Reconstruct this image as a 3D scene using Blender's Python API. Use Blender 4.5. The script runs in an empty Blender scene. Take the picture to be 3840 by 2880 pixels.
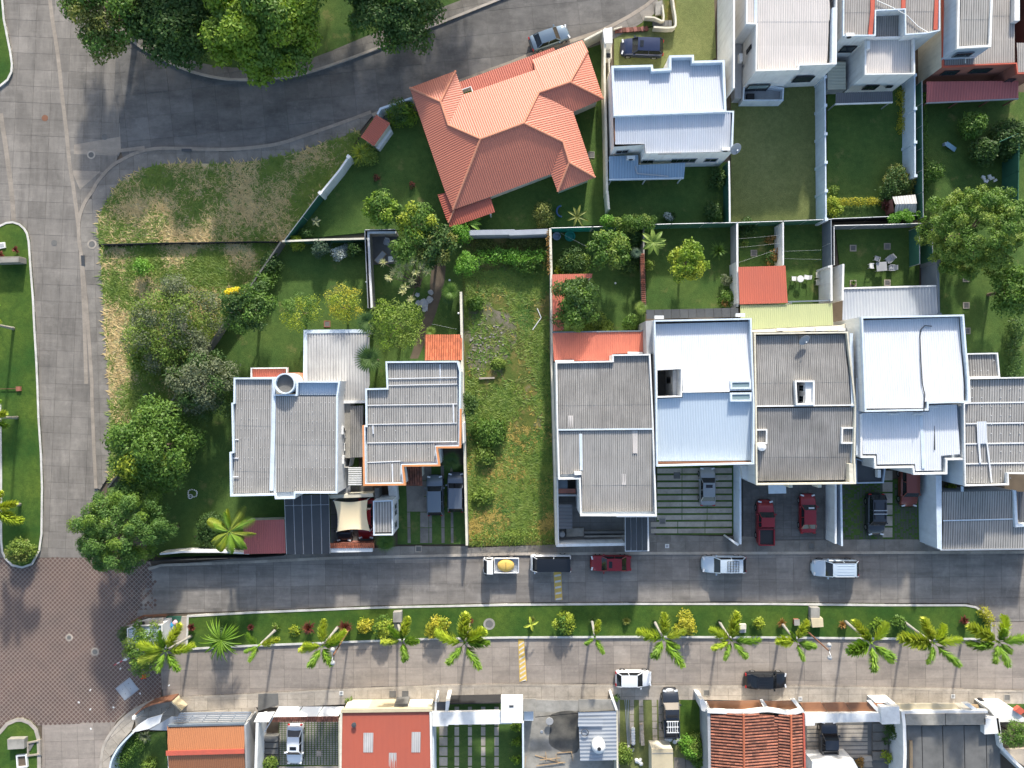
import bpy, bmesh, math, random
import numpy as np
from mathutils import Vector, Matrix
random.seed(7); RNG = np.random.default_rng(11)
scene = bpy.context.scene
C = scene.collection
R_ = math.radians
# ---------------------------------------------------------------- camera, sky, sun, exposure
H = 82.0            # the drone hovers this many metres above the street
S = 0.030           # metres of ground per photograph pixel
cam_d = bpy.data.cameras.new('camera'); cam = bpy.data.objects.new('camera', cam_d); C.objects.link(cam)
cam.location = (0, 0, H); cam.rotation_euler = (0, 0, 0)
cam_d.sensor_fit = 'HORIZONTAL'; cam_d.sensor_width = 36
cam_d.angle = 2*math.atan(1920*S/H); cam_d.clip_start = 1; cam_d.clip_end = 1500
scene.camera = cam
SUN_EL, SUN_AZ = R_(23), R_(7)       # azimuth clockwise from the top of the picture
w = bpy.data.worlds.new('World'); scene.world = w; w.use_nodes = True
nt = w.node_tree; nt.nodes.clear()
sky = nt.nodes.new('ShaderNodeTexSky'); sky.sky_type = 'NISHITA'; sky.sun_disc = False
sky.sun_elevation = SUN_EL; sky.sun_rotation = SUN_AZ; sky.air_density = 1.0; sky.dust_density = 2.0
bg = nt.nodes.new('ShaderNodeBackground'); bg.inputs[1].default_value = 0.15
wo = nt.nodes.new('ShaderNodeOutputWorld')
nt.links.new(sky.outputs[0], bg.inputs[0]); nt.links.new(bg.outputs[0], wo.inputs[0])
sl = bpy.data.lights.new('sun', 'SUN'); sl.energy = 3.4; sl.angle = R_(2.5); sl.color = (1.0, 0.95, 0.86)
sun = bpy.data.objects.new('sun', sl); C.objects.link(sun)
sd = Vector((math.sin(SUN_AZ)*math.cos(SUN_EL), math.cos(SUN_AZ)*math.cos(SUN_EL), math.sin(SUN_EL)))
sun.rotation_euler = sd.to_track_quat('Z', 'Y').to_euler(); sun.location = sd*120
vs = scene.view_settings; vs.view_transform = 'Standard'; vs.look = 'None'; vs.exposure = 1.04; vs.gamma = 1; vs.use_curve_mapping = False
scene.cycles.max_bounces = 6; scene.cycles.diffuse_bounces = 3; scene.cycles.transparent_max_bounces = 6
# ---------------------------------------------------------------- survey helpers: photograph pixel + height -> place on the ground
def W(px, py, z=0.0):
    k = S*(H-z)/H
    return Vector(((px-1920)*k, (1440-py)*k, z))
def Q(c, r, *a):
    return [(c*960+a[i]/2.304, r*720+a[i+1]/2.304) for i in range(0, len(a), 2)]
def Q3(c, r, *a):
    return [(c*960+a[i]/2.304, r*720+a[i+1]/2.304, a[i+2]) for i in range(0, len(a), 3)]
def Z3(x0, y0, s, *a):
    return [(x0+a[i]/s, y0+a[i+1]/s, a[i+2]) for i in range(0, len(a), 3)]
def Zq(x0, y0, s, *a):
    return [(x0+a[i]/s, y0+a[i+1]/s) for i in range(0, len(a), 2)]
def WP(pts, z): return [W(p[0], p[1], z) for p in pts]
def area2(p): return sum(p[i][0]*p[(i+1) % len(p)][1]-p[(i+1) % len(p)][0]*p[i][1] for i in range(len(p)))/2
def ccw(p): return list(p) if area2(p) > 0 else list(reversed(p))
def inset(poly, d):
    p = [Vector((v[0], v[1])) for v in poly]; n = len(p); out = []
    for i in range(n):
        a, b, c = p[i-1], p[i], p[(i+1) % n]
        e1 = (b-a).normalized(); e2 = (c-b).normalized()
        n1 = Vector((-e1.y, e1.x)); n2 = Vector((-e2.y, e2.x)); m = n1+n2
        if m.length < 1e-6: m = n1
        m.normalize(); k = max(m.dot(n1), 0.3)
        out.append(b+m*d/k)
    return out
def clip_convex(sub, win):
    out = [tuple(v[:2]) for v in sub]; n = len(win)
    for i in range(n):
        a, b = win[i], win[(i+1) % n]; inp = out; out = []
        if not inp: break
        f = lambda p: (b[0]-a[0])*(p[1]-a[1])-(b[1]-a[1])*(p[0]-a[0])
        for j in range(len(inp)):
            p, q = inp[j-1], inp[j]; fp, fq = f(p), f(q)
            if (fp >= 0) != (fq >= 0):
                t = fp/(fp-fq); out.append((p[0]+(q[0]-p[0])*t, p[1]+(q[1]-p[1])*t))
            if fq >= 0: out.append(q)
    return out
def in_poly(x, y, poly):
    ins = False; n = len(poly)
    for i in range(n):
        x1, y1 = poly[i][0], poly[i][1]; x2, y2 = poly[i-1][0], poly[i-1][1]
        if (y1 > y) != (y2 > y) and x < (x2-x1)*(y-y1)/(y2-y1)+x1: ins = not ins
    return ins
def smooth_line(pts, n=4, closed=False):
    P = [Vector((p[0], p[1])) for p in pts]; out = []; m = len(P)
    for i in range(m if closed else m-1):
        p0 = P[i-1] if (closed or i > 0) else P[0]; p1 = P[i]; p2 = P[(i+1) % m]
        p3 = P[(i+2) % m] if (closed or i+2 < m) else P[-1]
        for k in range(n):
            t = k/n
            out.append(0.5*((2*p1)+(p2-p0)*t+(2*p0-5*p1+4*p2-p3)*t*t+(3*p1-p0-3*p2+p3)*t**3))
    if not closed: out.append(P[-1])
    return [(v.x, v.y) for v in out]
# ---------------------------------------------------------------- mesh builder
class MB:
    def __init__(s): s.v = []; s.f = []; s.uv = None
    def add(s, vs, fs):
        b = len(s.v); s.v += [tuple(v) for v in vs]; s.f += [tuple(b+i for i in f) for f in fs]; return s
    def quad(s, a, b, c, d): return s.add([a, b, c, d], [(0, 1, 2, 3)])
    def prism(s, poly, z0, z1, top=True, bottom=False, z1s=None):
        p = ccw([(v[0], v[1]) for v in poly]); n = len(p)
        vs = [(x, y, z0) for x, y in p]+[(x, y, z1) for x, y in p]
        fs = [(i, (i+1) % n, n+(i+1) % n, n+i) for i in range(n)]
        if top: fs.append(tuple(range(n, 2*n)))
        if bottom: fs.append(tuple(reversed(range(n))))
        return s.add(vs, fs)
    def ring(s, outer, inner, z0, z1):
        n = len(outer)
        vs = [(p[0], p[1], z0) for p in outer]+[(p[0], p[1], z1) for p in outer]+[(p[0], p[1], z0) for p in inner]+[(p[0], p[1], z1) for p in inner]
        fs = []
        for i in range(n):
            j = (i+1) % n
            fs += [(i, j, n+j, n+i), (n+i, n+j, 3*n+j, 3*n+i), (3*n+i, 3*n+j, 2*n+j, 2*n+i), (2*n+i, 2*n+j, j, i)]
        return s.add(vs, fs)
    def box(s, x0, y0, z0, x1, y1, z1):
        return s.prism([(x0, y0), (x1, y0), (x1, y1), (x0, y1)], z0, z1, bottom=True)
    def obox(s, c, sx, sy, sz, rot=0.0):
        ca, sa = math.cos(rot), math.sin(rot)
        p = [(c[0]+x*ca-y*sa, c[1]+x*sa+y*ca) for x, y in ((-sx/2, -sy/2), (sx/2, -sy/2), (sx/2, sy/2), (-sx/2, sy/2))]
        return s.prism(p, c[2], c[2]+sz, bottom=True)
    def bar(s, a, b, wd, ht):
        a, b = Vector(a), Vector(b); d = (b-a).normalized(); u = d.cross(Vector((0, 0, 1)))
        if u.length < 1e-4: u = Vector((1, 0, 0))
        u.normalize(); v = u.cross(d).normalized()
        vs = [p+u*i*wd/2+v*j*ht/2 for p in (a, b) for i, j in ((-1, -1), (1, -1), (1, 1), (-1, 1))]
        return s.add(vs, [(3, 2, 1, 0), (4, 5, 6, 7), (0, 1, 5, 4), (1, 2, 6, 5), (2, 3, 7, 6), (3, 0, 4, 7)])
    def tube(s, pts, rad, n=6, cap=True):
        P = [Vector(p) for p in pts]; m = len(P)
        rad = [rad]*m if not hasattr(rad, '__len__') else rad
        vs = []
        for i in range(m):
            d = (P[min(i+1, m-1)]-P[max(i-1, 0)]); d = d.normalized() if d.length > 1e-9 else Vector((0, 0, 1))
            u = d.cross(Vector((0, 0, 1)) if abs(d.z) < 0.95 else Vector((1, 0, 0))).normalized(); v = d.cross(u)
            for k in range(n):
                a = 2*math.pi*k/n; vs.append(P[i]+(u*math.cos(a)+v*math.sin(a))*rad[i])
        fs = [(i*n+k, i*n+(k+1) % n, (i+1)*n+(k+1) % n, (i+1)*n+k) for i in range(m-1) for k in range(n)]
        if cap: fs += [tuple(reversed(range(n))), tuple(range((m-1)*n, m*n))]
        return s.add(vs, fs)
    def lathe(s, c, prof, n=16, cap=True):
        vs = [(c[0]+r*math.cos(2*math.pi*k/n), c[1]+r*math.sin(2*math.pi*k/n), c[2]+z) for r, z in prof for k in range(n)]
        m = len(prof)
        fs = [(i*n+k, i*n+(k+1) % n, (i+1)*n+(k+1) % n, (i+1)*n+k) for i in range(m-1) for k in range(n)]
        if cap: fs += [tuple(reversed(range(n))), tuple(range((m-1)*n, m*n))]
        return s.add(vs, fs)
    def wall(s, pts, th, z0, z1):
        P = [Vector((p[0], p[1])) for p in pts]; n = len(P); L = []; Rr = []
        for i in range(n):
            d1 = (P[i]-P[i-1]).normalized() if i > 0 else (P[1]-P[0]).normalized()
            d2 = (P[i+1]-P[i]).normalized() if i < n-1 else d1
            m = (Vector((-d1.y, d1.x))+Vector((-d2.y, d2.x))).normalized(); k = max(m.dot(Vector((-d1.y, d1.x))), .4)
            L.append(P[i]+m*th/2/k); Rr.append(P[i]-m*th/2/k)
        vs = []
        for i in range(n): vs += [(L[i].x, L[i].y, z0), (L[i].x, L[i].y, z1), (Rr[i].x, Rr[i].y, z1), (Rr[i].x, Rr[i].y, z0)]
        fs = []
        for i in range(n-1):
            a, b = 4*i, 4*(i+1)
            fs += [(a, a+1, b+1, b), (a+1, a+2, b+2, b+1), (a+2, a+3, b+3, b+2)]
        fs += [(0, 3, 2, 1), (4*n-4, 4*n-3, 4*n-2, 4*n-1)]
        return s.add(vs, fs)
    def sheet(s, poly, z):
        p = ccw([(v[0], v[1]) for v in poly]); return s.add([(x, y, z) for x, y in p], [tuple(range(len(p)))])
    def mesh(s, name, m, off=(0, 0, 0), smooth=False):
        me = bpy.data.meshes.new(name)
        me.from_pydata([(v[0]-off[0], v[1]-off[1], v[2]-off[2]) for v in s.v], [], s.f)
        if m: me.materials.append(m)
        if smooth: me.shade_smooth()
        if s.uv:
            ul = me.uv_layers.new(name='UVMap'); idx = np.empty(len(me.loops), dtype=np.int32); me.loops.foreach_get('vertex_index', idx)
            ul.data.foreach_set('uv', np.array(s.uv, dtype=np.float32)[idx].ravel())
        return me
    def build(s, name, m, parent=None, smooth=False, off=None, **props):
        if off is None:
            off = (0, 0, 0); p = parent
            while p is not None: off = (off[0]+p.location[0], off[1]+p.location[1], off[2]+p.location[2]); p = p.parent
        o = bpy.data.objects.new(name, s.mesh(name, m, off, smooth)); C.objects.link(o)
        if parent: o.parent = parent
        for k, v in props.items(): o[k] = v
        return o
def thing(name, label, cat, loc=(0, 0, 0), group=None, rot=0.0):
    o = bpy.data.objects.new(name, None); C.objects.link(o); o.location = loc; o.rotation_euler.z = rot
    o.empty_display_size = .3; o['label'] = label; o['category'] = cat
    if group: o['group'] = group
    return o
def tag(o, label, cat, group=None):
    o['label'] = label; o['category'] = cat
    if group: o['group'] = group
    return o
def struct(name, mb, m): return mb.build(name, m, kind='structure')
def copy_of(o, parent, loc, rz=0.0, name=None):
    c = o.copy(); C.objects.link(c); c.parent = parent; c.location = loc; c.rotation_euler = (0, 0, rz); return c
# ---------------------------------------------------------------- materials
class NT:
    def __init__(s, name):
        s.m = bpy.data.materials.new(name); s.m.use_nodes = True; s.t = s.m.node_tree; s.t.nodes.clear()
        s.out = s.n('ShaderNodeOutputMaterial')
    def n(s, typ, **kw):
        x = s.t.nodes.new(typ)
        for k, v in kw.items(): setattr(x, k, v)
        return x
    def l(s, a, b): s.t.links.new(a, b)
    def pos(s):
        if not hasattr(s, '_p'): s._p = s.n('ShaderNodeNewGeometry').outputs['Position']
        return s._p
    def noise(s, scale, detail=4, vec=None, rough=.6):
        x = s.n('ShaderNodeTexNoise'); x.inputs['Scale'].default_value = scale; x.inputs['Detail'].default_value = detail; x.inputs['Roughness'].default_value = rough
        s.l(vec or s.pos(), x.inputs['Vector']); return x.outputs['Fac']
    def ramp(s, fac, a, b, ca=(0, 0, 0), cb=(1, 1, 1)):
        x = s.n('ShaderNodeValToRGB'); e = x.color_ramp.elements
        e[0].position = a; e[1].position = b; e[0].color = (*ca, 1); e[1].color = (*cb, 1); s.l(fac, x.inputs[0]); return x.outputs[0]
    def mix(s, fac, a, b, mode='MIX'):
        x = s.n('ShaderNodeMix', data_type='RGBA', blend_type=mode)
        for i, v in ((0, fac), (6, a), (7, b)):
            if hasattr(v, 'links'): s.l(v, x.inputs[i])
            elif i == 0: x.inputs[0].default_value = v
            else: x.inputs[i].default_value = (*v, 1)
        return x.outputs[2]
    def math(s, op, a, b=None):
        x = s.n('ShaderNodeMath', operation=op)
        for i, v in ((0, a), (1, b)):
            if v is None: continue
            if hasattr(v, 'links'): s.l(v, x.inputs[i])
            else: x.inputs[i].default_value = v
        return x.outputs[0]
    def scaled(s, vec, sc, rot=0.0):
        x = s.n('ShaderNodeMapping'); x.inputs['Scale'].default_value = sc; x.inputs['Rotation'].default_value = (0, 0, rot); s.l(vec, x.inputs[0]); return x.outputs[0]
    def vary(s, col, r):
        oi = s.n('ShaderNodeObjectInfo'); f = s.math('MULTIPLY_ADD', oi.outputs['Random'], 2*r); f.node.inputs[2].default_value = 1-r
        return s.mix(1.0, col, f, 'MULTIPLY')
    def done(s, col, rough=.8, metal=0.0, bump=None, bstr=.3, bdist=.05, spec=.4, extra=None, coat=0):
        p = s.n('ShaderNodeBsdfPrincipled')
        if hasattr(col, 'links'): s.l(col, p.inputs['Base Color'])
        else: p.inputs['Base Color'].default_value = (*col, 1)
        if hasattr(rough, 'links'): s.l(rough, p.inputs['Roughness'])
        else: p.inputs['Roughness'].default_value = rough
        p.inputs['Metallic'].default_value = metal; p.inputs['Specular IOR Level'].default_value = spec
        if coat: p.inputs['Coat Weight'].default_value = coat; p.inputs['Coat Roughness'].default_value = .05
        if bump is not None:
            b = s.n('ShaderNodeBump'); b.inputs['Strength'].default_value = bstr; b.inputs['Distance'].default_value = bdist
            s.l(bump, b.inputs['Height']); s.l(b.outputs[0], p.inputs['Normal'])
        s.l(p.outputs[0], s.out.inputs[0]); return s.m
def mat(name, c, dirt=None, amount=.5, scale=.6, rough=.8, fine=.12, fscale=14, var=0.0, metal=0, spec=.4, bump=.0, streak=None):
    t = NT(name); dirt = dirt or tuple(x*.6 for x in c)
    f = t.ramp(t.noise(scale, 6), .35, .75); f = t.math('MULTIPLY', f, amount)
    col = t.mix(f, c, dirt)
    if streak: # vertical run-off streaks on walls / along-direction wear
        sv = t.scaled(t.pos(), streak); g = t.ramp(t.noise(1.0, 4, sv), .5, .8); col = t.mix(t.math('MULTIPLY', g, .5), col, dirt)
    n2 = t.noise(fscale, 3); v = t.math('MULTIPLY_ADD', n2, 2*fine); v.node.inputs[2].default_value = 1-fine
    col = t.mix(1.0, col, v, 'MULTIPLY')
    if var: col = t.vary(col, var)
    return t.done(col, rough, metal, n2 if bump else None, bump, .03, spec)
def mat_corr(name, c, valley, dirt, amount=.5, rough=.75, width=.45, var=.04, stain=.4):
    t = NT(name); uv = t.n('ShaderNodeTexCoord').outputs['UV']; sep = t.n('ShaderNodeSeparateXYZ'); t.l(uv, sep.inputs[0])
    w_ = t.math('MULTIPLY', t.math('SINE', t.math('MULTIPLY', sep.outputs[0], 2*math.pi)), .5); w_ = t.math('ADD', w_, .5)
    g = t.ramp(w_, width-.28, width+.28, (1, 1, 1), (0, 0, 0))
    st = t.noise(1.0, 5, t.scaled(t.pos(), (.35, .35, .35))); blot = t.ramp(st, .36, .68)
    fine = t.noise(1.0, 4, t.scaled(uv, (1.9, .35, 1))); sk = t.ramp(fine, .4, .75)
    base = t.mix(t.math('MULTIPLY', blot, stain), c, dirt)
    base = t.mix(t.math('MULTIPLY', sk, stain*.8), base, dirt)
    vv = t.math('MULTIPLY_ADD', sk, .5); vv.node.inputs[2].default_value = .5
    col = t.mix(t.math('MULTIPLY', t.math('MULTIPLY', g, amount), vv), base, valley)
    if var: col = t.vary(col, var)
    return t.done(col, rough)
def mat_leaf(name, c1, c2, transl=.25, rough=.55, s1=.9):
    t = NT(name); a = t.ramp(t.noise(s1, 2), .3, .7); b = t.noise(9.0, 2)
    col = t.mix(a, c1, c2); v = t.math('MULTIPLY_ADD', b, .9); v.node.inputs[2].default_value = .55
    col = t.mix(1.0, col, v, 'MULTIPLY')
    p = t.n('ShaderNodeBsdfPrincipled'); t.l(col, p.inputs['Base Color']); p.inputs['Roughness'].default_value = rough; p.inputs['Specular IOR Level'].default_value = .3
    tr = t.n('ShaderNodeBsdfTranslucent'); t.l(t.mix(1.0, col, (1.3, 1.35, .6), 'MULTIPLY'), tr.inputs[0])
    mx = t.n('ShaderNodeMixShader'); mx.inputs[0].default_value = transl; t.l(p.outputs[0], mx.inputs[1]); t.l(tr.outputs[0], mx.inputs[2]); t.l(mx.outputs[0], t.out.inputs[0])
    return t.m
def mat_grass(name, a, b, dry=None, dryamt=0.0, s1=.25, earth=None, streaks=0.0):
    t = NT(name); f = t.ramp(t.noise(s1, 5), .35, .68); col = t.mix(f, a, b)
    g = t.ramp(t.noise(1.7, 6, rough=.75), .35, .7); col = t.mix(t.math('MULTIPLY', g, .55), col, tuple(x*.55 for x in a))
    if dry:
        d = t.ramp(t.noise(.42, 7, rough=.7), .52-dryamt*.3, .66-dryamt*.2); col = t.mix(d, col, dry)
    if earth:
        e = t.ramp(t.noise(.33, 6, t.scaled(t.pos(), (1.3, .8, 1)), rough=.7), .56, .68); col = t.mix(e, col, earth)
    n = t.noise(11, 4, rough=.7); v = t.math('MULTIPLY_ADD', n, 1.1); v.node.inputs[2].default_value = .45
    col = t.mix(1.0, col, v, 'MULTIPLY')
    return t.done(col, .9, bump=n, bstr=.6, bdist=.08, spec=.15)
def mat_glass(name, c=(.02, .03, .04)):
    t = NT(name); return t.done(c, .06, 0, spec=.6)
def mat_road(name, c, dark, light, var=.11, dirn=(.12, .6, 1), rot=0.0):
    t = NT(name)
    a = t.ramp(t.noise(.11, 5, rough=.65), .38, .66); b = t.ramp(t.noise(1.0, 5, t.scaled(t.pos(), dirn, rot), rough=.7), .42, .72)
    col = t.mix(t.math('MULTIPLY', a, .6), c, light); col = t.mix(t.math('MULTIPLY', b, .72), col, dark)
    d = t.ramp(t.noise(.8, 7, rough=.8), .46, .76); col = t.mix(t.math('MULTIPLY', d, .5), col, dark)
    p = t.ramp(t.noise(.35, 3), .58, .7); col = t.mix(t.math('MULTIPLY', p, .45), col, light)
    sc = t.ramp(t.noise(1.0, 6, t.scaled(t.pos(), (dirn[1]*2.2, dirn[0]*2.2+.5, 1), rot), rough=.75), .52, .74); col = t.mix(t.math('MULTIPLY', sc, .5), col, light)
    g2 = t.noise(3.2, 6, rough=.8); v2 = t.math('MULTIPLY_ADD', g2, .9); v2.node.inputs[2].default_value = .55; col = t.mix(1.0, col, v2, 'MULTIPLY')
    n = t.noise(18, 4); v = t.math('MULTIPLY_ADD', n, .36); v.node.inputs[2].default_value = .82
    col = t.mix(1.0, col, v, 'MULTIPLY'); col = t.vary(col, var)
    return t.done(col, .88, bump=n, bstr=.15, bdist=.02, spec=.3)
def mat_paint(name, c, metal=.3, rough=.32): return NT(name).done(c, rough, metal, coat=.6, spec=.5)
M = {}
M['road'] = mat_road('street_concrete', (.195, .178, .157), (.09, .083, .075), (.29, .262, .23), dirn=(.7, .10, 1))
M['road_h'] = mat_road('lane_concrete', (.28, .24, .205), (.155, .135, .118), (.37, .32, .27), dirn=(.08, .7, 1))
M['road_mid'] = mat_road('worn_shaded_street_concrete', (.215, .193, .172), (.085, .079, .074), (.32, .29, .258), dirn=(.08, .7, 1))  # worn lane concrete set darker, the houses' shade put into its colour
M['road_dark'] = mat_road('dark_street_concrete', (.14, .133, .125), (.058, .056, .054), (.2, .188, .174), dirn=(.2, .5, 1))
M['joint'] = mat('joint_filler', (.115, .105, .094), rough=.9)
M['gutter'] = mat_road('gutter_concrete', (.29, .25, .205), (.16, .14, .118), (.36, .31, .255), var=.05)
M['walk'] = mat_road('sidewalk_concrete', (.2, .182, .16), (.1, .092, .08), (.27, .245, .21), dirn=(.4, .4, 1))
M['walk_light'] = mat_road('pale_sidewalk_concrete', (.40, .35, .29), (.2, .18, .15), (.47, .41, .34), dirn=(.5, .5, 1))
M['kerb'] = mat('kerb_whitewash', (.62, .6, .55), (.3, .28, .25), .7, 1.2, fine=.1)
M['kerb_old'] = mat('weathered_kerb', (.42, .37, .31), (.2, .18, .155), .7, .9, fine=.15)
M['earth'] = mat('bare_earth', (.13, .1, .07), (.07, .055, .04), .8, .5, rough=.95)
M['soot'] = mat('sooty_earth', (.05, .05, .047), (.2, .185, .155), .85, .5, fine=.3)
M['soil'] = mat_grass('stony_grey_soil', (.17, .15, .115), (.22, .19, .15), (.09, .115, .032), .3, .5)
M['lawn'] = mat_grass('lawn_grass', (.058, .115, .028), (.10, .155, .036), (.15, .16, .055), -.2)
M['lawn_b'] = mat_grass('median_lawn_grass', (.035, .09, .016), (.10, .155, .024), s1=.22)
M['gblock'] = mat('mossy_grass_block', (.085, .09, .07), (.05, .065, .035), .6, 1.5)
M['lawn_o'] = mat_grass('worn_olive_lawn', (.15, .175, .06), (.2, .215, .08), s1=.2)
M['slope'] = mat_grass('dry_slope_grass', (.12, .19, .038), (.18, .24, .046), (.55, .43, .24), .2, .35)
M['vacant'] = mat_grass('vacant_lot_weeds', (.075, .12, .026), (.15, .15, .035), (.22, .17, .06), .08, .3, (.2, .18, .15))
M['white'] = mat('white_wall_paint', (.74, .74, .72), (.42, .41, .39), .35, .8, streak=(2.5, 2.5, .25), fine=.05)
M['cream'] = mat('cream_wall_paint', (.66, .62, .5), (.35, .32, .25), .45, .8, streak=(2.5, 2.5, .3), fine=.06)
M['bluewhite'] = mat('pale_blue_paint', (.6, .67, .73), (.36, .41, .46), .45, .7, streak=(2.2, 2.2, .3), fine=.07)
M['bluewall'] = mat('faded_blue_wall', (.4, .47, .56), (.22, .26, .32), .45, .7, streak=(2, 2, .3), fine=.06)
M['slate'] = mat('slate_blue_wall', (.14, .17, .2), (.08, .1, .12), .5, .6, fine=.08)
M['redwall'] = mat('brick_red_wall', (.3, .12, .09), (.16, .07, .055), .5, .7)
M['redtrim'] = mat('red_trim_paint', (.5, .1, .06), (.28, .08, .06), .5, .9)
M['orange'] = mat('orange_trim_paint', (.62, .26, .1), (.38, .18, .09), .5, .9)
M['conc'] = mat('raw_concrete', (.34, .32, .28), (.12, .115, .1), .75, .55, streak=(1.5, 1.5, .3))
M['conc_d'] = mat('dark_raw_concrete', (.16, .155, .145), (.07, .07, .065), .7, .7)
M['grey'] = mat('grey_render', (.36, .37, .38), (.2, .2, .2), .5, .7)
M['black'] = mat('black_paint', (.02, .02, .022), (.035, .035, .035), .4, 1)
M['char'] = mat('charcoal_sheet', (.045, .05, .056), (.09, .095, .1), .45, .5, rough=.6, var=.12)
M['greenmesh'] = mat('green_shade_mesh', (.03, .12, .075), (.02, .07, .05), .5, 1)
M['tealmesh'] = mat('teal_tarp', (.02, .3, .22), (.015, .18, .14), .5, 1.2, rough=.5)
M['steel'] = mat('galvanised_steel', (.42, .44, .46), (.25, .26, .27), .4, 1, rough=.45, metal=.4)
M['rust'] = mat('rusty_steel', (.2, .09, .05), (.1, .05, .035), .5, 2)
M['wood'] = mat('weathered_timber', (.4, .28, .16), (.2, .13, .08), .5, 1.5)
M['bark'] = mat('tree_bark', (.16, .12, .085), (.07, .055, .04), .6, 2.5, rough=.95)
M['greybark'] = mat('pale_grey_bark', (.36, .34, .3), (.2, .185, .16), .6, 2.5, rough=.95)
M['glass'] = mat_glass('window_glass'); M['autoglass'] = mat_glass('car_glass', (.012, .014, .017))
M['glass_l'] = mat_glass('pale_skylight_glass', (.2, .27, .28))
M['tyre'] = mat('tyre_rubber', (.018, .018, .018), rough=.85); M['chrome'] = mat('wheel_alloy', (.55, .55, .56), rough=.3, metal=.8)
M['lamp'] = mat('headlamp_lens', (.7, .72, .74), rough=.12, fine=.02); M['tail'] = mat('tail_lamp_lens', (.45, .02, .02), rough=.15, fine=.02)
M['plastic'] = mat('black_plastic', (.025, .025, .026), rough=.5)
M['whiteplastic'] = mat('white_plastic', (.75, .75, .73), rough=.4, fine=.03)
# roofs
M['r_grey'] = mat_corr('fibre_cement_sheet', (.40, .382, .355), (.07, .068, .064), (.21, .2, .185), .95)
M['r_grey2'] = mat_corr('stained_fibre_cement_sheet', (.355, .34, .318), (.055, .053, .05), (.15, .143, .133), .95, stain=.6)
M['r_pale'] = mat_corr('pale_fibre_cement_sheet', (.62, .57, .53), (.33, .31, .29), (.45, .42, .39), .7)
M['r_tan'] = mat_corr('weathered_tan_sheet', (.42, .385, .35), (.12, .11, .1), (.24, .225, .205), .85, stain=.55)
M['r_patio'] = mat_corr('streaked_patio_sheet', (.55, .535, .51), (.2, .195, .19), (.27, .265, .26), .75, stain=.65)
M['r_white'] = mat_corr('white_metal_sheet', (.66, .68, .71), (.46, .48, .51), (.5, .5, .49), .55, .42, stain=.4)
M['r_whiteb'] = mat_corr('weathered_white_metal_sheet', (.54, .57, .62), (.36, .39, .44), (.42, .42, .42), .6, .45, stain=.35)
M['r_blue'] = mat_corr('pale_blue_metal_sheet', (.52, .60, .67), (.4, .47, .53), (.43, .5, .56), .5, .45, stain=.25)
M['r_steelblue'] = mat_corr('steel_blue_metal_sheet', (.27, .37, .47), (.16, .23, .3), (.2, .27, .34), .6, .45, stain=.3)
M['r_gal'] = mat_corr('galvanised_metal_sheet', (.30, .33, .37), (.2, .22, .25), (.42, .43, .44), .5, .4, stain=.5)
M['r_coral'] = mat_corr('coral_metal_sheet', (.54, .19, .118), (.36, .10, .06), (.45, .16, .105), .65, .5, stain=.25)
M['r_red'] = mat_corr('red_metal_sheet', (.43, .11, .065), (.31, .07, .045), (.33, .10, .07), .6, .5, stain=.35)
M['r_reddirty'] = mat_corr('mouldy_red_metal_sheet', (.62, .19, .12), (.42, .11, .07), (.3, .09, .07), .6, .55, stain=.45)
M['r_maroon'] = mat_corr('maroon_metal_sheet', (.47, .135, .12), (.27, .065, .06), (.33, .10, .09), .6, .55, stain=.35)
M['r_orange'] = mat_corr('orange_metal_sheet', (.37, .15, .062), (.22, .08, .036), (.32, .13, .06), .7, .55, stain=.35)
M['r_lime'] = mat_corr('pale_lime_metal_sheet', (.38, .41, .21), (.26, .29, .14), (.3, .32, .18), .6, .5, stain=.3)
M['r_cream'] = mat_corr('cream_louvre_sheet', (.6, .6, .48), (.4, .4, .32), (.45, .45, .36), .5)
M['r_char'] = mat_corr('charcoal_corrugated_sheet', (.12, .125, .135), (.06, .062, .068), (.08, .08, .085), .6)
M['tile'] = mat('terracotta_tile', (.28, .105, .065), (.09, .045, .034), .85, 1.1, var=.32)
M['tile_o'] = mat('orange_terracotta_tile', (.5, .15, .07), (.25, .08, .05), .6, .8, var=.22)
M['tile_d'] = mat('blackened_terracotta_tile', (.22, .07, .04), (.05, .03, .025), .9, 1.2, var=.35)
M['ridge_coral'] = mat('coral_ridge_flashing', (.6, .25, .15), (.48, .19, .12), .4, 1)
M['seal'] = mat('white_joint_sealant', (.66, .67, .68), (.45, .45, .45), .4, 2)
M['sail'] = mat('cream_sail_cloth', (.68, .56, .36), (.6, .48, .3), .3, .4, fine=.04)
M['panel_brown'] = mat('tinted_brown_panel', (.32, .15, .075), (.17, .085, .05), .6, .7, rough=.3, var=.1)
M['panel_cream'] = mat('yellowed_panel', (.58, .49, .32), (.36, .3, .2), .5, .8, rough=.4, var=.08)
M['panel_white'] = mat('white_awning_panel', (.68, .69, .68), (.5, .48, .44), .4, .8, rough=.4, var=.06)
M['paver'] = mat('brown_paving_brick', (.145, .088, .07), (.085, .064, .056), .8, .25, var=.2)
M['paver_joint'] = mat('pale_sand_joint', (.30, .25, .205), (.19, .16, .135), .6, .5)
M['yellow'] = mat('faded_yellow_paint', (.6, .4, .09), (.4, .3, .14), .5, 2); M['whitepaint'] = mat('road_white_paint', (.62, .6, .56), (.4, .38, .35), .6, 2)
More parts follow.
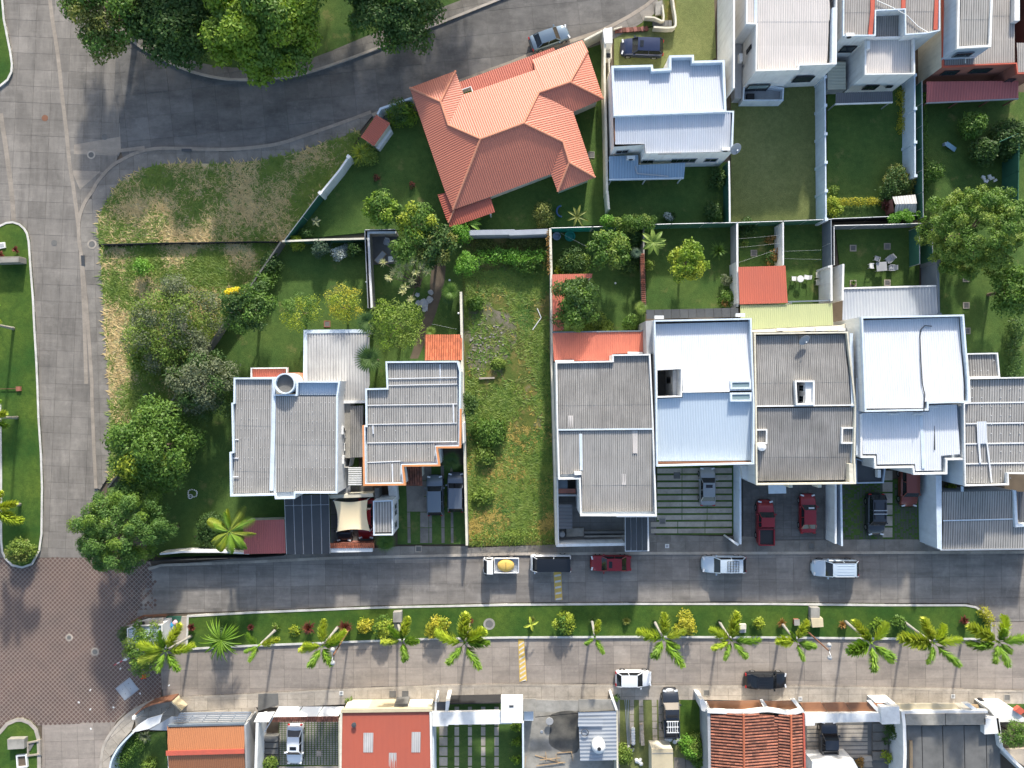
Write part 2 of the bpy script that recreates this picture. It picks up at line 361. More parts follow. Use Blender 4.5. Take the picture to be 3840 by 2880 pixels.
def leafs():
    L = {'green': ((.055, .12, .018), (.10, .17, .026)), 'bright': ((.09, .17, .015), (.17, .24, .022)), 'dark': ((.033, .075, .018), (.058, .105, .022)),
         'olive': ((.10, .125, .03), (.17, .18, .04)), 'pine': ((.045, .105, .022), (.085, .155, .03)), 'pinelight': ((.08, .15, .02), (.13, .2, .028)), 'yellow': ((.26, .27, .025), (.37, .32, .03)),
         'yellowgreen': ((.16, .23, .022), (.28, .31, .03)), 'silver': ((.3, .33, .32), (.42, .45, .43)), 'red': ((.10, .03, .025), (.17, .05, .03)),
         'pale': ((.33, .34, .17), (.45, .43, .22)), 'vine': ((.08, .2, .02), (.13, .26, .03)), 'bluegreen': ((.05, .09, .06), (.08, .12, .075)),
         'palm': ((.10, .2, .022), (.17, .27, .03)), 'palmyellow': ((.27, .34, .042), (.37, .40, .05)), 'lime': ((.27, .36, .035), (.36, .42, .04)), 'coco': ((.15, .2, .03), (.26, .29, .04)), 'grey': ((.09, .11, .06), (.13, .15, .08)), 'flower': ((.6, .5, .02), (.7, .55, .03)), 'ochre': ((.30, .22, .055), (.38, .29, .075)), 'straw': ((.42, .32, .16), (.5, .39, .2)), 'weed': ((.10, .165, .026), (.16, .215, .038)), 'white': ((.6, .6, .58), (.7, .7, .68)), 'rustleaf': ((.2, .12, .04), (.3, .17, .05))}
    for k, (a, b) in L.items(): M['l_'+k] = mat_leaf('leaf_'+k, tuple(x*1.25 for x in a), tuple(x*1.25 for x in b))
leafs()
# ================================================================ ground, roads, pavements, medians, lawns
ZW = 0.14     # top of pavements and medians above the road
struct('ground', MB().sheet([(-420, -420), (420, -420), (420, 420), (-420, 420)], -0.06), M['earth'])
def slabs(poly, org, rot, sx, sy, z0, z1, m, parent, name='road_slab', gap=.024, limit=300, jitter=0.0):
    """lay rectangular slabs over a polygon (world xy), each slab an object of its own, open joints between them"""
    P = [Vector((p[0], p[1])) for p in poly]; ca, sa = math.cos(rot), math.sin(rot); o = Vector(org)
    loc = [((p-o).x*ca+(p-o).y*sa, -(p-o).x*sa+(p-o).y*ca) for p in P]
    x0, x1 = min(p[0] for p in loc), max(p[0] for p in loc); y0, y1 = min(p[1] for p in loc), max(p[1] for p in loc)
    win_c = []; g = gap/2
    for i in range(math.floor(x0/sx), math.ceil(x1/sx)):
        for j in range(math.floor(y0/sy), math.ceil(y1/sy)):
            cell = [(i*sx+g, j*sy+g), ((i+1)*sx-g, j*sy+g), ((i+1)*sx-g, (j+1)*sy-g), (i*sx+g, (j+1)*sy-g)]
            c = clip_convex(loc, cell)
            if len(c) >= 3 and abs(area2(c)) > .12: win_c.append(c)
    win_c.sort(key=lambda c: -abs(area2(c)))
    rest = MB()
    for k, c in enumerate(win_c):
        wp = [(o.x+x*ca-y*sa, o.y+x*sa+y*ca) for x, y in c]; dz = random.uniform(-.006, .006)
        if k < limit: MB().prism(wp, z0, z1+dz).build(name, m, parent)
        else: rest.prism(wp, z0, z1+dz)
    if rest.v: rest.build(name+'_field', m, parent, kind='stuff')
def road(name, pts, m, org, rot, sx, sy, gap=.024, zt=0.0, zb=-.05, label=None, slab='road_slab'):
    poly = WP(pts, 0); base = struct(name, MB().prism(poly, zb-.004, zt-.02), M['joint'])
    slabs(poly, (org[0], org[1]), rot, sx, sy, zt-.03, zt, m, base, slab, gap); return base
def strip(line, d0, d1):
    """polygon between two offsets of a polyline given in world xy (positive = left of travel)"""
    P = [Vector((p[0], p[1])) for p in line]; n = len(P); A = []; B = []
    for i in range(n):
        a = (P[i]-P[max(i-1, 0)]); b = (P[min(i+1, n-1)]-P[i]); d = (a+b).normalized(); nn = Vector((-d.y, d.x))
        A.append(P[i]+nn*d0); B.append(P[i]+nn*d1)
    return A+B[::-1]
# --- left street with the junction (pale concrete), dark upper street, two lanes of the lower avenue
kerb_r = Q(0, 2, 850, 900, 840, 700, 830, 500, 815, 100)+Q(0, 1, 815, 1659, 805, 1500, 785, 1200, 760, 900, 740, 700, 720, 530, 705, 430, 700, 330, 705, 240, 730, 150, 770, 70)+Q(0, 0, 820, 1659, 870, 1570, 980, 1450, 1070, 1395, 1180, 1340, 1300, 1310, 1400, 1300, 1570, 1302, 1850, 1308, 2000, 1308)+Q(1, 0, 0, 1290, 200, 1260, 400, 1200, 600, 1130, 800, 1060, 1000, 985)
walk_out = Q(0, 2, 870, 910, 970, 750, 965, 450, 960, 200)+Q(0, 1, 945, 1659, 935, 1500, 920, 1300, 905, 1100, 890, 800, 880, 600, 860, 450, 850, 330, 860, 220, 900, 130, 960, 50)+Q(0, 0, 980, 1659, 1050, 1580, 1150, 1510, 1280, 1450, 1400, 1420, 1600, 1415, 2000, 1418)+Q(1, 0, 0, 1395, 200, 1360, 400, 1310, 550, 1250, 700, 1200, 850, 1150, 905, 1130, 960, 1060, 1010, 1000)
kerb_n = Q(0, 0, 1040, 290, 1120, 345, 1200, 410, 1300, 468, 1400, 520, 1550, 590, 1700, 645, 1850, 680, 2000, 700)+Q(1, 0, 0, 700, 250, 680, 450, 640, 700, 560, 1000, 450, 1300, 330, 1600, 210, 1900, 90, 2150, -10, 2400, -110)
walk_n = Q(0, 0, 1000, 150, 1130, 270, 1300, 340, 1500, 440, 1700, 540, 1900, 580)+Q(1, 0, 0, 600, 150, 600, 380, 545, 640, 450, 900, 340, 1200, 220, 1500, 110, 1800, -5, 2100, -120)
kerb_s = Q(1, 0, 1000, 985, 1340, 850, 1760, 690, 2212, 525)+Q(2, 0, 280, 408, 500, 345, 770, 255, 870, 205, 1000, 135, 1150, 40, 1240, -40)
i_split = next(i for i, p in enumerate(kerb_r) if p[1] < 640)
left_poly = [(-140, -120)]+Q(0, 0, 560, -250, 900, 150)+kerb_n[:2]+Q(0, 0, 1000, 480, 985, 800, 1030, 1000, 1045, 1300)+[p for p in reversed(kerb_r[:i_split+4]) if p[0] < 460]+Q(0, 2, 840, 1500)+[(-140, 2091)]
road('street', left_poly, M['road'], W(205, 1500), R_(-2.5)+R_(0), 1.95, 1.85)
top_poly = kerb_n[1:]+[(2480, -40)]+list(reversed(kerb_s))+[p for p in reversed(kerb_r) if p[0] > 450]+Q(0, 0, 1045, 1300, 1030, 1000, 985, 800, 1000, 480)
road('upper_street', top_poly, M['road_dark'], W(900, 400), R_(6), 2.6, 2.6)
mid_up = [(560, 2138)]+Q(0, 2, 1400, 1575, 2212, 1545)+Q(1, 2, 600, 1515, 1200, 1500, 1800, 1488)+Q(2, 2, 0, 1478, 1000, 1472)+Q(3, 2, 0, 1470, 1400, 1465, 2300, 1462)
mid_lo = Q(0, 3, 1180, 345, 1450, 322, 2212, 298)+Q(1, 3, 1000, 255, 2212, 230)+Q(2, 3, 1000, 224, 2212, 224)+Q(3, 3, 1000, 235, 1740, 235)
road('middle_lane', mid_up+[(3880, 2074), (3880, 2330), (3690, 2330)]+list(reversed(mid_lo)), M['road_mid'], W(960, 2120), R_(.8), 1.95, 2.4)
low_up = [(600, 2440)]+Q(0, 3, 1440, 640, 2212, 610)+Q(1, 3, 900, 575, 1500, 552, 2212, 540)+Q(2, 3, 1100, 535, 2212, 540)+Q(3, 3, 1000, 550, 1760, 555)
low_lo = Q(0, 3, 1400, 1045, 2212, 1010)+Q(1, 3, 700, 972, 1500, 940, 2212, 928)+Q(2, 3, 1100, 938, 2212, 942)+Q(3, 3, 1100, 958, 2300, 985)
road('lower_lane', low_up+[(3660, 2400), (3690, 2332), (3880, 2332)]+list(reversed(low_lo)), M['road_h'], W(1000, 2440), R_(.8), 1.95, 2.1)
road('street_foot', Q(0, 3, 365, 1292, 1005, 1262, 940, 1370, 885, 1490, 865, 1700, 362, 1700), M['road_h'], W(230, 2780), R_(2), 1.85, 2.0)
# --- herringbone-laid plaza: diamond pavers
pz = [(-60, 2094)]+Q(0, 2, 400, 1506, 900, 1500)+[(560, 2100), (583, 2170), (583, 2300)]+Q(0, 3, 1120, 420, 1100, 640, 1360, 660, 1390, 900, 1385, 1050, 1250, 1090, 1090, 1180, 1000, 1262, 365, 1290)+[(-60, 2726)]
poly = WP(pz, 0); plaza = struct('plaza', MB().prism(poly, -.06, -.012), M['paver_joint'])
a_ = 0.37; pl = []
xs = [p[0] for p in poly]; ys = [p[1] for p in poly]
med3 = WP(Q(0, 3, 0, 1330, 60, 1260, 140, 1225, 200, 1222, 270, 1250, 330, 1310, 355, 1400, 360, 1700, -100, 1700), 0)
ca, sa = math.cos(R_(45)), math.sin(R_(45))
for i in range(-260, 260):
    for j in range(-260, 260):
        cx, cy = (i*ca-j*sa)*a_, (i*sa+j*ca)*a_
        if min(xs) < cx+(-48) < max(xs) and min(ys) < cy-28 < max(ys):
            x, y = cx-48, cy-28
            if in_poly(x, y, poly) and not in_poly(x, y, med3): pl.append((x, y, (i+j) % 2))
pl.sort(key=lambda p: p[0]**2+p[1]**2)
pv = MB().obox((0, 0, -.03), a_*.80, a_*.80, .03, R_(45)); pme = pv.mesh('paving_brick', M['paver'])
rest = MB()
for k, (x, y, par) in enumerate(pl):
    if k < 300:
        o = bpy.data.objects.new('paving_brick', pme); C.objects.link(o); o.parent = plaza; o.location = (x, y, random.uniform(-.004, .004))
    else: rest.obox((x, y, -.03), a_*.80, a_*.80, .03+random.uniform(-.004, .004), R_(45))
rest.build('paving_brick_field', M['paver'], plaza, kind='stuff')
# --- pavements (each laid in slabs) and kerbs
def pavement(name, inner, outer, m, rot, sx, sy, z=ZW, org=(0, 0)):
    poly = WP(inner, 0)+WP(list(reversed(outer)), 0); b = struct(name, MB().prism(poly, -.06, z-.02), M['joint'])
    slabs(poly, org, rot, sx, sy, z-.03, z, m, b, 'pavement_slab', .025); return b
def kerb(name, line, wd, m, z=ZW+.03, side=1, closed=False, seg=2.4):
    L = [tuple(v[:2]) for v in WP(line, 0)]; base = None
    if closed: L = L+[L[0]]
    # cut into kerb stones of about seg metres
    out = []; cur = [Vector(L[0])]; acc = 0.0
    for i in range(len(L)-1):
        a, b = Vector(L[i]), Vector(L[i+1]); ln = (b-a).length; pos = 0.0
        while ln-pos > seg-acc:
            pos += seg-acc; p = a+(b-a)*pos/ln; cur.append(p); out.append(cur); cur = [p]; acc = 0.0
        acc += ln-pos
        if (cur[-1]-b).length > .05: cur.append(b)
    if len(cur) > 1: out.append(cur)
    for i, c in enumerate(out):
        if len(c) < 2: continue
        p = strip([v for v in c], 0.0, side*wd); b_ = MB().prism(p, -.06, z+random.uniform(-.008, .008))
        if base is None: base = b_.build(name, m, None, kind='structure')
        else: b_.build('kerb_stone', m, base)
    return base
kr = smooth_line(kerb_r, 3); wo_ = smooth_line(walk_out, 3)
pavement('pavement', kerb_r, walk_out, M['walk'], R_(2), 1.6, 1.6)
kerb('kerb', kr, .38, M['gutter'], ZW+.02, 1)
kerb('gutter', [(p[0]-13, p[1]) for p in kerb_r[:16]], .32, M['gutter'], .012, -1)
pavement('upper_pavement', kerb_n, walk_n, M['walk'], R_(12), 1.7, 1.7)
kerb('upper_kerb', smooth_line(kerb_n, 3), .28, M['kerb_old'], ZW+.02, 1)
ks_out = [(p[0]+18, p[1]+50) for p in kerb_s]
pavement('front_pavement', kerb_s, ks_out, M['walk'], R_(22), 1.7, 1.7)
kerb('front_kerb', kerb_s, .4, M['gutter'], ZW+.02, -1)
# front walk of the house row on the middle lane, tied to the driveways
walk_m = [(560, 2122)]+Q(1, 2, -100, 1500, 1240, 1400, 1830, 1400, 1835, 1415)+Q(2, 2, 0, 1400, 390, 1385, 400, 1330, 1190, 1300, 2212, 1320)+Q(3, 2, 0, 1345, 640, 1340, 1290, 1340, 1460, 1400, 2300, 1400)
pavement('row_pavement', mid_up, walk_m, M['walk'], R_(.8), 1.6, 1.5)
kerb('row_kerb', mid_up, .3, M['walk_light'], ZW+.015, 1)
low_walk = Q(0, 3, 1560, 1170, 2212, 1130)+Q(1, 3, 200, 1130, 760, 1105, 1540, 1080, 2212, 1090)+Q(2, 3, 100, 1075, 900, 1065, 1640, 1065, 2212, 1075)+Q(3, 3, 200, 1090, 1060, 1100, 2300, 1130)
pavement('lower_pavement', low_lo, low_walk, M['walk_light'], R_(.5), 1.5, 1.6)
kerb('lower_kerb', low_lo, .26, M['walk_light'], ZW+.015, -1)
corner_in = Q(0, 3, 860, 1700, 880, 1500, 930, 1380, 1030, 1250, 1150, 1150, 1300, 1075, 1430, 1050)
corner_out = Q(0, 3, 950, 1700, 960, 1560, 1040, 1440, 1140, 1330, 1170, 1240, 1300, 1160, 1500, 1110)
pavement('corner_pavement', corner_in, corner_out, M['walk_light'], R_(40), 1.5, 1.5)
kerb('corner_kerb', smooth_line(corner_in, 3), .3, M['kerb_old'], ZW+.03, -1, seg=1.4)
# --- grass medians
med1 = [(-140, -60)]+Q(0, 0, 36, -140, 36, 0, 50, 170, 75, 300, 105, 450, 120, 560, 115, 630, 80, 700, 0, 765)+[(-60, 350), (-140, 350)]
med2 = [(-140, 1510), (-140, 880)]+Q(0, 1, -80, 330, 0, 290, 60, 262, 120, 255, 180, 275, 225, 315, 250, 360, 265, 430, 280, 650, 300, 900, 315, 1200, 330, 1450, 340, 1659)+Q(0, 2, 350, 300, 370, 600, 380, 900, 375, 1300, 355, 1440, 290, 1560, 200, 1590, 110, 1570, 50, 1510, 20, 1450, 10, 1340, 10, 800, 5, 400, 2, 170)
med4 = Q(0, 3, 1620, 335, 2212, 302)+Q(1, 3, 1000, 262, 2212, 236)+Q(2, 3, 1000, 229, 2212, 229)+Q(3, 3, 1000, 240, 1700, 240, 1790, 258, 1860, 300, 1930, 400, 1930, 470, 1880, 520, 1790, 548, 1000, 545, 0, 535)+Q(2, 3, 1100, 530, 0, 535)+Q(1, 3, 1500, 548, 900, 570, 0, 605)+Q(0, 3, 2000, 615, 1610, 635)
med3n = Q(0, 3, -100, 1420, 0, 1330, 60, 1260, 140, 1225, 200, 1222, 270, 1250, 330, 1310, 355, 1400, 360, 1500, 362, 1720, -100, 1720)
for nm, md, km in (('median', med1, 'kerb'), ('side_median', med2, 'kerb'), ('avenue_median', med4, 'kerb'), ('foot_median', med3n, 'kerb_old')):
    p = WP(md, 0); struct(nm, MB().prism(p, -.06, ZW), M['lawn_b'])
    kerb(nm+'_kerb', md, .22 if nm != 'foot_median' else .4, M[km], ZW+.05, 1 if area2(p) > 0 else -1, closed=True)
# --- lawns and lots
def lawn(name, pts, m='lawn', z=ZW-.02): return struct(name, MB().prism(WP(pts, 0), -.06, z), M[m])
north_lawn = [(395, -140)]+walk_n+[(1850, -140)]
lawn('park_lawn', north_lawn)
slopeA = [p for p in walk_out if p[1] < 915 and p[0] < 1370]+Q(1, 0, 800, 1360, 570, 1659)+Q(1, 1, 250, 420)+Q(0, 1, 870, 455)
slopeB = Q(0, 1, 868, 480)+Q(1, 1, 240, 440, 0, 745)+Q(0, 1, 1950, 1110)+Q(0, 2, 960, 850)+[p for p in walk_out if 918 < p[1] < 1760]
lawn('slope', slopeA, 'slope', .13); lawn('lower_slope', slopeB, 'slope', .132)
diag = Q(1, 0, 960, 1100, 800, 1360, 570, 1659)+Q(1, 1, 250, 420, 0, 745)+Q(0, 1, 1950, 1110)+Q(0, 2, 930, 890)
lawn('garden_lawn', Q(1, 1, 240, 430, 985, 400, 990, 1000, 985, 1210)+[(1345, 1340), (1345, 1770), (1345, 2090)]+Q(0, 2, 1370, 1500, 930, 1000, 930, 890)+Q(0, 1, 1950, 1110)+Q(1, 1, 0, 745))
lawn('red_house_lawn', Q(1, 0, 1340, 850, 1060, 950, 960, 1100, 800, 1360, 570, 1659)+Q(1, 1, 250, 420, 1170, 330, 2212, 330)+Q(2, 1, 0, 330, 820, 280)+Q(2, 0, 810, 1659, 770, 260, 0, 540))
lawn('patio_garden', Q(1, 1, 985, 340, 1790, 340, 1800, 1659)+[(1730, 1560), (1340, 1560), (1340, 1340)], 'lawn', .121)
lawn('vacant_lot', Q(1, 1, 1785, 390)+Q(2, 1, 330, 390, 350, 1659)+Q(2, 2, 385, 1385)+Q(1, 2, 1840, 1400)+Q(1, 1, 1790, 1659), 'vacant', .126)
lawn('yard_lawn', Q(2, 1, 340, 320, 1145, 300, 1155, 1000, 1145, 1215, 350, 1215))
lawn('yard_lawn', Q(2, 1, 1155, 285, 1945, 270, 1955, 1010, 1160, 1020))
lawn('yard_lawn', Q(2, 1, 1950, 265)+Q(3, 1, 540, 240, 550, 960, -240, 980))
lawn('yard_lawn', Q(3, 1, 575, 290, 1310, 275, 1300, 820, 640, 840))
lawn('yard_lawn', Q(3, 1, 1320, 240, 2300, 240, 2300, 1700, 1700, 1700, 1480, 1060, 1330, 600))
lawn('yard_lawn', Q(2, 0, 830, 1500, 1880, 1400)+Q(2, 1, 1880, 265, 830, 285))
lawn('yard_lawn', Q(2, 0, 1890, 850)+Q(3, 0, 490, 700)+Q(3, 1, 500, 235)+Q(2, 1, 1890, 260), 'lawn_o')
lawn('yard_lawn', Q(3, 0, 510, 700, 1260, 700)+Q(3, 1, 1340, 215, 545, 235, 505, 238))
lawn('yard_lawn', Q(3, 0, 1340, 800, 2300, 800)+Q(3, 1, 2300, 235, 1345, 235))
lawn('forecourt', Q(2, 0, 880, 300, 1220, 240, 1420, 0, 1740, -150, 1760, 500, 1560, 640, 880, 640), 'lawn_o', .12)
lawn('yard_lawn', Q(2, 0, 1240, -40, 1420, -60, 1410, 220, 1220, 230, 880, 270, 1000, 170), 'vacant', .122)
# tarmac / concrete yards of the house row
def yard(name, pts, m, rot=R_(.8), sx=1.6, sy=1.6, slab='yard_slab', z=.125):
    poly = WP(pts, 0); b = struct(name, MB().prism(poly, -.06, z-.02), M['joint']); slabs(poly, tuple(poly[0][:2]), rot, sx, sy, z-.03, z, m, b, slab, .04); return b
yard('forecourt_paving', Q(1, 2, 640, 880, 1010, 880, 1010, 1400, 640, 1400), M['conc_d'])
yard('forecourt_paving', Q(2, 2, 395, 830, 1245, 830, 1245, 1300, 1190, 1390, 395, 1390), M['conc_d'], sx=1.2, sy=1.2)
yard('forecourt_paving', Q(2, 2, 1990, 700, 2212, 700)+Q(3, 2, 490, 700, 490, 1340, -220, 1345)+Q(2, 2, 1990, 1345), M['road_dark'], sx=.9, sy=.9)
struct('bare_patch', MB().prism(WP(smooth_line(Q(1, 1, 1810, 1000, 1940, 900, 2060, 1020, 2200, 1060, 2260, 1250, 2180, 1420, 2060, 1500, 1920, 1600, 1830, 1500, 1800, 1250), 3, True), 0), .05, .13), M['soil'])
def ribbon(name, line, wd, m, z): return struct(name, MB().prism(strip([tuple(v[:2]) for v in WP(smooth_line(line, 3), 0)], wd/2, -wd/2), -.05, z), M[m])
ribbon('repair_strip', Q(0, 0, 425, -60, 450, 150, 500, 480, 540, 850, 575, 1150, 602, 1420, 640, 1659)+Q(0, 1, 690, 420, 720, 900, 745, 1659), .42, 'gutter', .008)
ribbon('repair_strip', Q(0, 0, 5, 980, 60, 1350, 100, 1659)+Q(0, 1, 118, 245), .5, 'gutter', .008); ribbon('repair_strip', Q(0, 0, 800, 1320, 1050, 1300, 1250, 1275), .4, 'gutter', .012)
struct('pale_patch', MB().prism(WP(Q(0, 0, 640, 1250, 1040, 1180, 1045, 1300, 960, 1400, 690, 1640, 630, 1500), 0), -.05, .005), M['gutter'])
for q_ in (Q(0, 0, 1575, 1290, 1660, 1290, 1660, 1312, 1575, 1312), Q(0, 1, 708, 550, 738, 550, 742, 635, 712, 635)): struct('drain_mouth', MB().prism(WP(q_, 0), -.05, .2), M['char'])
# ================================================================ building kit
def house(name, label, cat, px, py, group=None):
    p = W(px, py, 0); return thing(name, label, cat, p, group)
def walls(root, out, z, m, z0=-.05, name='wall', **k):
    return MB().prism(WP(out, z), z0, z, top=False).build(name, M[m], root, **k)
def parapet(root, out, z, h, th, m, over=.02, name='parapet'):
    p = ccw([(v.x, v.y) for v in WP(out, z)]); o = inset(p, -over); i = inset(p, th)
    return MB().ring(o, i, z-h, z).build(name, M[m], root)
def cope(root, line, z, wd, h, m, name='coping', close=False):
    p = [(v.x, v.y) for v in WP(line, z)]
    return MB().wall(p, wd, z-h, z).build(name, M[m], root)
def flat(root, out, z, m, name='roof_slab', th=.12):
    return MB().prism(WP(out, z), z-th, z, bottom=True).build(name, M[m], root)
def block(root, out, z0, z, m, name='annex'):
    return MB().prism(WP(out, z), z0, z).build(name, M[m], root)
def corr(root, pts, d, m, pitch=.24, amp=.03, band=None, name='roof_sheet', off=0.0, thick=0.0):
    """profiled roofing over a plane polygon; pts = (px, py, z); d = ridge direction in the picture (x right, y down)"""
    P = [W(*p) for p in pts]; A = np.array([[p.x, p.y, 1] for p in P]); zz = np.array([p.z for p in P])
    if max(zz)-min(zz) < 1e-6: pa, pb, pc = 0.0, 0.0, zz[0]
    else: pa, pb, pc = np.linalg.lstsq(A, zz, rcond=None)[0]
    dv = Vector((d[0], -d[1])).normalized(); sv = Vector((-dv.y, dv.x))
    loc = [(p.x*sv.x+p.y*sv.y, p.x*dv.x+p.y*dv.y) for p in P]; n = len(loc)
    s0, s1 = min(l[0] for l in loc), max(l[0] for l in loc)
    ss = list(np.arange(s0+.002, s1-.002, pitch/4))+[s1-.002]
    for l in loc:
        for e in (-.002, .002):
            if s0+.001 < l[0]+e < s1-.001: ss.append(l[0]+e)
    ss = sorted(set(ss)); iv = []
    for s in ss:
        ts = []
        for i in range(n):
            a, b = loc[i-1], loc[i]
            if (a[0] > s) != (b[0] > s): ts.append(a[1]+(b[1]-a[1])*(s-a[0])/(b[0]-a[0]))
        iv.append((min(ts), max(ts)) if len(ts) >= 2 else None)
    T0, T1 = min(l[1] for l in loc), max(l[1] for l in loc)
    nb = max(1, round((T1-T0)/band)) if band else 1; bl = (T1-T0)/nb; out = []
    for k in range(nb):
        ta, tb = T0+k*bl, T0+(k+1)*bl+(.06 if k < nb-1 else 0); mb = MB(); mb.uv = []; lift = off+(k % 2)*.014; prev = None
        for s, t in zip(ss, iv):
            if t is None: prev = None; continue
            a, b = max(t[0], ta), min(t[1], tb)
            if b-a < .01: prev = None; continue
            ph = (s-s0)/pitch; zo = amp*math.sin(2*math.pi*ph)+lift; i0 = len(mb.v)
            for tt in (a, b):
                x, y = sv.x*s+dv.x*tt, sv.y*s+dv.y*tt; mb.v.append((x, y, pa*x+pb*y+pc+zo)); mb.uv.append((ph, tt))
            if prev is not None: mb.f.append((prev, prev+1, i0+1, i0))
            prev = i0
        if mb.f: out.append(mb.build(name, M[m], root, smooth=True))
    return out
def ridge(root, pts, r, m, name='ridge_cap', n=6):
    P = [W(*p) for p in pts]; return [MB().tube([P[i], P[i+1]], r, n).build(name, M[m], root) for i in range(len(P)-1)]
def seam(root, pts, m='seal', wd=.09, h=.05, name='roof_joint', dz=.05):
    P = [W(*p)+Vector((0, 0, dz)) for p in pts]; mb = MB()
    return [MB().bar(P[i], P[i+1], wd, h).build(name, M[m], root) for i in range(len(P)-1)]
def studs(root, quad, nx, ny, z, m='seal', r=.06, jx=.0, name='roof_fasteners'):
    q = [W(*p) for p in quad]; mb = MB()
    for i in range(nx):
        for j in range(ny):
            if random.random() < .35: continue
            u, v = (i+.5)/nx, (j+.5)/ny; p = (q[0]*(1-u)+q[1]*u)*(1-v)+(q[3]*(1-u)+q[2]*u)*v
            mb.obox((p.x, p.y, p.z+.02), r*.7, r*.7, .04)
    return mb.build(name, M[m], root, kind='stuff')
def window(root, A, B, zr, f0, f1, z0, z1, panes=2, frame='grey', glass='glass', proud=.03, inv=False, name='window'):
    """window on the wall that stands under roof edge A-B (photo pixels at height zr)"""
    a, b = W(A[0], A[1], zr), W(B[0], B[1], zr); a.z = b.z = 0; d = (b-a); L = d.length; d.normalize(); nn = Vector((d.y, -d.x, 0))
    if inv: nn = -nn
    x0, x1 = f0*L, f1*L; P = lambda x, o, z: a+d*x+nn*o+Vector((0, 0, z)); t = .06
    fr = MB()
    for xa, xb, za, zb in ((x0, x1, z0-t, z0), (x0, x1, z1, z1+t), (x0-t, x0, z0-t, z1+t), (x1, x1+t, z0-t, z1+t)):
        fr.add([P(xa, .002, za), P(xb, .002, za), P(xb, proud+.05, za), P(xa, proud+.05, za), P(xa, .002, zb), P(xb, .002, zb), P(xb, proud+.05, zb), P(xa, proud+.05, zb)],
               [(3, 2, 1, 0), (4, 5, 6, 7), (0, 1, 5, 4), (1, 2, 6, 5), (2, 3, 7, 6), (3, 0, 4, 7)])
    w_ = fr.build(name, M[frame], root)
    for k in range(panes):
        xa, xb = x0+(x1-x0)*k/panes+.02, x0+(x1-x0)*(k+1)/panes-.02
        MB().add([P(xa, proud, z0), P(xb, proud, z0), P(xb, proud, z1), P(xa, proud, z1), P(xa, .004, z0), P(xb, .004, z0), P(xb, .004, z1), P(xa, .004, z1)],
                 [(0, 1, 2, 3), (7, 6, 5, 4), (0, 4, 5, 1), (1, 5, 6, 2), (2, 6, 7, 3), (3, 7, 4, 0)]).build('pane', M[glass], w_)
    return w_
def flatargs(a): return [x for v in a for x in (v if isinstance(v, tuple) else (v,))]
def aircon(label, *a):
    px, py, z, rot, sx, sy, sz = (flatargs(a)+[0.0, .85, .34, .6][len(flatargs(a))-3:])[:7]
    c = W(px, py, z+sz); r = thing('air_conditioner', label, 'air conditioner', (c.x, c.y, z))
    MB().obox((c.x, c.y, z), sx, sy, sz, rot).build('casing', M['whiteplastic'], r)
    ca, sa = math.cos(rot), math.sin(rot)
    g = MB().lathe((0, 0, 0), [(.24, 0), (.24, .03), (.05, .04)], 14)
    g.v = [(c.x+v[0]*ca+(sy/2+v[2])*sa, c.y+v[0]*sa-(sy/2+v[2])*ca, z+sz*.5+v[1]) for v in g.v]
    g.build('fan_grille', M['plastic'], r); return r
def dish(label, *a):
    px, py, z, rad, az = (flatargs(a)+[.5, .4][len(flatargs(a))-3:])[:5]
    c = W(px, py, z+.5); r = thing('satellite_dish', label, 'satellite dish', (c.x, c.y, z))
    b = MB().lathe((0, 0, 0), [(.02, 0), (rad*.5, .05), (rad*.85, .14), (rad, .21), (rad*.97, .22), (rad*.83, .17), (rad*.48, .08), (.02, .03)], 20, cap=False)
    Mx = Matrix.Rotation(az, 3, 'Z') @ Matrix.Rotation(.75, 3, 'X')
    b.v = [Vector((c.x, c.y, z+.5))+Mx @ Vector(v) for v in b.v]; b.build('reflector', M['grey'], r, smooth=True)
    MB().tube([(c.x, c.y, z), (c.x, c.y, z+.5)], .035).build('mast', M['steel'], r)
    e = Mx @ Vector((0, 0, rad*.9)); q = Vector((c.x, c.y, z+.5))
    MB().tube([q+Mx @ Vector((0, -rad*.9, .2)), q+e], .018, 5).build('feed_arm', M['plastic'], r)
    MB().obox(tuple(q+e-Vector((0, 0, .06))), .12, .12, .14).build('feed_horn', M['whiteplastic'], r); return r
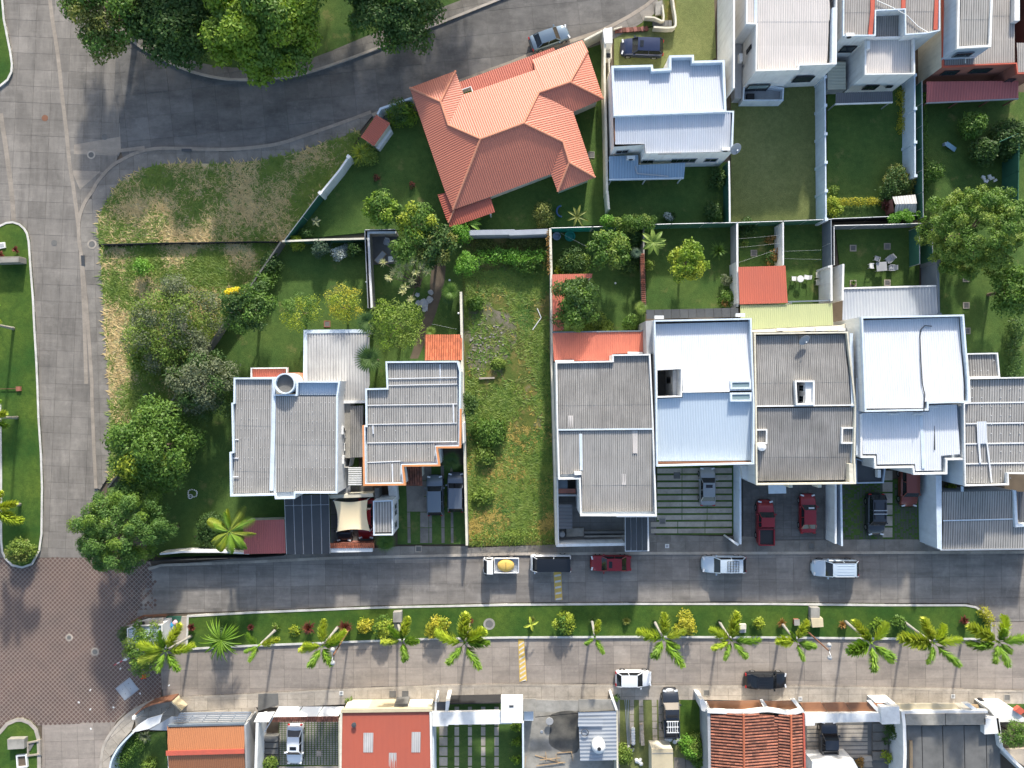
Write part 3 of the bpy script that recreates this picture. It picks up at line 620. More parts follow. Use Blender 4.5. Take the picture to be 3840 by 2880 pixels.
def tiled(root, pts, d, m, pitch=.30, course=.42, name='roof_tile', limit=300, r=.12):
    """barrel tiles laid in courses down a plane (pts = px,py,z); d = downhill direction in the picture"""
    P = [W(*p) for p in pts]; A = np.array([[p.x, p.y, 1] for p in P]); zz = np.array([p.z for p in P])
    pa, pb, pc = np.linalg.lstsq(A, zz, rcond=None)[0] if max(zz)-min(zz) > 1e-6 else (0, 0, zz[0])
    dv = Vector((d[0], -d[1])).normalized(); sv = Vector((-dv.y, dv.x)); sl = pa*dv.x+pb*dv.y
    loc = [(p.x*sv.x+p.y*sv.y, p.x*dv.x+p.y*dv.y) for p in P]
    s0, s1, t0, t1 = min(l[0] for l in loc), max(l[0] for l in loc), min(l[1] for l in loc), max(l[1] for l in loc)
    u = MB(); n = 4; L = course*1.04                                   # one barrel tile along +X, tapered, with its own lip
    ring = lambda x, rr, lift: [(x, -rr*math.cos(math.pi*k/n), rr*1.05*math.sin(math.pi*k/n)+lift) for k in range(n+1)]
    a, b = ring(0, r*.96, 0), ring(L, r, .008); k0 = len(a)
    u.add(a+b, [(k, k+1, k0+k+1, k0+k) for k in range(n)])
    me = u.mesh(name, M[m], smooth=False); items = []
    ns, ntt = int((s1-s0)/pitch), int((t1-t0)/course)
    for i in range(ns+1):
        for j in range(ntt+1):
            s, t = s0+(i+.5)*pitch, t0+j*course
            x, y = sv.x*s+dv.x*(t+course/2), sv.y*s+dv.y*(t+course/2)
            if in_poly(x, y, P): items.append((sv.x*s+dv.x*t, sv.y*s+dv.y*t))
    bed = MB().prism([(p.x, p.y) for p in P], 0, 0); k = len(P)        # pan tiles, one sloped bed; its dark colour holds dirt and painted gap shadow
    pp = ccw([(p.x, p.y) for p in P]); bed = MB().add([(x, y, pa*x+pb*y+pc-.06) for x, y in pp]+[(x, y, pa*x+pb*y+pc) for x, y in pp], [tuple(range(k, 2*k))]+[(i, (i+1) % k, k+(i+1) % k, k+i) for i in range(k)])
    bd = bed.build('roof_bed', M['tile_d'], root)
    items.sort(key=lambda p: p[0]**2+p[1]**2); rot = Matrix.Rotation(math.atan2(dv.y, dv.x), 4, 'Z') @ Matrix.Rotation(-math.atan(sl), 4, 'Y'); rest = MB()
    for q, (x, y) in enumerate(items):
        z = pa*x+pb*y+pc+.012
        if q < limit:
            o = bpy.data.objects.new(name, me); C.objects.link(o); o.parent = root
            o.matrix_local = Matrix.Translation(Vector((x, y, z))-root.location) @ rot
        else:
            mx = Matrix.Translation((x, y, z)) @ rot; rest.add([mx @ Vector(v) for v in u.v], u.f)
    if rest.v: rest.build(name+'_field', M[m], root, kind='stuff')
def slat_box(root, quad, n, z0, z1, m, name='slat', gap=.5):
    q = [W(p[0], p[1], z1) for p in quad]
    for k in range(n):
        a, b = k/n, (k+gap)/n
        MB().prism([tuple((q[0]*(1-u)+q[3]*u)[:2]) if e == 0 else tuple((q[1]*(1-u)+q[2]*u)[:2]) for e, u in ((0, a), (1, a), (1, b), (0, b))], z0, z1, bottom=True).build(name, M[m], root)
# ================================================================ houses
# ---- coral hip-roofed house on the upper street
h = house('hip_roof_house', 'single-storey house under a large coral red hipped metal roof beside the curving street', 'house', 1960, 470)
z1 = lambda *a: Z3(1500, 130, 2.765, *a); z2 = lambda *a: Z3(1500, 600, 4.254, *a)
eN = (105, 555, 3.0)
SC = z2(845, 795, 3.0); W1 = z2(715, 495, 3.0); SE_ = z2(1445, 585, 3.0)
Ap, Bp, Cp, Dp, Ep, Gp = z1(100, 550, 3.0, 575, 375, 3.0, 420, 695, 3.8, 500, 935, 3.85, 835, 1080, 4.9, 1285, 915, 4.9)
Hp, Ip, Jp, Kp, Lp, Mp, Np, Pp, Qp, Rp, Vp = z1(1440, 600, 4.0, 1765, 490, 3.95, 1945, 175, 3.0, 2110, 665, 3.0, 1795, 800, 3.0, 1690, 1110, 3.85, 1755, 1325, 3.8, 2025, 1480, 3.0, 1635, 1630, 3.0, 1565, 1445, 3.0, 660, 620, 3.0)
wl = [Ap, Bp]+z1(640, 575, 3, 750, 590, 3, 1400, 365, 3, 1370, 250, 3, 1600, 160, 3, 1890, 55, 3)+[Jp, Kp, Lp, Pp, Qp, Rp]+SE_+SC+W1
wpoly = inset(ccw([(v.x, v.y) for v in (W(*p) for p in wl)]), .45)
MB().prism(wpoly, -.05, 2.95, top=True).build('wall', M['cream'], h)
nd = (.34, .94)
corr(h, [Ap, Bp, Cp], nd, 'r_coral', amp=.02, band=3.6); corr(h, [Ap, Cp, Dp, Ep]+SC+W1, (-.94, .34), 'r_coral', amp=.02)
corr(h, [Bp, Vp, Dp, Cp], (.94, -.34), 'r_coral', amp=.02)
corr(h, [Dp, Ep, Gp, Hp, Ip, Jp]+z1(1890, 55, 2.85, 1605, 158, 2.95, 1375, 250, 3.0, 1400, 365, 3.2, 755, 590, 3.1, 660, 620, 3.05), nd, 'r_coral', amp=.02)
corr(h, [Ep, Gp, Mp, Rp]+SE_+SC, nd, 'r_coral', amp=.02, band=3.0)
corr(h, [Hp, Gp, Mp, Np, Pp, Lp], (.94, -.34), 'r_coral', amp=.02); corr(h, [Hp, Ip, Kp, Lp], nd, 'r_coral', amp=.02, band=3.4)
corr(h, [Ip, Jp, Kp], (.94, -.34), 'r_coral', amp=.02); corr(h, [Mp, Np, Qp, Rp], (-.94, .34), 'r_coral', amp=.02); corr(h, [Np, Pp, Qp], nd, 'r_coral', amp=.02)
for ln in ([Ap, Cp, Dp, Ep, Gp, Hp, Ip, Jp], [Bp, Cp], [Ep]+SC, [Gp, Mp, Np, Pp], [Np, Qp], [Ip, Kp]): ridge(h, [(p[0], p[1], p[2]+.04) for p in ln], .13, 'ridge_coral')
corr(h, z1(620, 490, 2.55, 1590, 135, 2.55, 1612, 158, 2.6, 1375, 250, 2.7, 1405, 375, 2.75, 755, 600, 2.7, 735, 545, 2.65, 645, 575, 2.6), nd, 'r_red', name='porch_sheet')
corr(h, z2(600, 555, 2.6, 780, 505, 2.75, 860, 800, 2.75, 775, 1000, 2.55, 745, 960, 2.55), (-.94, .34), 'r_red', name='porch_sheet')
corr(h, z2(775, 1010, 2.55, 860, 790, 2.75, 1445, 590, 2.75, 1515, 830, 2.5, 795, 1085, 2.45), nd, 'r_red', name='porch_sheet')
ridge(h, z2(860, 800, 2.85, 770, 1000, 2.62), .1, 'ridge_coral')
for p in z2(650, 600, 0, 1440, 830, 0, 820, 1020, 0):
    q = W(p[0], p[1], 2.4); MB().tube([(q.x, q.y, -.05), (q.x, q.y, 2.42)], .09, 8).build('porch_post', M['white'], h)
gl = [W(*p)+Vector((0, 0, .06)) for p in z1(640, 575, 2.7, 735, 540, 2.7, 755, 600, 2.9)]; MB().tube(gl, .06, 6).build('gutter', M['whiteplastic'], h)
# little tiled kiosk by the bend
h = house('meter_kiosk', 'tiny red-roofed shelter against the garden wall at the bend of the street', 'kiosk', 1405, 490)
kq = Q3(1, 0, 1040, 990, 2.9, 1160, 1065, 2.4, 1020, 1262, 2.4, 905, 1185, 2.9)
corr(h, kq, (1, .62), 'r_red', pitch=.2); walls(h, Q(1, 0, 1060, 1010, 1150, 1070, 1020, 1240, 930, 1180), 2.3, 'cream')
block(h, Q(1, 0, 1155, 1105, 1175, 1130, 1060, 1290, 1035, 1275), -.05, 1.0, 'white', 'counter')
# ---- white house with pale blue metal roof
h = house('blue_white_house', 'two-storey white house whose pale blue metal roof has two slopes split by a ridge wall', 'house', 2500, 420)
out = Q(2, 0, 860, 570, 1215, 560, 1220, 598, 1360, 590, 1360, 480, 1570, 475, 1572, 527, 1835, 520, 1852, 960, 1915, 960, 1905, 1312, 1150, 1325, 1143, 1250, 882, 1268, 872, 1000)
walls(h, out, 5.2, 'white'); 
par = MB(); 
up = Q(2, 0, 860, 570, 1215, 560, 1220, 598, 1360, 590, 1360, 480, 1570, 475, 1572, 527, 1835, 520, 1852, 965, 880, 1000)
parapet(h, up, 5.75, .9, .22, 'bluewhite')
corr(h, Q3(2, 0, 875, 590, 5.1, 1205, 575, 5.1, 1225, 615, 5.1, 1370, 605, 5.1, 1375, 495, 5.0, 1555, 490, 5.0, 1560, 545, 5.05, 1820, 540, 5.05, 1840, 968, 5.6, 888, 996, 5.6), (0.02, 1), 'r_whiteb', band=None)
corr(h, Q3(2, 0, 890, 1003, 5.35, 1890, 970, 5.35, 1885, 1310, 4.85, 1155, 1325, 4.85, 1145, 1245, 4.95, 890, 1248, 4.95), (0.02, 1), 'r_whiteb', band=1.6)
cope(h, Q(2, 0, 878, 992, 1850, 962), 5.72, .2, .5, 'bluewhite'); cope(h, Q(2, 0, 1852, 964, 1912, 964, 1902, 1305), 5.4, .16, .55, 'bluewhite', 'parapet')
ridge(h, Q3(2, 0, 870, 780, 5.2, 882, 1020, 5.2, 888, 1225, 5.1), .06, 'rust', 'gutter'); ridge(h, Q3(2, 0, 1260, 1328, 4.8, 1460, 1324, 4.8), .09, 'rust', 'gutter')
SW = Q(2, 0, 1150, 1325, 1905, 1312, 882, 1268, 1143, 1250)
window(h, SW[0], SW[1], 5.2, .02, .15, 1.9, 3.0); window(h, SW[0], SW[1], 5.2, .36, .65, 1.9, 3.2, 4); window(h, SW[0], SW[1], 5.2, .76, .9, 2.0, 3.1)
window(h, SW[2], SW[3], 5.2, .15, .55, 2.9, 3.9, 2)
pr = Q3(2, 0, 838, 1352, 2.9, 1090, 1340, 2.9, 1092, 1425, 2.85, 1500, 1405, 2.85, 1484, 1535, 2.55, 840, 1548, 2.55)
corr(h, pr, (0, 1), 'r_steelblue', name='porch_sheet', pitch=.3); MB().wall([tuple(W(p[0], p[1], 2.55)[:2]) for p in Q(2, 0, 838, 1552, 1484, 1538)], .14, 2.3, 2.62).build('fascia', M['bluewhite'], h)
for p in Q(2, 0, 860, 1545, 1160, 1540, 1470, 1532): q = W(p[0], p[1], 2.4); MB().tube([(q.x, q.y, -.05), (q.x, q.y, 2.4)], .08, 8).build('porch_post', M['white'], h)
seam(h, Q3(2, 0, 1065, 1435, 2.88, 1080, 1500, 2.7, 1350, 1525, 2.6), 'steel', .12, .1, 'flashing')
aircon('white air-conditioner standing on the blue porch roof', *Q(2, 0, 1030, 1358)[0], 2.9)
dish('grey satellite dish on the south-east roof corner of the blue-white house', *Q(2, 0, 1925, 1280)[0], 4.9, .62)
aircon('white air-conditioner at the roof corner beside the satellite dish', *Q(2, 0, 1850, 1285)[0], 4.95)
# ---- big white house at the top
h = house('white_house', 'tall plain white house with ribbed cream-white roof and a dark rear terrace', 'house', 2930, 120)
zz = lambda *a: Zq(2660, 0, 4.608, *a); z3 = lambda *a: Z3(2660, 0, 4.608, *a); ZR = 6.2
out = zz(645, -500, 640, 410, 812, 415, 803, 1228, 1548, 1203, 1556, 1130, 2197, 1105, 2205, 140, 2215, -500)
walls(h, out, ZR-.4, 'white'); parapet(h, out, ZR, .5, .13, 'white')
corr(h, z3(655, -480, 5.9, 2060, -480, 5.9, 2085, 200, 5.8, 2030, 1120, 5.65, 1545, 1135, 5.65, 1535, 1190, 5.6, 830, 1215, 5.6, 825, 400, 5.75, 655, 400, 5.75), (0, 1), 'r_pale', band=2.35)
seam(h, z3(795, -400, 5.9, 800, 395, 5.75), 'bluewhite', .3, .06, 'skylight_strip')
cope(h, zz(2170, 130, 2160, 1110), ZR-.02, .5, .6, 'bluewhite', 'coping')
A, B = zz(803, 1228, 1548, 1203); window(h, A, B, ZR, .12, .62, 1.6, 2.55, 2, 'black', 'glass_l')
window(h, A, B, ZR, .12, .62, .7, 1.5, 2, 'black', 'glass')
A, B = zz(1556, 1130, 2197, 1105); window(h, A, B, ZR, .22, .72, 2.0, 3.3, 1, 'black')
A, B = zz(812, 415, 803, 1228); window(h, A, B, ZR, .27, .34, 3.0, 4.4, 1, 'black', inv=True); window(h, A, B, ZR, .48, .52, 1.5, 2, 1, inv=True)
# side wall and raised terrace
MB().wall([tuple(p[:2]) for p in WP(zz(428, -500, 428, 760, 425, 1520), 5.9)], .18, -.05, 5.9).build('side_wall', M['white'], h)
MB().prism([tuple(p[:2]) for p in WP(zz(440, 760, 560, 760, 560, 1700, 440, 1700), 1.4)], -.05, 1.4).build('side_passage', M['grey'], h)
tz = Q(2, 0, 1885, 925, 2000, 760, 2212, 765)+Q(3, 0, 135, 770, 140, 880, 95, 920)
tout = Q(2, 0, 1995, 870, 2005, 700)+Q(3, 0, 138, 760, 132, 868)
parapet(h, tout, 1.7, 1.75, .12, 'bluewhite', name='terrace_wall'); flat(h, tout, .9, 'grey', 'terrace_floor', .5)
aircon('white air-conditioner on the side wall of the tall white house', *zz(548, 990), 2.6, R_(90))
r = MB().obox(tuple(W(*Q(2, 0, 2065, 830)[0], 1.4))[:2]+(.92,), .8, .6, .45); r2 = thing('barbecue_grill', 'black barbecue grill on the rear terrace of the white house', 'barbecue', (*W(*Q(2, 0, 2065, 830)[0], 1.4)[:2], .92))
r.build('firebox', M['black'], r2); q = r2.location; MB().tube([(q.x+.4, q.y+.1, 1.2), (q.x+.75, q.y+.1, 1.25), (q.x+.75, q.y-.2, 1.25), (q.x+.4, q.y-.2, 1.2)], .03, 5).build('handle', M['steel'], r2)
# ---- house with red roof strips and a front annex
zz = lambda *a: Zq(3100, 0, 2.989, *a); z3 = lambda *a: Z3(3100, 0, 2.989, *a)
h = house('annexed_house', 'grey corrugated house with red roof strips, an open light court and a square white annex', 'house', 3330, 130)
out = zz(190, -400, 185, 400, 550, 398, 552, 118, 878, 104, 882, 388, 1130, 372, 1272, 340, 1270, -400); walls(h, out, 6.1, 'white'); parapet(h, out, 6.3, .25, .1, 'bluewhite')
corr(h, z3(200, -380, 6.25, 490, -380, 6.25, 490, 385, 5.95, 195, 392, 5.95), (0, 1), 'r_tan', band=2.4); corr(h, z3(540, -380, 6.25, 840, -380, 6.25, 840, 95, 6.1, 540, 105, 6.1), (0, 1), 'r_tan', band=2.4)
corr(h, z3(875, -380, 6.25, 1230, -380, 6.25, 1225, 340, 6.0, 1130, 368, 5.95, 890, 378, 5.95), (0, 1), 'r_tan', band=2.4)
for ln in ((515, -380, 6.2, 510, 130, 6.15, 485, 390, 6.05), (860, -380, 6.2, 855, 95, 6.15), (1245, -380, 6.2, 1215, 335, 6.05)): seam(h, z3(*ln), 'redtrim', .42, .1, 'valley_strip')
corr(h, z3(555, 130, 4.9, 870, 120, 4.9, 870, 440, 4.7, 555, 440, 4.7), (0, 1), 'r_tan', name='court_sheet', band=2.4)
an = zz(432, 418, 985, 402, 990, 828, 428, 836); walls(h, an, 5.0, 'white', name='annex_wall'); parapet(h, an, 5.2, .45, .13, 'white', name='annex_parapet')
corr(h, z3(445, 432, 4.75, 975, 415, 4.75, 975, 810, 4.6, 440, 822, 4.6), (0, 1), 'r_pale', name='annex_sheet', band=2.8)
A, B = zz(428, 836, 990, 828); window(h, A, B, 5.2, .3, .55, 1.3, 2.4, 2, 'black'); window(h, A, B, 5.2, .75, .85, 1.8, 2.2, 2, 'black')
A, B = zz(185, 400, 550, 398); window(h, A, B, 6.3, .35, .75, 2.6, 3.9, 1, 'black')
corr(h, z3(103, 1040, 2.6, 740, 1022, 2.6, 740, 1140, 2.4, 98, 1160, 2.4), (0, 1), 'r_char', name='porch_sheet'); MB().wall([tuple(p[:2]) for p in WP(zz(98, 1166, 740, 1146), 2.45)], .12, 2.25, 2.48).build('gutter', M['white'], h)
for p in zz(115, 1150, 725, 1135): q = W(p[0], p[1], 2.3); MB().tube([(q.x, q.y, -.05), (q.x, q.y, 2.3)], .07, 8).build('porch_post', M['steel'], h)
corr(h, z3(10, 690, 1.6, 215, 690, 1.6, 215, 1000, 1.45, 10, 1005, 1.45), (1, 0), 'r_cream', name='deck_sheet', pitch=.35); walls(h, zz(10, 690, 215, 690, 215, 1000, 10, 1005), 1.4, 'grey', name='deck_wall')
MB().tube([W(*p)+Vector((0, 0, .08)) for p in z3(560, 10, 6.25, 740, 90, 6.2, 900, 180, 6.15, 1020, 300, 6.05, 1130, 365, 6.0)], .035, 5).build('cable', M['whiteplastic'], h)
aircon('white air-conditioner on the square white annex roof', *zz(470, 500), 4.75, R_(90)); aircon('white air-conditioner at the south-west roof corner of the annexed house', *zz(265, 385), 6.0)
# ---- blue-sided house at the top right, its low wing and red porch
h = house('blue_gabled_house', 'tall pale blue-walled house with a corrugated upper roof over a red-edged lower wing', 'house', 3650, 130)
lo = zz(1300, -400, 1308, 745, 2125, 712, 2138, 825, 2400, 820, 2400, -400); walls(h, lo, 4.6, 'redwall'); parapet(h, lo, 4.75, .3, .1, 'redtrim')
MB().wall([tuple(p[:2]) for p in WP(zz(1296, -400, 1303, 742), 4.62)], .06, -.05, 4.62).build('gable_wall', M['cream'], h)
corr(h, z3(1315, -390, 4.7, 2110, -390, 4.7, 2110, 700, 4.5, 1320, 735, 4.5), (0, 1), 'r_tan', band=2.4); corr(h, z3(2130, 480, 4.72, 2390, 480, 4.72, 2390, 805, 4.62, 2142, 810, 4.62), (0, 1), 'r_tan', band=2.4)
upo = zz(1480, -400, 1463, 543, 1842, 522, 1875, -400); walls(h, upo, 7.2, 'bluewall', 4.4, 'upper_wall'); parapet(h, upo, 7.4, .25, .2, 'white')
corr(h, z3(1510, -390, 7.35, 1845, -390, 7.35, 1815, 505, 7.1, 1490, 515, 7.1), (0, 1), 'r_grey', band=2.4)
A, B = zz(1463, 543, 1842, 522); window(h, A, B, 7.4, .2, .7, 5.4, 6.3, 2, 'slate'); block(h, zz(2110, -300, 2165, -300, 2165, 230, 2105, 230), 4.4, 5.2, 'white', 'water_cabin')
A, B = zz(1308, 745, 2125, 712); window(h, A, B, 4.75, .12, .32, 2.6, 3.5, 2, 'black'); window(h, A, B, 4.75, .5, .76, 2.8, 3.7, 2, 'black')
A, B = zz(2138, 825, 2400, 820); window(h, A, B, 4.75, .0, .3, 2.4, 3.4, 2, 'black')
corr(h, z3(1120, 915, 2.7, 2150, 905, 2.7, 2150, 1100, 2.4, 1118, 1148, 2.4), (0, 1), 'r_maroon', name='porch_sheet', pitch=.3); MB().wall([tuple(p[:2]) for p in WP(zz(1118, 1154, 2150, 1106), 2.4)], .1, 2.2, 2.42).build('gutter', M['grey'], h)
for p in zz(1140, 1140, 1500, 1125, 1850, 1110, 2130, 1098): q = W(p[0], p[1], 2.3); MB().tube([(q.x, q.y, -.05), (q.x, q.y, 2.3)], .08, 8).build('porch_post', M['redwall'], h)
pp = [W(*p)+Vector((0, 0, .08)) for p in z3(1550, 710, 4.6, 1550, 655, 4.9, 1640, 650, 4.9)]; MB().tube(pp, .05).build('vent_pipe', M['whiteplastic'], h)
# ================================================================ the row of houses along the middle lane
T2 = lambda *a: Q(1, 2, *a); T3 = lambda *a: Q3(1, 2, *a)
# ---- west house with turret
h = house('turret_house', 'large grey corrugated-roofed house with a small round turret and a sealed gutter down its roof', 'house', 1080, 1640)
out = T2(-192, -54, 150, -54, 165, 90, 345, 90, 352, -25, 725, -25, 705, 110, 700, 945, 340, 945, 335, 990, 165, 994, 160, 962, -222, 970, -228, 590, -202, 585, -212, 165, -194, 160)
walls(h, out, 5.8, 'white'); parapet(h, out, 6.0, .35, .16, 'bluewhite')
flat(h, out, 5.2, 'bluewhite', 'deck'); corr(h, T3(-175, -35, 5.75, 140, -35, 5.75, 145, 940, 5.45, -195, 945, 5.45), (-.02, 1), 'r_grey', band=2.6, pitch=.22)
corr(h, T3(172, 108, 5.75, 345, 108, 5.75, 692, 108, 5.75, 690, 930, 5.45, 345, 930, 5.45, 172, 935, 5.45), (-.005, 1), 'r_grey', band=2.6, pitch=.22)
corr(h, T3(358, -15, 5.5, 715, -15, 5.5, 695, 95, 5.45, 360, 95, 5.45), (0, 1), 'r_blue', name='lean_to_sheet')
seam(h, T3(155, -30, 5.8, 150, 400, 5.65, 135, 920, 5.5), 'bluewhite', .42, .07, 'valley_gutter', .02)
studs(h, T3(-170, 0, 5.8, 130, 0, 5.8, 120, 930, 5.5, -190, 930, 5.5), 9, 11, 0); studs(h, T3(180, 120, 5.8, 690, 120, 5.8, 690, 920, 5.5, 180, 920, 5.5), 14, 10, 0)
for v in (480, 640, 800): seam(h, T3(-200, v, 5.62, -150, v, 5.62), 'seal', .1, .06, dz=.03)
c = W(*Q(1, 1, 245, 1655)[0], 6.6); tw = MB().lathe((c.x, c.y, 0), [(1.08, 3), (1.08, 6.5), (.95, 6.5), (.95, 6.0)], 28, cap=False); tw.build('turret', M['bluewhite'], h); MB().lathe((c.x, c.y, 5.9), [(.97, 0), (.97, .12)], 28).build('turret_floor', M['conc_d'], h)
corr(h, Q3(1, 1, -40, 1530, 3.2, 255, 1528, 3.2, 255, 1600, 3.0, -40, 1602, 3.0), (0, 1), 'r_red', name='side_sheet'); parapet(h, Q(1, 1, -45, 1520, 268, 1517, 268, 1605, -45, 1608), 3.3, .5, .1, 'white', name='side_parapet')
MB().prism(WP(Q(1, 1, 275, 1562, 360, 1560, 400, 1600, 410, 1636, 275, 1640), 3.4), -.05, 3.4).build('side_annex', M['ridge_coral'], h)
# east passage between the two houses
A, B = T2(702, 945, 706, 110)
walls(h, T2(740, 170, 815, 170, 815, 640, 800, 720, 735, 720), 2.5, 'white', name='passage_wall'); flat(h, T2(740, 170, 815, 170, 815, 640, 735, 640), 2.55, 'conc', 'passage_slab')
window(h, A, B, 6.0, .42, .49, 1.8, 3, 1, 'white'); window(h, A, B, 6.0, .56, .63, 1.8, 3, 1, 'white')
aircon('white air-conditioner on the east wall of the turret house, upper one', *T2(742, 400), 3.3, R_(90)); aircon('white air-conditioner on the east wall of the turret house, lower one', *T2(748, 655), 3.0, R_(90))
corr(h, T3(815, 190, 2.7, 928, 185, 2.7, 922, 632, 2.5, 820, 635, 2.5), (0, 1), 'r_grey2', name='passage_sheet', band=2.4)
slat_box(h, T2(797, 720, 912, 720, 915, 880, 797, 880), 10, 2.6, 2.68, 'white', 'pergola_slat', .62); slat_box(h, T2(720, 885, 815, 880, 815, 950, 660, 955), 7, 1.4, 1.48, 'grey', 'pergola_slat', .6)
block(h, T2(630, 960, 1010, 945, 1015, 975, 640, 990), -.05, 2.2, 'cream', 'cross_wall')
# rear patio roof
h = house('patio_roof', 'wide streaked grey corrugated patio roof behind the turret house, palm fronds over its edge', 'patio roof', 1260, 1330)
corr(h, Q3(1, 1, 440, 1215, 3.0, 980, 1208, 3.0, 975, 1655, 2.8, 985, 1659, 2.8, 935, 1815, 2.7, 735, 1832, 2.7, 735, 1635, 2.8, 412, 1632, 2.8), (0, 1), 'r_patio', band=3.2, pitch=.3)
MB().wall([tuple(p[:2]) for p in WP(Q(1, 1, 422, 1640, 425, 1206, 980, 1200), 3.1)], .38, 2.6, 3.08).build('fascia', M['bluewhite'], h)
for p in Q(1, 1, 430, 1220, 700, 1215, 965, 1210): q = W(p[0], p[1], 2.7); MB().tube([(q.x, q.y, -.05), (q.x, q.y, 2.7)], .1, 8).build('post', M['white'], h)
MB().wall([tuple(p[:2]) for p in WP(Q(1, 1, 740, 1815, 940, 1812), 3.0)], .3, -.05, 3.0).build('wall', M['white'], h)
# ---- second house, orange trim
h = house('orange_trim_house', 'stepped grey roof house with white sealed joints and a bright orange parapet edge', 'house', 1540, 1560)
out = T2(1120, -194, 1745, -199, 1768, -110, 1762, 545, 1560, 548, 1580, 702, 1265, 708, 1282, 866, 935, 872, 930, 360, 948, 360, 945, 40, 1130, 35)
walls(h, out, 5.8, 'white'); parapet(h, out, 6.0, .3, .15, 'bluewhite')
flat(h, out, 5.2, 'bluewhite', 'deck'); rf = T3(1140, -170, 5.7, 1735, -178, 5.7, 1740, 498, 5.45, 1545, 520, 5.45, 1540, 668, 5.4, 1245, 672, 5.4, 1245, 845, 5.35, 960, 845, 5.35, 962, 55, 5.62, 1140, 50, 5.62)
corr(h, rf, (0, 1), 'r_grey', pitch=.24, band=2.2)
for v, u0, u1 in ((-50, 1140, 1738), (8, 1140, 1738), (180, 962, 1738), (345, 962, 1738), (505, 962, 1738), (674, 962, 1250)):
    seam(h, T3(u0, v+4, 5.68-v*.0004, u1, v-8, 5.68-v*.0004), 'seal', .085, .05)
for u, v0, v1 in ((1590, -170, 10), (1705, 172, 335), (1178, 690, 850), (1010, 360, 430)): seam(h, T3(u, v0, 5.66, u+4, v1, 5.55), 'seal', .14, .06)
studs(h, T3(970, 70, 5.7, 1735, 60, 5.7, 1735, 660, 5.45, 965, 660, 5.45), 8, 8, 0, r=.07)
MB().wall([tuple(p[:2]) for p in WP(T2(926, 358, 934, 872, 1284, 868, 1268, 706, 1582, 702, 1562, 548, 1764, 546, 1768, 215), 6.02)], .2, 5.5, 6.03).build('orange_trim', M['orange'], h)
A, B = T2(1762, 545, 1768, -110); MB().wall([tuple(p[:2]) for p in WP(T2(1796, 330, 1800, 500), 3.5)], .15, 2.0, 5.0).build('side_pier', M['white'], h)
tiled(h, T3(1285, 715, 3.1, 1432, 712, 3.1, 1438, 880, 2.6, 1290, 880, 2.6), (0, 1), 'tile_d', .26, .4, 'porch_tile'); walls(h, T2(1290, 720, 1430, 720, 1434, 800, 1292, 800), 2.5, 'cream', name='porch_wall')
tiled(h, Q3(1, 1, 1458, 1240, 2.7, 1772, 1234, 2.7, 1780, 1450, 3.2, 1458, 1455, 3.2), (0, -1), 'tile_o', .25, .4, 'veranda_tile'); 
for p in Q(1, 1, 1475, 1255, 1755, 1250): q = W(p[0], p[1], 2.5); MB().tube([(q.x, q.y, -.05), (q.x, q.y, 2.6)], .1, 8).build('veranda_post', M['white'], h)
# front structures
h = house('charcoal_carport', 'flat charcoal carport roof of long panels with pale joints beside the red lean-to', 'carport', 1145, 1965)
q4 = T2(243, 965, 630, 955, 640, 1465, 262, 1472); ed = [0, .2, .39, .6, .81, 1]
for k in range(5):
    a, b = ed[k]+.011, ed[k+1]-.011; L = lambda A, B, t: (A[0]+(B[0]-A[0])*t, A[1]+(B[1]-A[1])*t)
    for v0, v1 in ((0, .165), (.178, 1)):
        pt = lambda u, v: L(L(q4[0], q4[1], u), L(q4[3], q4[2], u), v)
        MB().prism(WP([pt(a, v0), pt(b, v0), pt(b, v1), pt(a, v1)], 2.8), 2.72, 2.8, bottom=True).build('roof_panel', M['char'], h)
MB().prism(WP(q4, 2.7), 2.64, 2.70, bottom=True).build('roof_frame', M['seal'], h)
for p in T2(280, 1450, 620, 1450, 260, 990, 615, 980): q = W(p[0], p[1], 2.6); MB().tube([(q.x, q.y, -.05), (q.x, q.y, 2.64)], .08, 8).build('post', M['black'], h)
h = house('red_lean_to', 'maroon corrugated lean-to roof by the street wall beside the coconut palm', 'lean-to', 1020, 2010)
corr(h, T3(-110, 1180, 2.7, 245, 1170, 2.7, 258, 1462, 2.5, -105, 1470, 2.5), (0, 1), 'r_maroon', pitch=.2); walls(h, T2(-100, 1190, 235, 1182, 245, 1455, -95, 1462), 2.4, 'cream')
h = thing('shade_sail', 'cream four-cornered shade sail stretched over two parked cars', 'shade sail', W(*T2(835, 1130)[0], 3.0))
cs = [W(*p) for p in T3(672, 1008, 3.3, 965, 998, 3.1, 985, 1270, 3.3, 700, 1275, 3.0)]; n = 14; mb = MB()
for j in range(n+1):
    for i in range(n+1):
        u, v = i/n, j/n; p = (cs[0]*(1-u)+cs[1]*u)*(1-v)+(cs[3]*(1-u)+cs[2]*u)*v; ctr = (cs[0]+cs[1]+cs[2]+cs[3])/4
        e = max(0, 1-4*u*(1-u))*0; du = 4*u*(1-u); dv = 4*v*(1-v)
        pull = .13*(du*(1-dv)+dv*(1-du)); mb.v.append(p+(ctr-p)*pull-Vector((0, 0, .25*du*dv)))
mb.f = [(j*(n+1)+i, j*(n+1)+i+1, (j+1)*(n+1)+i+1, (j+1)*(n+1)+i) for j in range(n) for i in range(n)]; mb.build('cloth', M['sail'], h, smooth=True)
for p in cs: MB().tube([(p.x, p.y, -.0), (p.x, p.y, p.z+.1)], .05, 8).build('pole', M['steel'], h)
h = house('forecourt_gate', 'low street gate with orange tiled coping over a white beam below the shade sail', 'gate', 1320, 2060)
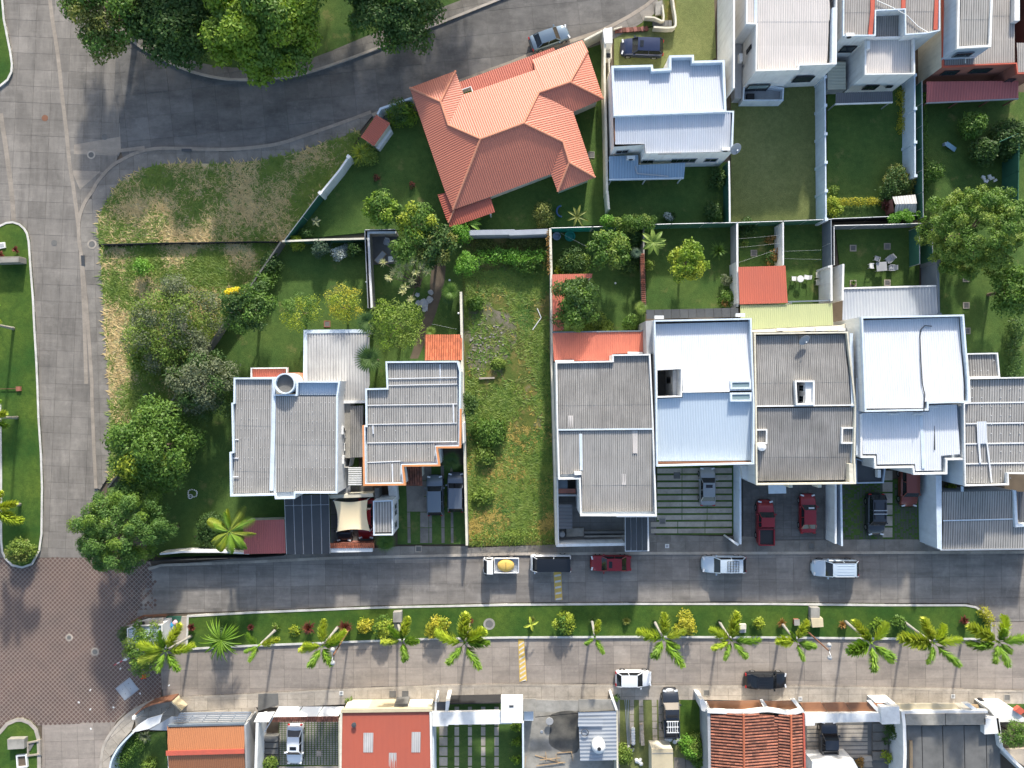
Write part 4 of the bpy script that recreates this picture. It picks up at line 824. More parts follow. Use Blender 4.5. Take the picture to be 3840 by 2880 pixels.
tiled(h, T3(640, 1378, 2.5, 1012, 1370, 2.5, 1018, 1412, 2.35, 640, 1418, 2.35), (0, 1), 'tile_o', .22, .3, 'coping_tile', r=.1); block(h, T2(642, 1420, 1005, 1414, 1005, 1450, 645, 1456), 1.9, 2.3, 'white', 'beam'); walls(h, T2(650, 1385, 1000, 1380, 1000, 1448, 650, 1452), 1.9, 'redwall')
h = house('gate_lodge', 'narrow gate lodge with a tiny corrugated roof and windows in its white east wall', 'lodge', 1440, 1940)
out = T2(1012, 1012, 1178, 1005, 1182, 1305, 1015, 1308); walls(h, out, 4.2, 'white'); parapet(h, out, 4.35, .25, .1, 'bluewhite'); corr(h, T3(1022, 1022, 4.25, 1170, 1015, 4.25, 1172, 1280, 4.1, 1025, 1282, 4.1), (0, 1), 'r_grey', band=2.2, pitch=.3)
A, B = out[2], out[1]; 
for f in ((.12, .28), (.5, .62), (.68, .8)): window(h, A, B, 4.2, f[0], f[1], 1.6, 3.0, 1)
block(h, T2(1025, 900, 1060, 900, 1060, 1000, 1025, 1000), -.05, 2.2, 'conc_d', 'stair_wall'); block(h, T2(1140, 880, 1215, 870, 1225, 1005, 1150, 1000), -.05, 1.2, 'white', 'planter')
# driveway in strips: concrete runners with grass between
def runners(name, pts, cols, ground, m, zt=.135, pieces=1, gap=.04):
    b = struct(name, MB().prism(WP(pts, 0), -.06, .105), M[ground])
    for q in cols:
        P = WP(q, 0)
        for k in range(pieces):
            f = lambda u, t: P[0]*(1-u)*(1-t)+P[1]*u*(1-t)+P[2]*u*t+P[3]*(1-u)*t
            g = gap/max((P[3]-P[0]).length, .1); t0, t1 = k/pieces+g, (k+1)/pieces-g
            MB().prism([tuple(v[:2]) for v in (f(0, t0), f(1, t0), f(1, t1), f(0, t1))], .06, zt+random.uniform(-.006, .006)).build('runner_slab', M[m], b)
    return b
cl = [T2(a, 700, b, 700, b+d, 1375, a+d, 1375) for a, b, d in ((1300, 1326, 12), (1420, 1492, 0), (1490, 1515, 8), (1598, 1625, 6), (1678, 1700, 8))]
runners('driveway', T2(1220, 720, 1800, 700, 1815, 1382, 1225, 1385), cl, 'lawn', 'walk', pieces=5); struct('forecourt_slab', MB().prism(WP(T2(1300, 880, 1460, 880, 1440, 1100, 1310, 1100), 0), .05, .15), M['walk'])
# ---- first house east of the empty lot
T2 = lambda *a: Q(2, 2, *a); T3 = lambda *a: Q3(2, 2, *a)
h = house('grey_roof_house', 'long stained grey corrugated roof in two slopes with a white edge, bordering the vacant lot', 'house', 2270, 1650)
out = T2(378, -190, 868, -200, 868, -254, 1195, -259, 1222, 340, 1250, 1142, 592, 1140, 582, 822, 402, 825, 388, 360); walls(h, out, 5.6, 'white'); parapet(h, out, 5.8, .35, .14, 'white')
flat(h, out, 4.9, 'bluewhite', 'deck'); corr(h, T3(385, -175, 5.5, 872, -182, 5.5, 875, -238, 5.45, 1188, -242, 5.45, 1208, 382, 5.75, 402, 388, 5.75), (.012, 1), 'r_grey2', band=2.9, pitch=.2)
corr(h, T3(405, 412, 5.6, 1212, 398, 5.6, 1218, 1100, 5.1, 608, 1105, 5.1, 602, 770, 5.35, 412, 782, 5.35), (.005, 1), 'r_grey', band=2.6, pitch=.2)
cope(h, T2(400, 396, 1215, 388), 5.78, .16, .3, 'bluewhite'); seam(h, T3(592, 430, 5.6, 598, 745, 5.4), 'bluewhite', .3, .05, 'skylight_strip')
for q in ((485, 272, 525, 385, 5.65), (1040, 400, 1080, 598, 5.5), (945, 775, 982, 870, 5.25)): corr(h, T3(q[0], q[1], q[4], q[2], q[1], q[4], q[2]+2, q[3], q[4]-.05, q[0]+2, q[3], q[4]-.05), (0, 1), 'r_pale', name='patch_sheet', off=.1, pitch=.2)
block(h, T2(540, 762, 600, 760, 600, 785, 540, 787), 5.3, 5.95, 'white', 'chimney_block'); block(h, T2(905, 1142, 1252, 1140, 1252, 1150, 905, 1150), 5.2, 5.75, 'white', 'fascia')
window(h, *T2(402, 825, 582, 822), 5.6, .1, .9, 1.0, 3.2, 3, 'slate'); 
h = house('rear_red_roof', 'streaked coral sheet roof across the back of the grey-roofed house', 'lean-to', 2240, 1300)
corr(h, Q3(2, 1, 350, 1218, 3.1, 1140, 1205, 3.1, 1142, 1390, 3.0, 872, 1398, 3.0, 866, 1455, 2.95, 362, 1462, 2.95), (0.01, 1), 'r_reddirty', pitch=.21); cope(h, Q(2, 1, 348, 1212, 1140, 1200), 3.2, .14, .3, 'slate', 'gutter'); walls(h, Q(2, 1, 360, 1225, 1130, 1212, 1130, 1380, 365, 1380), 2.8, 'cream')
cope(h, Q(2, 1, 372, 1462, 535, 1458), 3.25, .2, .25, 'white', 'flashing'); cope(h, Q(2, 1, 1000, 1388, 1130, 1390), 3.25, .2, .25, 'white', 'flashing')
h = house('side_red_roof', 'narrow red sheet roof along the garden wall, half hidden under a leafy tree', 'lean-to', 2100, 1130)
corr(h, Q3(2, 1, 346, 712, 2.6, 695, 705, 2.6, 690, 742, 2.6, 455, 760, 2.6, 448, 1195, 2.5, 352, 1200, 2.5), (0.01, 1), 'r_reddirty', pitch=.21)
for p in Q(2, 1, 440, 770, 440, 1180, 680, 735): q = W(p[0], p[1], 2.5); MB().tube([(q.x, q.y, -.0), (q.x, q.y, 2.5)], .07, 8).build('post', M['white'], h)
# sunken forecourt with dark panel roof
h = house('panel_carport', 'small roof of four dark panels with white joints by the bright red sedan', 'carport', 2390, 2000)
for k in range(4):
    a, b = 982+k*48, 982+k*48+43; MB().prism(WP(T2(a, 1152, b, 1152, b+2, 1438, a+2, 1440), 2.8), 2.74, 2.8, bottom=True).build('roof_panel', M['char'], h)
MB().prism(WP(T2(976, 1150, 1180, 1148, 1186, 1444, 976, 1448), 2.7), 2.62, 2.72, bottom=True).build('roof_frame', M['seal'], h)
for p in T2(990, 1430, 1170, 1428, 1170, 1160, 990, 1160): q = W(p[0], p[1], 2.6); MB().tube([(q.x, q.y, -.0), (q.x, q.y, 2.62)], .06, 8).build('post', M['steel'], h)
h = house('sunken_forecourt', 'shaded walled forecourt with dark bars and a white street wall beside the panel carport', 'forecourt', 2200, 2000)
MB().wall([tuple(p[:2]) for p in WP(T2(386, 800, 395, 1395, 975, 1385), 2.3)], .3, -.05, 2.3).build('street_wall', M['white'], h)
block(h, T2(625, 1275, 975, 1270, 975, 1290, 625, 1292), -.0, .9, 'conc_d', 'step'); block(h, T2(625, 1310, 975, 1305, 975, 1320, 625, 1325), -.0, .6, 'conc', 'step'); block(h, T2(390, 955, 575, 955, 575, 970, 390, 970), -.05, 2.2, 'grey', 'beam')
corr(h, T3(400, 1040, 2.3, 520, 1040, 2.3, 522, 1250, 2.2, 402, 1252, 2.2), (1, 0), 'r_char', name='canopy_sheet', pitch=.4)
block(h, T2(470, 1250, 620, 1245, 622, 1315, 470, 1320), 0, .5, 'conc', 'bench'); block(h, T2(395, 830, 480, 830, 480, 950, 395, 950), 0, 2.0, 'slate', 'bay'); block(h, T2(400, 905, 550, 905, 550, 945, 400, 945), 2.0, 2.1, 'redwall', 'planter')
r = thing('white_drum', 'pale round drum in the corner of the shaded forecourt', 'drum', W(*T2(430, 1290)[0], .12)); MB().lathe(tuple(r.location), [(.3, 0), (.34, .4), (.3, .8), (.22, .84)], 16).build('barrel', M['grey'], r)
# ---- second: white metal roof, shade painted pale blue on its south slope
h = house('pale_metal_house', 'white metal-roofed house, south slope blue-tinted as shade, twin skylights and an open light well', 'house', 2640, 1480)
out = Q(2, 1, 1228, 1108, 2068, 1090)+T2(2095, 200, 2092, 692, 1250, 712, 1242, 0); walls(h, out, 6.0, 'white'); parapet(h, out, 6.2, .5, .14, 'bluewhite')
lw = T2(1245, -128, 1470, -140, 1468, 110, 1248, 118)
corr(h, Q3(2, 1, 1238, 1140, 5.5, 2040, 1120, 5.5, 2068, 1659, 5.95)+T3(2070, 55, 6.0, 1475, 70, 6.0, 1472, -145, 5.8, 1240, -130, 5.8), (.012, 1), 'r_white', pitch=.2)
corr(h, T3(1475, 78, 5.75, 1878, 75, 5.75, 1878, 150, 5.7, 2070, 150, 5.7, 2062, 660, 4.95, 1256, 668, 4.95, 1252, 128, 5.7, 1475, 118, 5.7), (0, 1), 'r_blue', pitch=.17)  # blue sheet puts the south slope's weaker light into its colour
cope(h, T2(1470, 70, 1880, 62), 6.05, .14, .3, 'white'); parapet(h, lw, 6.1, 1.8, .12, 'white', name='light_well'); flat(h, lw, .4, 'conc_d', 'court_floor')
block(h, T2(1390, -120, 1460, -120, 1458, 100, 1392, 100), .4, 4.2, 'white', 'light_well_wall'); window(h, *T2(1390, 100, 1390, -120), 4.2, .5, .72, 1.5, 3, 1, 'black', inv=True)
for q in (T2(1885, -28, 2068, -32, 2068, 42, 1888, 45), T2(1885, 75, 2072, 72, 2070, 150, 1888, 152)):
    s_ = MB().ring([tuple(p[:2]) for p in ccw(WP(q, 6.15))], [tuple(p) for p in inset(ccw(WP(q, 6.15)), .2)], 5.6, 6.15).build('skylight', M['bluewhite'], h); MB().prism([tuple(p) for p in inset(ccw(WP(q, 6.1)), .22)], 6.0, 6.06).build('pane', M['glass_l'], s_)
block(h, T2(1250, 672, 2080, 664, 2080, 682, 1250, 690), 4.7, 5.0, 'rust', 'gutter'); 
for p in Q(2, 1, 1272, 1082, 1975, 1062): q = W(p[0], p[1], 6.1); MB().obox((q.x, q.y, 5.8), .95, .35, .3).build('vent_box', M['whiteplastic'], h)
walls(h, Q(2, 1, 1155, 1115, 1225, 1108, 1240, 1395, 1165, 1400), 5.0, 'grey', name='side_wing'); flat(h, Q(2, 1, 1155, 1115, 1225, 1108, 1240, 1395, 1165, 1400), 5.02, 'grey', 'side_wing_roof')
h = house('dark_patio_roof', 'long dark patio roof of square panels along the garden lawn', 'patio roof', 2600, 1170)
for k in range(11):
    u0, u1 = 1160+k*72.5, 1160+(k+1)*72.5-3; MB().prism(WP(Q(2, 1, u0, 1018-k*1.6, u1, 1017-k*1.6, u1+4, 1094-k*1.5, u0+4, 1096-k*1.5), 2.9), 2.8, 2.9, bottom=True).build('roof_panel', M['char'], h)
for p in Q(2, 1, 1175, 1030, 1560, 1022, 1940, 1014): q = W(p[0], p[1], 2.7); MB().tube([(q.x, q.y, -.0), (q.x, q.y, 2.8)], .07, 8).build('post', M['black'], h)
rows = [715, 775, 835, 893, 950, 1006, 1062, 1118, 1176, 1236, 1292]
cl = [T2(1250 if v < 1150 else 1195, rows[k]+14, 1900, rows[k]+10, 1900, rows[k+1]-6, 1250 if v < 1150 else 1195, rows[k+1]-4) for k, v in enumerate(rows[:-1])]
runners('driveway', T2(1250, 705, 1910, 700, 1910, 1300, 1190, 1302, 1190, 1150, 1250, 1150), [[q[0], q[3], q[2], q[1]] for q in cl], 'lawn', 'walk_light', pieces=3)
# ---- third: grey with white light boxes
T2 = lambda *a: Q(3, 2, *a); T3 = lambda *a: Q3(3, 2, *a)
h = house('light_well_house', 'dark grey corrugated house with a white light box and a satellite dish on its roof', 'house', 3010, 1530)
out = T2(-118, -440, 690, -452, 762, 180, 752, 640, 760, 862, -100, 872, -108, 200); walls(h, out, 5.7, 'white'); parapet(h, out, 5.9, .4, .14, 'cream')
corr(h, T3(-105, -415, 5.4, 660, -430, 5.4, 715, 175, 5.8, 405, 180, 5.8, 400, -30, 5.65, 235, -30, 5.65, 240, 185, 5.8, -95, 195, 5.8), (.012, 1), 'r_grey2', band=2.9, pitch=.2)
corr(h, T3(230, -40, 5.68, 405, -40, 5.68, 402, -28, 5.7, 232, -28, 5.7), (0, 1), 'r_grey2')
corr(h, T3(-90, 210, 5.65, 735, 200, 5.65, 740, 365, 5.45, 628, 375, 5.45, 628, 525, 5.3, 735, 520, 5.3, 700, 828, 5.05, -85, 838, 5.05), (0, 1), 'r_grey2', band=2.6, pitch=.2)
cope(h, T2(-100, 192, 755, 182), 5.85, .14, .3, 'white'); bx = T2(235, -28, 402, -28, 402, 178, 245, 182); parapet(h, bx, 6.2, 2.4, .14, 'white', name='light_well'); flat(h, bx, 3.9, 'conc_d', 'light_well_floor'); block(h, T2(322, -22, 398, -22, 396, 172, 326, 172), 3.9, 5.9, 'white', 'light_well_wall')
for v in (10, 105): window(h, *T2(322, 172, 322, -22), 5.9, (172-v-52)/194, (172-v)/194, 4.3, 5.6, 2, 'white', inv=True)
bx = T2(638, 375, 752, 375, 752, 515, 636, 515); parapet(h, bx, 5.7, 1.6, .14, 'white', name='light_well'); flat(h, bx, 3.2, 'conc', 'light_well_floor')
cope(h, T2(735, 200, 720, -440), 5.7, .35, .5, 'bluewhite', 'coping'); cope(h, T2(748, 210, 735, 840), 5.5, .35, .5, 'bluewhite', 'coping'); block(h, T2(700, 690, 758, 690, 762, 855, 705, 855), 4.8, 5.8, 'cream', 'pier')
bx = Q(2, 2, 2095, 395, 2205, 392, 2205, 515, 2098, 518); parapet(h, bx, 5.75, 1.6, .1, 'white', name='light_well'); flat(h, bx, 2.2, 'conc', 'light_well_floor')
c = W(*Q(2, 2, 2165, 545)[0], 6.2); MB().lathe((c.x, c.y, 5.3), [(.42, 0), (.45, .6), (.4, .85), (.1, .95)], 18).build('vent_cowl', M['whiteplastic'], h)
block(h, T2(5, 875, 155, 872, 158, 945, 8, 948), 2.5, 2.65, 'bluewhite', 'door_canopy')
for u in (195, 445): block(h, T2(u-12, 870, u+18, 868, u+18, 895, u-12, 897), 3.6, 5.2, 'cream', 'bracket')
block(h, Q(2, 2, 1985, 705, 2110, 705, 2110, 860, 1990, 815), -.05, 3.0, 'white', 'side_block')
dish('grey satellite dish on the dark roof behind the light box', *Q(3, 1, 305, 1270)[0], 5.5, .62)
h = house('lime_patio_roof', 'pale lime-green corrugated patio roof with a white ledge behind it', 'patio roof', 2960, 1190)
corr(h, Q3(3, 1, -240, 978, 2.9, 555, 962, 2.9, 565, 1150, 3.1, -235, 1192, 3.1), (0.01, 1), 'r_lime', pitch=.22); block(h, Q(3, 1, -230, 1195, 640, 1150, 745, 1110, 740, 1195, -120, 1212), -.05, 3.3, 'cream', 'ledge'); cope(h, Q(3, 1, 170, 948, 558, 936), 3.0, .14, .25, 'slate', 'gutter')
for p in Q(3, 1, 200, 960, 540, 950): q = W(p[0], p[1], 2.8); MB().tube([(q.x, q.y, 0), (q.x, q.y, 2.85)], .07, 8).build('post', M['white'], h)
for k, u in enumerate((110, 350, 450, 640)): aircon(('small white air-conditioner lying on the ledge behind the dark roof, %s' % ('westernmost', 'second from the west', 'third from the west', 'easternmost')[k]), *Q(3, 1, u, 1188)[0], 3.3, 0, .8, .3, .25)
h = house('red_summer_roof', 'bright orange-red sheet roof over a small garden room', 'garden room', 2860, 1060)
corr(h, Q3(3, 1, -258, 648, 2.9, 150, 636, 2.9, 172, 958, 3.1, -245, 970, 3.1), (.02, 1), 'r_red', pitch=.24); walls(h, Q(3, 1, -245, 660, 140, 650, 160, 945, -235, 955), 2.7, 'cream')
# ---- fourth: bright white stepped roof
h = house('white_stepped_house', 'dazzling white house with a high block, stepped lower roof and black cable on top', 'house', 3410, 1480)
up = Q(3, 1, 808, 1078, 1692, 1060)+T2(1735, -50, 1738, 158, 1388, 168, 1386, 228, 838, 240, 830, 0); walls(h, up, 6.9, 'white', name='upper_wall'); parapet(h, up, 7.0, .45, .16, 'bluewhite')
corr(h, Q3(3, 1, 822, 1108, 6.3, 1645, 1082, 6.3)+T3(1690, 0, 6.75, 1690, 145, 6.8, 1352, 152, 6.8, 1348, 208, 6.85, 850, 212, 6.85, 838, 0, 6.72), (.03, 1), 'r_white', pitch=.24)
lo = T2(762, -50, 800, 240, 1400, 235, 1640, 180, 1695, 200, 1700, 652, 1548, 655, 1548, 778, 1260, 782, 1252, 722, 925, 728, 920, 636, 806, 636, 762, 610); walls(h, lo, 5.5, 'white'); MB().wall([tuple(p[:2]) for p in WP(T2(1690, 210, 1695, 648, 1542, 650, 1542, 772, 1264, 776, 1256, 716, 929, 722, 924, 630, 808, 630, 806, 260), 5.85)], .2, 5.45, 5.85).build('parapet', M['white'], h); flat(h, lo, 4.9, 'bluewhite', 'deck')
corr(h, T3(808, 250, 5.75, 1392, 238, 5.75, 1395, 180, 5.8, 1630, 178, 5.8, 1660, 605, 5.7, 1490, 620, 5.7, 1495, 745, 5.67, 1275, 752, 5.67, 1270, 690, 5.68, 945, 695, 5.68, 940, 605, 5.7, 820, 605, 5.7), (.02, 1), 'r_white', pitch=.24)
seam(h, T3(1322, 275, 5.75, 1340, 730, 5.7), 'bluewhite', .32, .05, 'valley_gutter'); flat(h, T2(762, -50, 808, -50, 806, 636, 762, 612), 5.45, 'bluewhite', 'side_ledge')
cb = [W(*p)+Vector((0, 0, .1)) for p in Q3(3, 1, 1410, 1160, 6.4, 1350, 1155, 6.4, 1315, 1190, 6.42, 1308, 1260, 6.45, 1315, 1450, 6.6)+T3(1328, 0, 6.75, 1350, 90, 6.8, 1342, 215, 6.9, 1345, 236, 7.05)]; o = MB().tube(cb, .05, 5).build('cable', M['plastic'], h)
for u, v in ((1085, 262), (1300, 262), (1420, 200)): block(h, T2(u-40, v-8, u+45, v-8, u+45, v+8, u-40, v+8), 5.7, 6.0, 'white', 'vent_box')
MB().tube([W(*p)+Vector((0, 0, .1)) for p in T3(1430, 360, 5.6, 1435, 570, 5.7)], .05, 5).build('pipe', M['plastic'], h)
window(h, *T2(1548, 655, 1700, 652), 5.5, .1, .9, 2.0, 3.6, 2, 'white')
h = house('metal_patio_roof', 'scuffed galvanised patio roof between two solid white side walls', 'patio roof', 3340, 1140)
corr(h, Q3(3, 1, 648, 842, 2.9, 1455, 818, 2.9, 1478, 1056, 3.1, 642, 1108, 3.1), (.01, 1), 'r_gal', pitch=.34); cope(h, Q(3, 1, 645, 832, 1455, 810), 3.05, .16, .2, 'whiteplastic', 'gutter')
for p in Q(3, 1, 665, 845, 1435, 825): q = W(p[0], p[1], 2.8); MB().tube([(q.x, q.y, 0), (q.x, q.y, 2.85)], .07, 8).build('post', M['white'], h)
h = house('blue_porch', 'small slate-blue porch roof under the white house, beside the dark sports utility car', 'porch', 3270, 1790)
out = T2(758, 640, 1015, 730, 1000, 855, 762, 860); walls(h, out, 2.7, 'slate'); parapet(h, out, 2.9, .3, .12, 'bluewall'); flat(h, out, 2.6, 'char', 'porch_roof'); aircon('pale air-conditioner on the slate porch roof under the white house', *T2(962, 775), 2.62, R_(90))
gp = T2(640, 870, 1290, 800, 1300, 1345, 650, 1350)
runners('driveway', gp, [T2(985, 740, 1070, 740, 1070, 1330, 985, 1330)], 'lawn', 'walk_light', pieces=6, gap=.1)
# grass-block pavers of that drive
db = MB(); P = WP(gp, 0); base = bpy.data.objects['driveway.002'] if 'driveway.002' in bpy.data.objects else None; k = 0
for i in range(26):
    for j in range(28):
        u, v = 650+i*25, 870+j*17
        if 975 < u < 1085 or random.random() < .18+.3*(math.sin(u*.02)*.5+.5): continue
        q = W(*T2(u, v)[0], 0); db.obox((q.x, q.y, .06), .26, .2, .055+random.uniform(0, .012)); k += 1
db.build('grass_block_field', M['gblock'], base, kind='stuff')
# ---- far east house
h = house('studded_roof_house', 'grey corrugated house with rows of pale fasteners, white joints and a bright patch sheet', 'house', 3740, 1600)
out = Q(3, 1, 1735, 1608, 2400, 1596)+T2(2400, 780, 2078, 775, 2082, 872, 1702, 882, 1692, 165, 1742, 160); walls(h, out, 5.9, 'bluewhite'); parapet(h, out, 6.05, .3, .12, 'white')
corr(h, Q3(3, 1, 1745, 1625, 5.75, 2390, 1612, 5.75)+T3(2390, 760, 5.3, 2055, 760, 5.3, 2060, 855, 5.25, 1715, 860, 5.25, 1702, 170, 5.6), (.01, 1), 'r_grey', band=2.4, pitch=.26)
for v in (160, 338, 512, 684): seam(h, T3(1705, v+5, 5.7-v*.0005, 2390, v-5, 5.7-v*.0005), 'seal', .13, .06)
corr(h, T3(1795, 325, 5.6, 1880, 322, 5.6, 1890, 512, 5.5, 1805, 515, 5.5), (0, 1), 'r_white', name='patch_sheet', off=.12); seam(h, T3(1820, 510, 5.55, 1832, 680, 5.45), 'seal', .2, .05); seam(h, T3(1890, 510, 5.55, 1930, 850, 5.35), 'seal', .16, .05)
studs(h, T3(1720, 0, 5.75, 2300, 0, 5.75, 2300, 850, 5.3, 1720, 850, 5.3), 7, 11, 0, r=.1)
sm = Q(3, 1, 1715, 1395, 1986, 1390, 2005, 1600, 1728, 1606); walls(h, sm, 5.6, 'white', name='rear_wall'); parapet(h, sm, 5.75, .3, .12, 'white', name='rear_parapet'); corr(h, Q3(3, 1, 1722, 1408, 5.5, 1975, 1402, 5.5, 1992, 1595, 5.6, 1732, 1600, 5.6), (.03, 1), 'r_grey2', pitch=.26, name='rear_sheet'); studs(h, Q3(3, 1, 1750, 1420, 5.6, 1975, 1415, 5.6, 1990, 1580, 5.7, 1750, 1585, 5.7), 4, 2, 0, r=.1)
h = house('garage_roof', 'broad low corrugated garage roof beside a pale blue wall at the row\'s east end', 'garage', 3720, 1950)
out = T2(1450, 790, 1500, 790, 1502, 1434, 1462, 1420); walls(h, out, 3.5, 'bluewhite', name='party_wall'); flat(h, out, 3.52, 'bluewhite', 'party_wall_top', .1)
ro = T2(1500, 930, 2120, 920, 2150, 925, 2160, 1235, 2400, 1215, 2400, 1425, 1490, 1440); walls(h, ro, 3.1, 'grey')
corr(h, T3(1508, 932, 3.3, 2118, 922, 3.3, 2122, 1235, 3.15, 2390, 1232, 3.15, 2390, 1418, 3.0, 1505, 1425, 3.0), (0, 1), 'r_grey', band=3.6, pitch=.26); seam(h, T3(1510, 1180, 3.2, 2115, 1165, 3.2), 'bluewhite', .12, .06); MB().wall([tuple(p[:2]) for p in WP(T2(1490, 1434, 2400, 1424), 3.1)], .16, 2.8, 3.1).build('gutter', M['steel'], h)
MB().wall([tuple(p[:2]) for p in WP(T2(2132, 920, 2150, 1225, 2300, 1215), 3.5)], .3, 2.9, 3.5).build('court_parapet', M['bluewhite'], h); corr(h, T3(2150, 930, 2.9, 2400, 930, 2.9, 2400, 1190, 2.8, 2165, 1195, 2.8), (0, 1), 'r_char', name='court_sheet', pitch=.3)
flat(h, T2(1670, 885, 1690, 885, 1690, 930, 1670, 930), 3.3, 'bluewhite', 'sill')
struct('planting_bed', MB().prism(WP(T2(1500, 830, 1665, 850, 1665, 922, 1500, 922), .2), 0, .2), M['earth'])
# ================================================================ houses along the lower lane
T2 = lambda *a: Q(0, 3, *a); T3 = lambda *a: Q3(0, 3, *a)
h = house('corner_house', 'corner house with an orange ribbed ridge roof, steel pergola and a curved white entrance canopy', 'house', 780, 2780)
walls(h, T2(1452, 1305, 2105, 1290, 2110, 1900, 1470, 1900), 3.0, 'white')
corr(h, T3(1445, 1298, 3.1, 2112, 1282, 3.1, 2112, 1515, 3.9, 1450, 1535, 3.9), (0, 1), 'r_orange', pitch=.2); corr(h, T3(1450, 1535, 3.9, 2112, 1515, 3.9, 2122, 1900, 2.9, 1468, 1900, 2.9), (0, 1), 'r_orange', pitch=.2)
seam(h, T3(1436, 1530, 3.95, 2112, 1512, 3.95), 'redtrim', .5, .08, 'ridge_flashing', .03); cope(h, T2(1450, 1296, 2112, 1280), 3.25, .2, .3, 'slate', 'gutter')
MB().wall([tuple(p[:2]) for p in WP(T2(2118, 1285, 2135, 1900), 3.3)], .22, -.05, 3.3).build('party_wall', M['grey'], h); cope(h, T2(1455, 1540, 1470, 1900), 3.4, .2, .3, 'white', 'verge')
q = T2(1560, 1185, 2170, 1178, 2110, 1278, 1480, 1290)
for k in range(7):
    t = k/6; a = (q[0][0]*(1-t)+q[3][0]*t, q[0][1]*(1-t)+q[3][1]*t, 2.7); b = (q[1][0]*(1-t)+q[2][0]*t, q[1][1]*(1-t)+q[2][1]*t, 2.7); MB().bar(W(*a), W(*b), .14, .1).build('pergola_bar', M['steel'], h)
for k in range(6):
    t = k/5; a = (q[0][0]*(1-t)+q[1][0]*t, q[0][1]*(1-t)+q[1][1]*t, 2.62); b = (q[3][0]*(1-t)+q[2][0]*t, q[3][1]*(1-t)+q[2][1]*t, 2.62); MB().bar(W(*a), W(*b), .1, .1).build('pergola_bar', M['grey'], h)
flat(h, T2(1290, 1330, 1480, 1215, 1540, 1215, 1490, 1290, 1440, 1335), 2.6, 'steel', 'link_canopy', .1)
cv = WP(T2(1140, 1340, 1190, 1290, 1270, 1235, 1400, 1198, 1380, 1270, 1290, 1320, 1180, 1345), 2.6); MB().prism([tuple(p[:2]) for p in cv], 2.45, 2.6, bottom=True).build('curved_canopy', M['white'], h)
for p in T2(1165, 1330, 1380, 1215): w_ = W(p[0], p[1], 2.4); MB().tube([(w_.x, w_.y, 0), (w_.x, w_.y, 2.45)], .08, 8).build('canopy_post', M['steel'], h)
h = house('curved_boundary_wall', 'curving white garden wall with a brown gate panel at the rounded street corner', 'wall', 560, 2700)
MB().wall([tuple(p[:2]) for p in WP(smooth_line(T2(955, 1900, 950, 1650, 1000, 1520, 1070, 1430, 1140, 1360), 4), 1.9)], .2, -.05, 1.9).build('wall', M['bluewhite'], h)
MB().wall([tuple(p[:2]) for p in WP(smooth_line(T2(1165, 1200, 1220, 1155, 1320, 1110, 1480, 1080), 3), 1.8)], .12, -.0, 1.8).build('gate_panel', M['rust'], h)
block(h, T2(1140, 1215, 1168, 1213, 1168, 1240, 1142, 1242), 0, 2.0, 'white', 'pillar'); MB().wall([tuple(p[:2]) for p in WP(T2(1480, 1085, 1565, 1165), 1.6)], .15, 0, 1.6).build('side_panel', M['panel_cream'], h)
struct('corner_garden', MB().prism(WP(T2(960, 1900, 960, 1650, 1080, 1440, 1200, 1350, 1440, 1340, 1465, 1900), 0), -.06, .12), M['lawn'])
yard('forecourt_paving', T2(1170, 1210, 1480, 1100, 1560, 1175, 2212, 1130)+Q(1, 3, 20, 1160, 0, 1290)+T2(1440, 1330, 1180, 1330), M['walk_light'], sx=1.5, sy=1.5)
# carport with white awning
T2 = lambda *a: Q(1, 3, *a); T3 = lambda *a: Q3(1, 3, *a)
h = house('awning_carport', 'car court behind a sloping white panel awning edged with clay tiles, white sedan inside', 'carport', 1160, 2760)
for k, (a, b) in enumerate(((205, 398), (406, 578), (586, 762))):
    s = lambda u: 30+(u-205)*-.06
    MB().add([W(*p) for p in T3(a, 1128, 2.2, b, 1128, 2.2, b-55, 1216, 2.9, a-62, 1220, 2.9)]+[W(p[0], p[1], p[2]-.06) for p in T3(a, 1128, 2.2, b, 1128, 2.2, b-55, 1216, 2.9, a-62, 1220, 2.9)], [(3, 2, 1, 0), (4, 5, 6, 7), (0, 1, 5, 4), (1, 2, 6, 5), (2, 3, 7, 6), (3, 0, 4, 7)]).build('awning_panel', M['panel_white'], h)
MB().add([W(*p) for p in T3(20, 1180, 2.4, 165, 1170, 2.4, 110, 1262, 2.8, -20, 1262, 2.8)]+[W(p[0], p[1], p[2]-.06) for p in T3(20, 1180, 2.4, 165, 1170, 2.4, 110, 1262, 2.8, -20, 1262, 2.8)], [(3, 2, 1, 0), (4, 5, 6, 7), (0, 1, 5, 4), (1, 2, 6, 5), (2, 3, 7, 6), (3, 0, 4, 7)]).build('awning_panel', M['panel_white'], h)
tiled(h, T3(150, 1222, 2.95, 715, 1212, 2.95, 715, 1250, 2.8, 140, 1258, 2.8), (0, 1), 'tile', .2, .32, 'coping_tile', r=.09); MB().bar(W(*T3(75, 1345, 2.0)[0]), W(*T3(200, 1130, 2.3)[0]), .1, .1).build('rail', M['white'], h)
MB().wall([tuple(p[:2]) for p in WP(T2(722, 1235, 722, 1900), 2.8)], .22, -.05, 2.8).build('party_wall', M['cream'], h); MB().wall([tuple(p[:2]) for p in WP(T2(10, 1270, -10, 1900), 2.8)], .3, -.05, 2.8).build('party_wall', M['white'], h)
for k in range(7): block(h, T2(18, 1385+k*54, 190, 1385+k*54, 190, 1432+k*54, 14, 1432+k*54), -.05, .75-k*.09, 'conc_d', 'step')
b = struct('car_court', MB().prism(WP(T2(200, 1150, 720, 1150, 720, 1640, 200, 1640), 0), -.06, .10), M['lawn']); gb = MB()
for i in range(20):
    for j in range(26):
        q = W(*T2(215+i*25.5, 1170+j*18)[0], 0); gb.obox((q.x, q.y, .08), .24, .16, .05+random.uniform(0, .015))
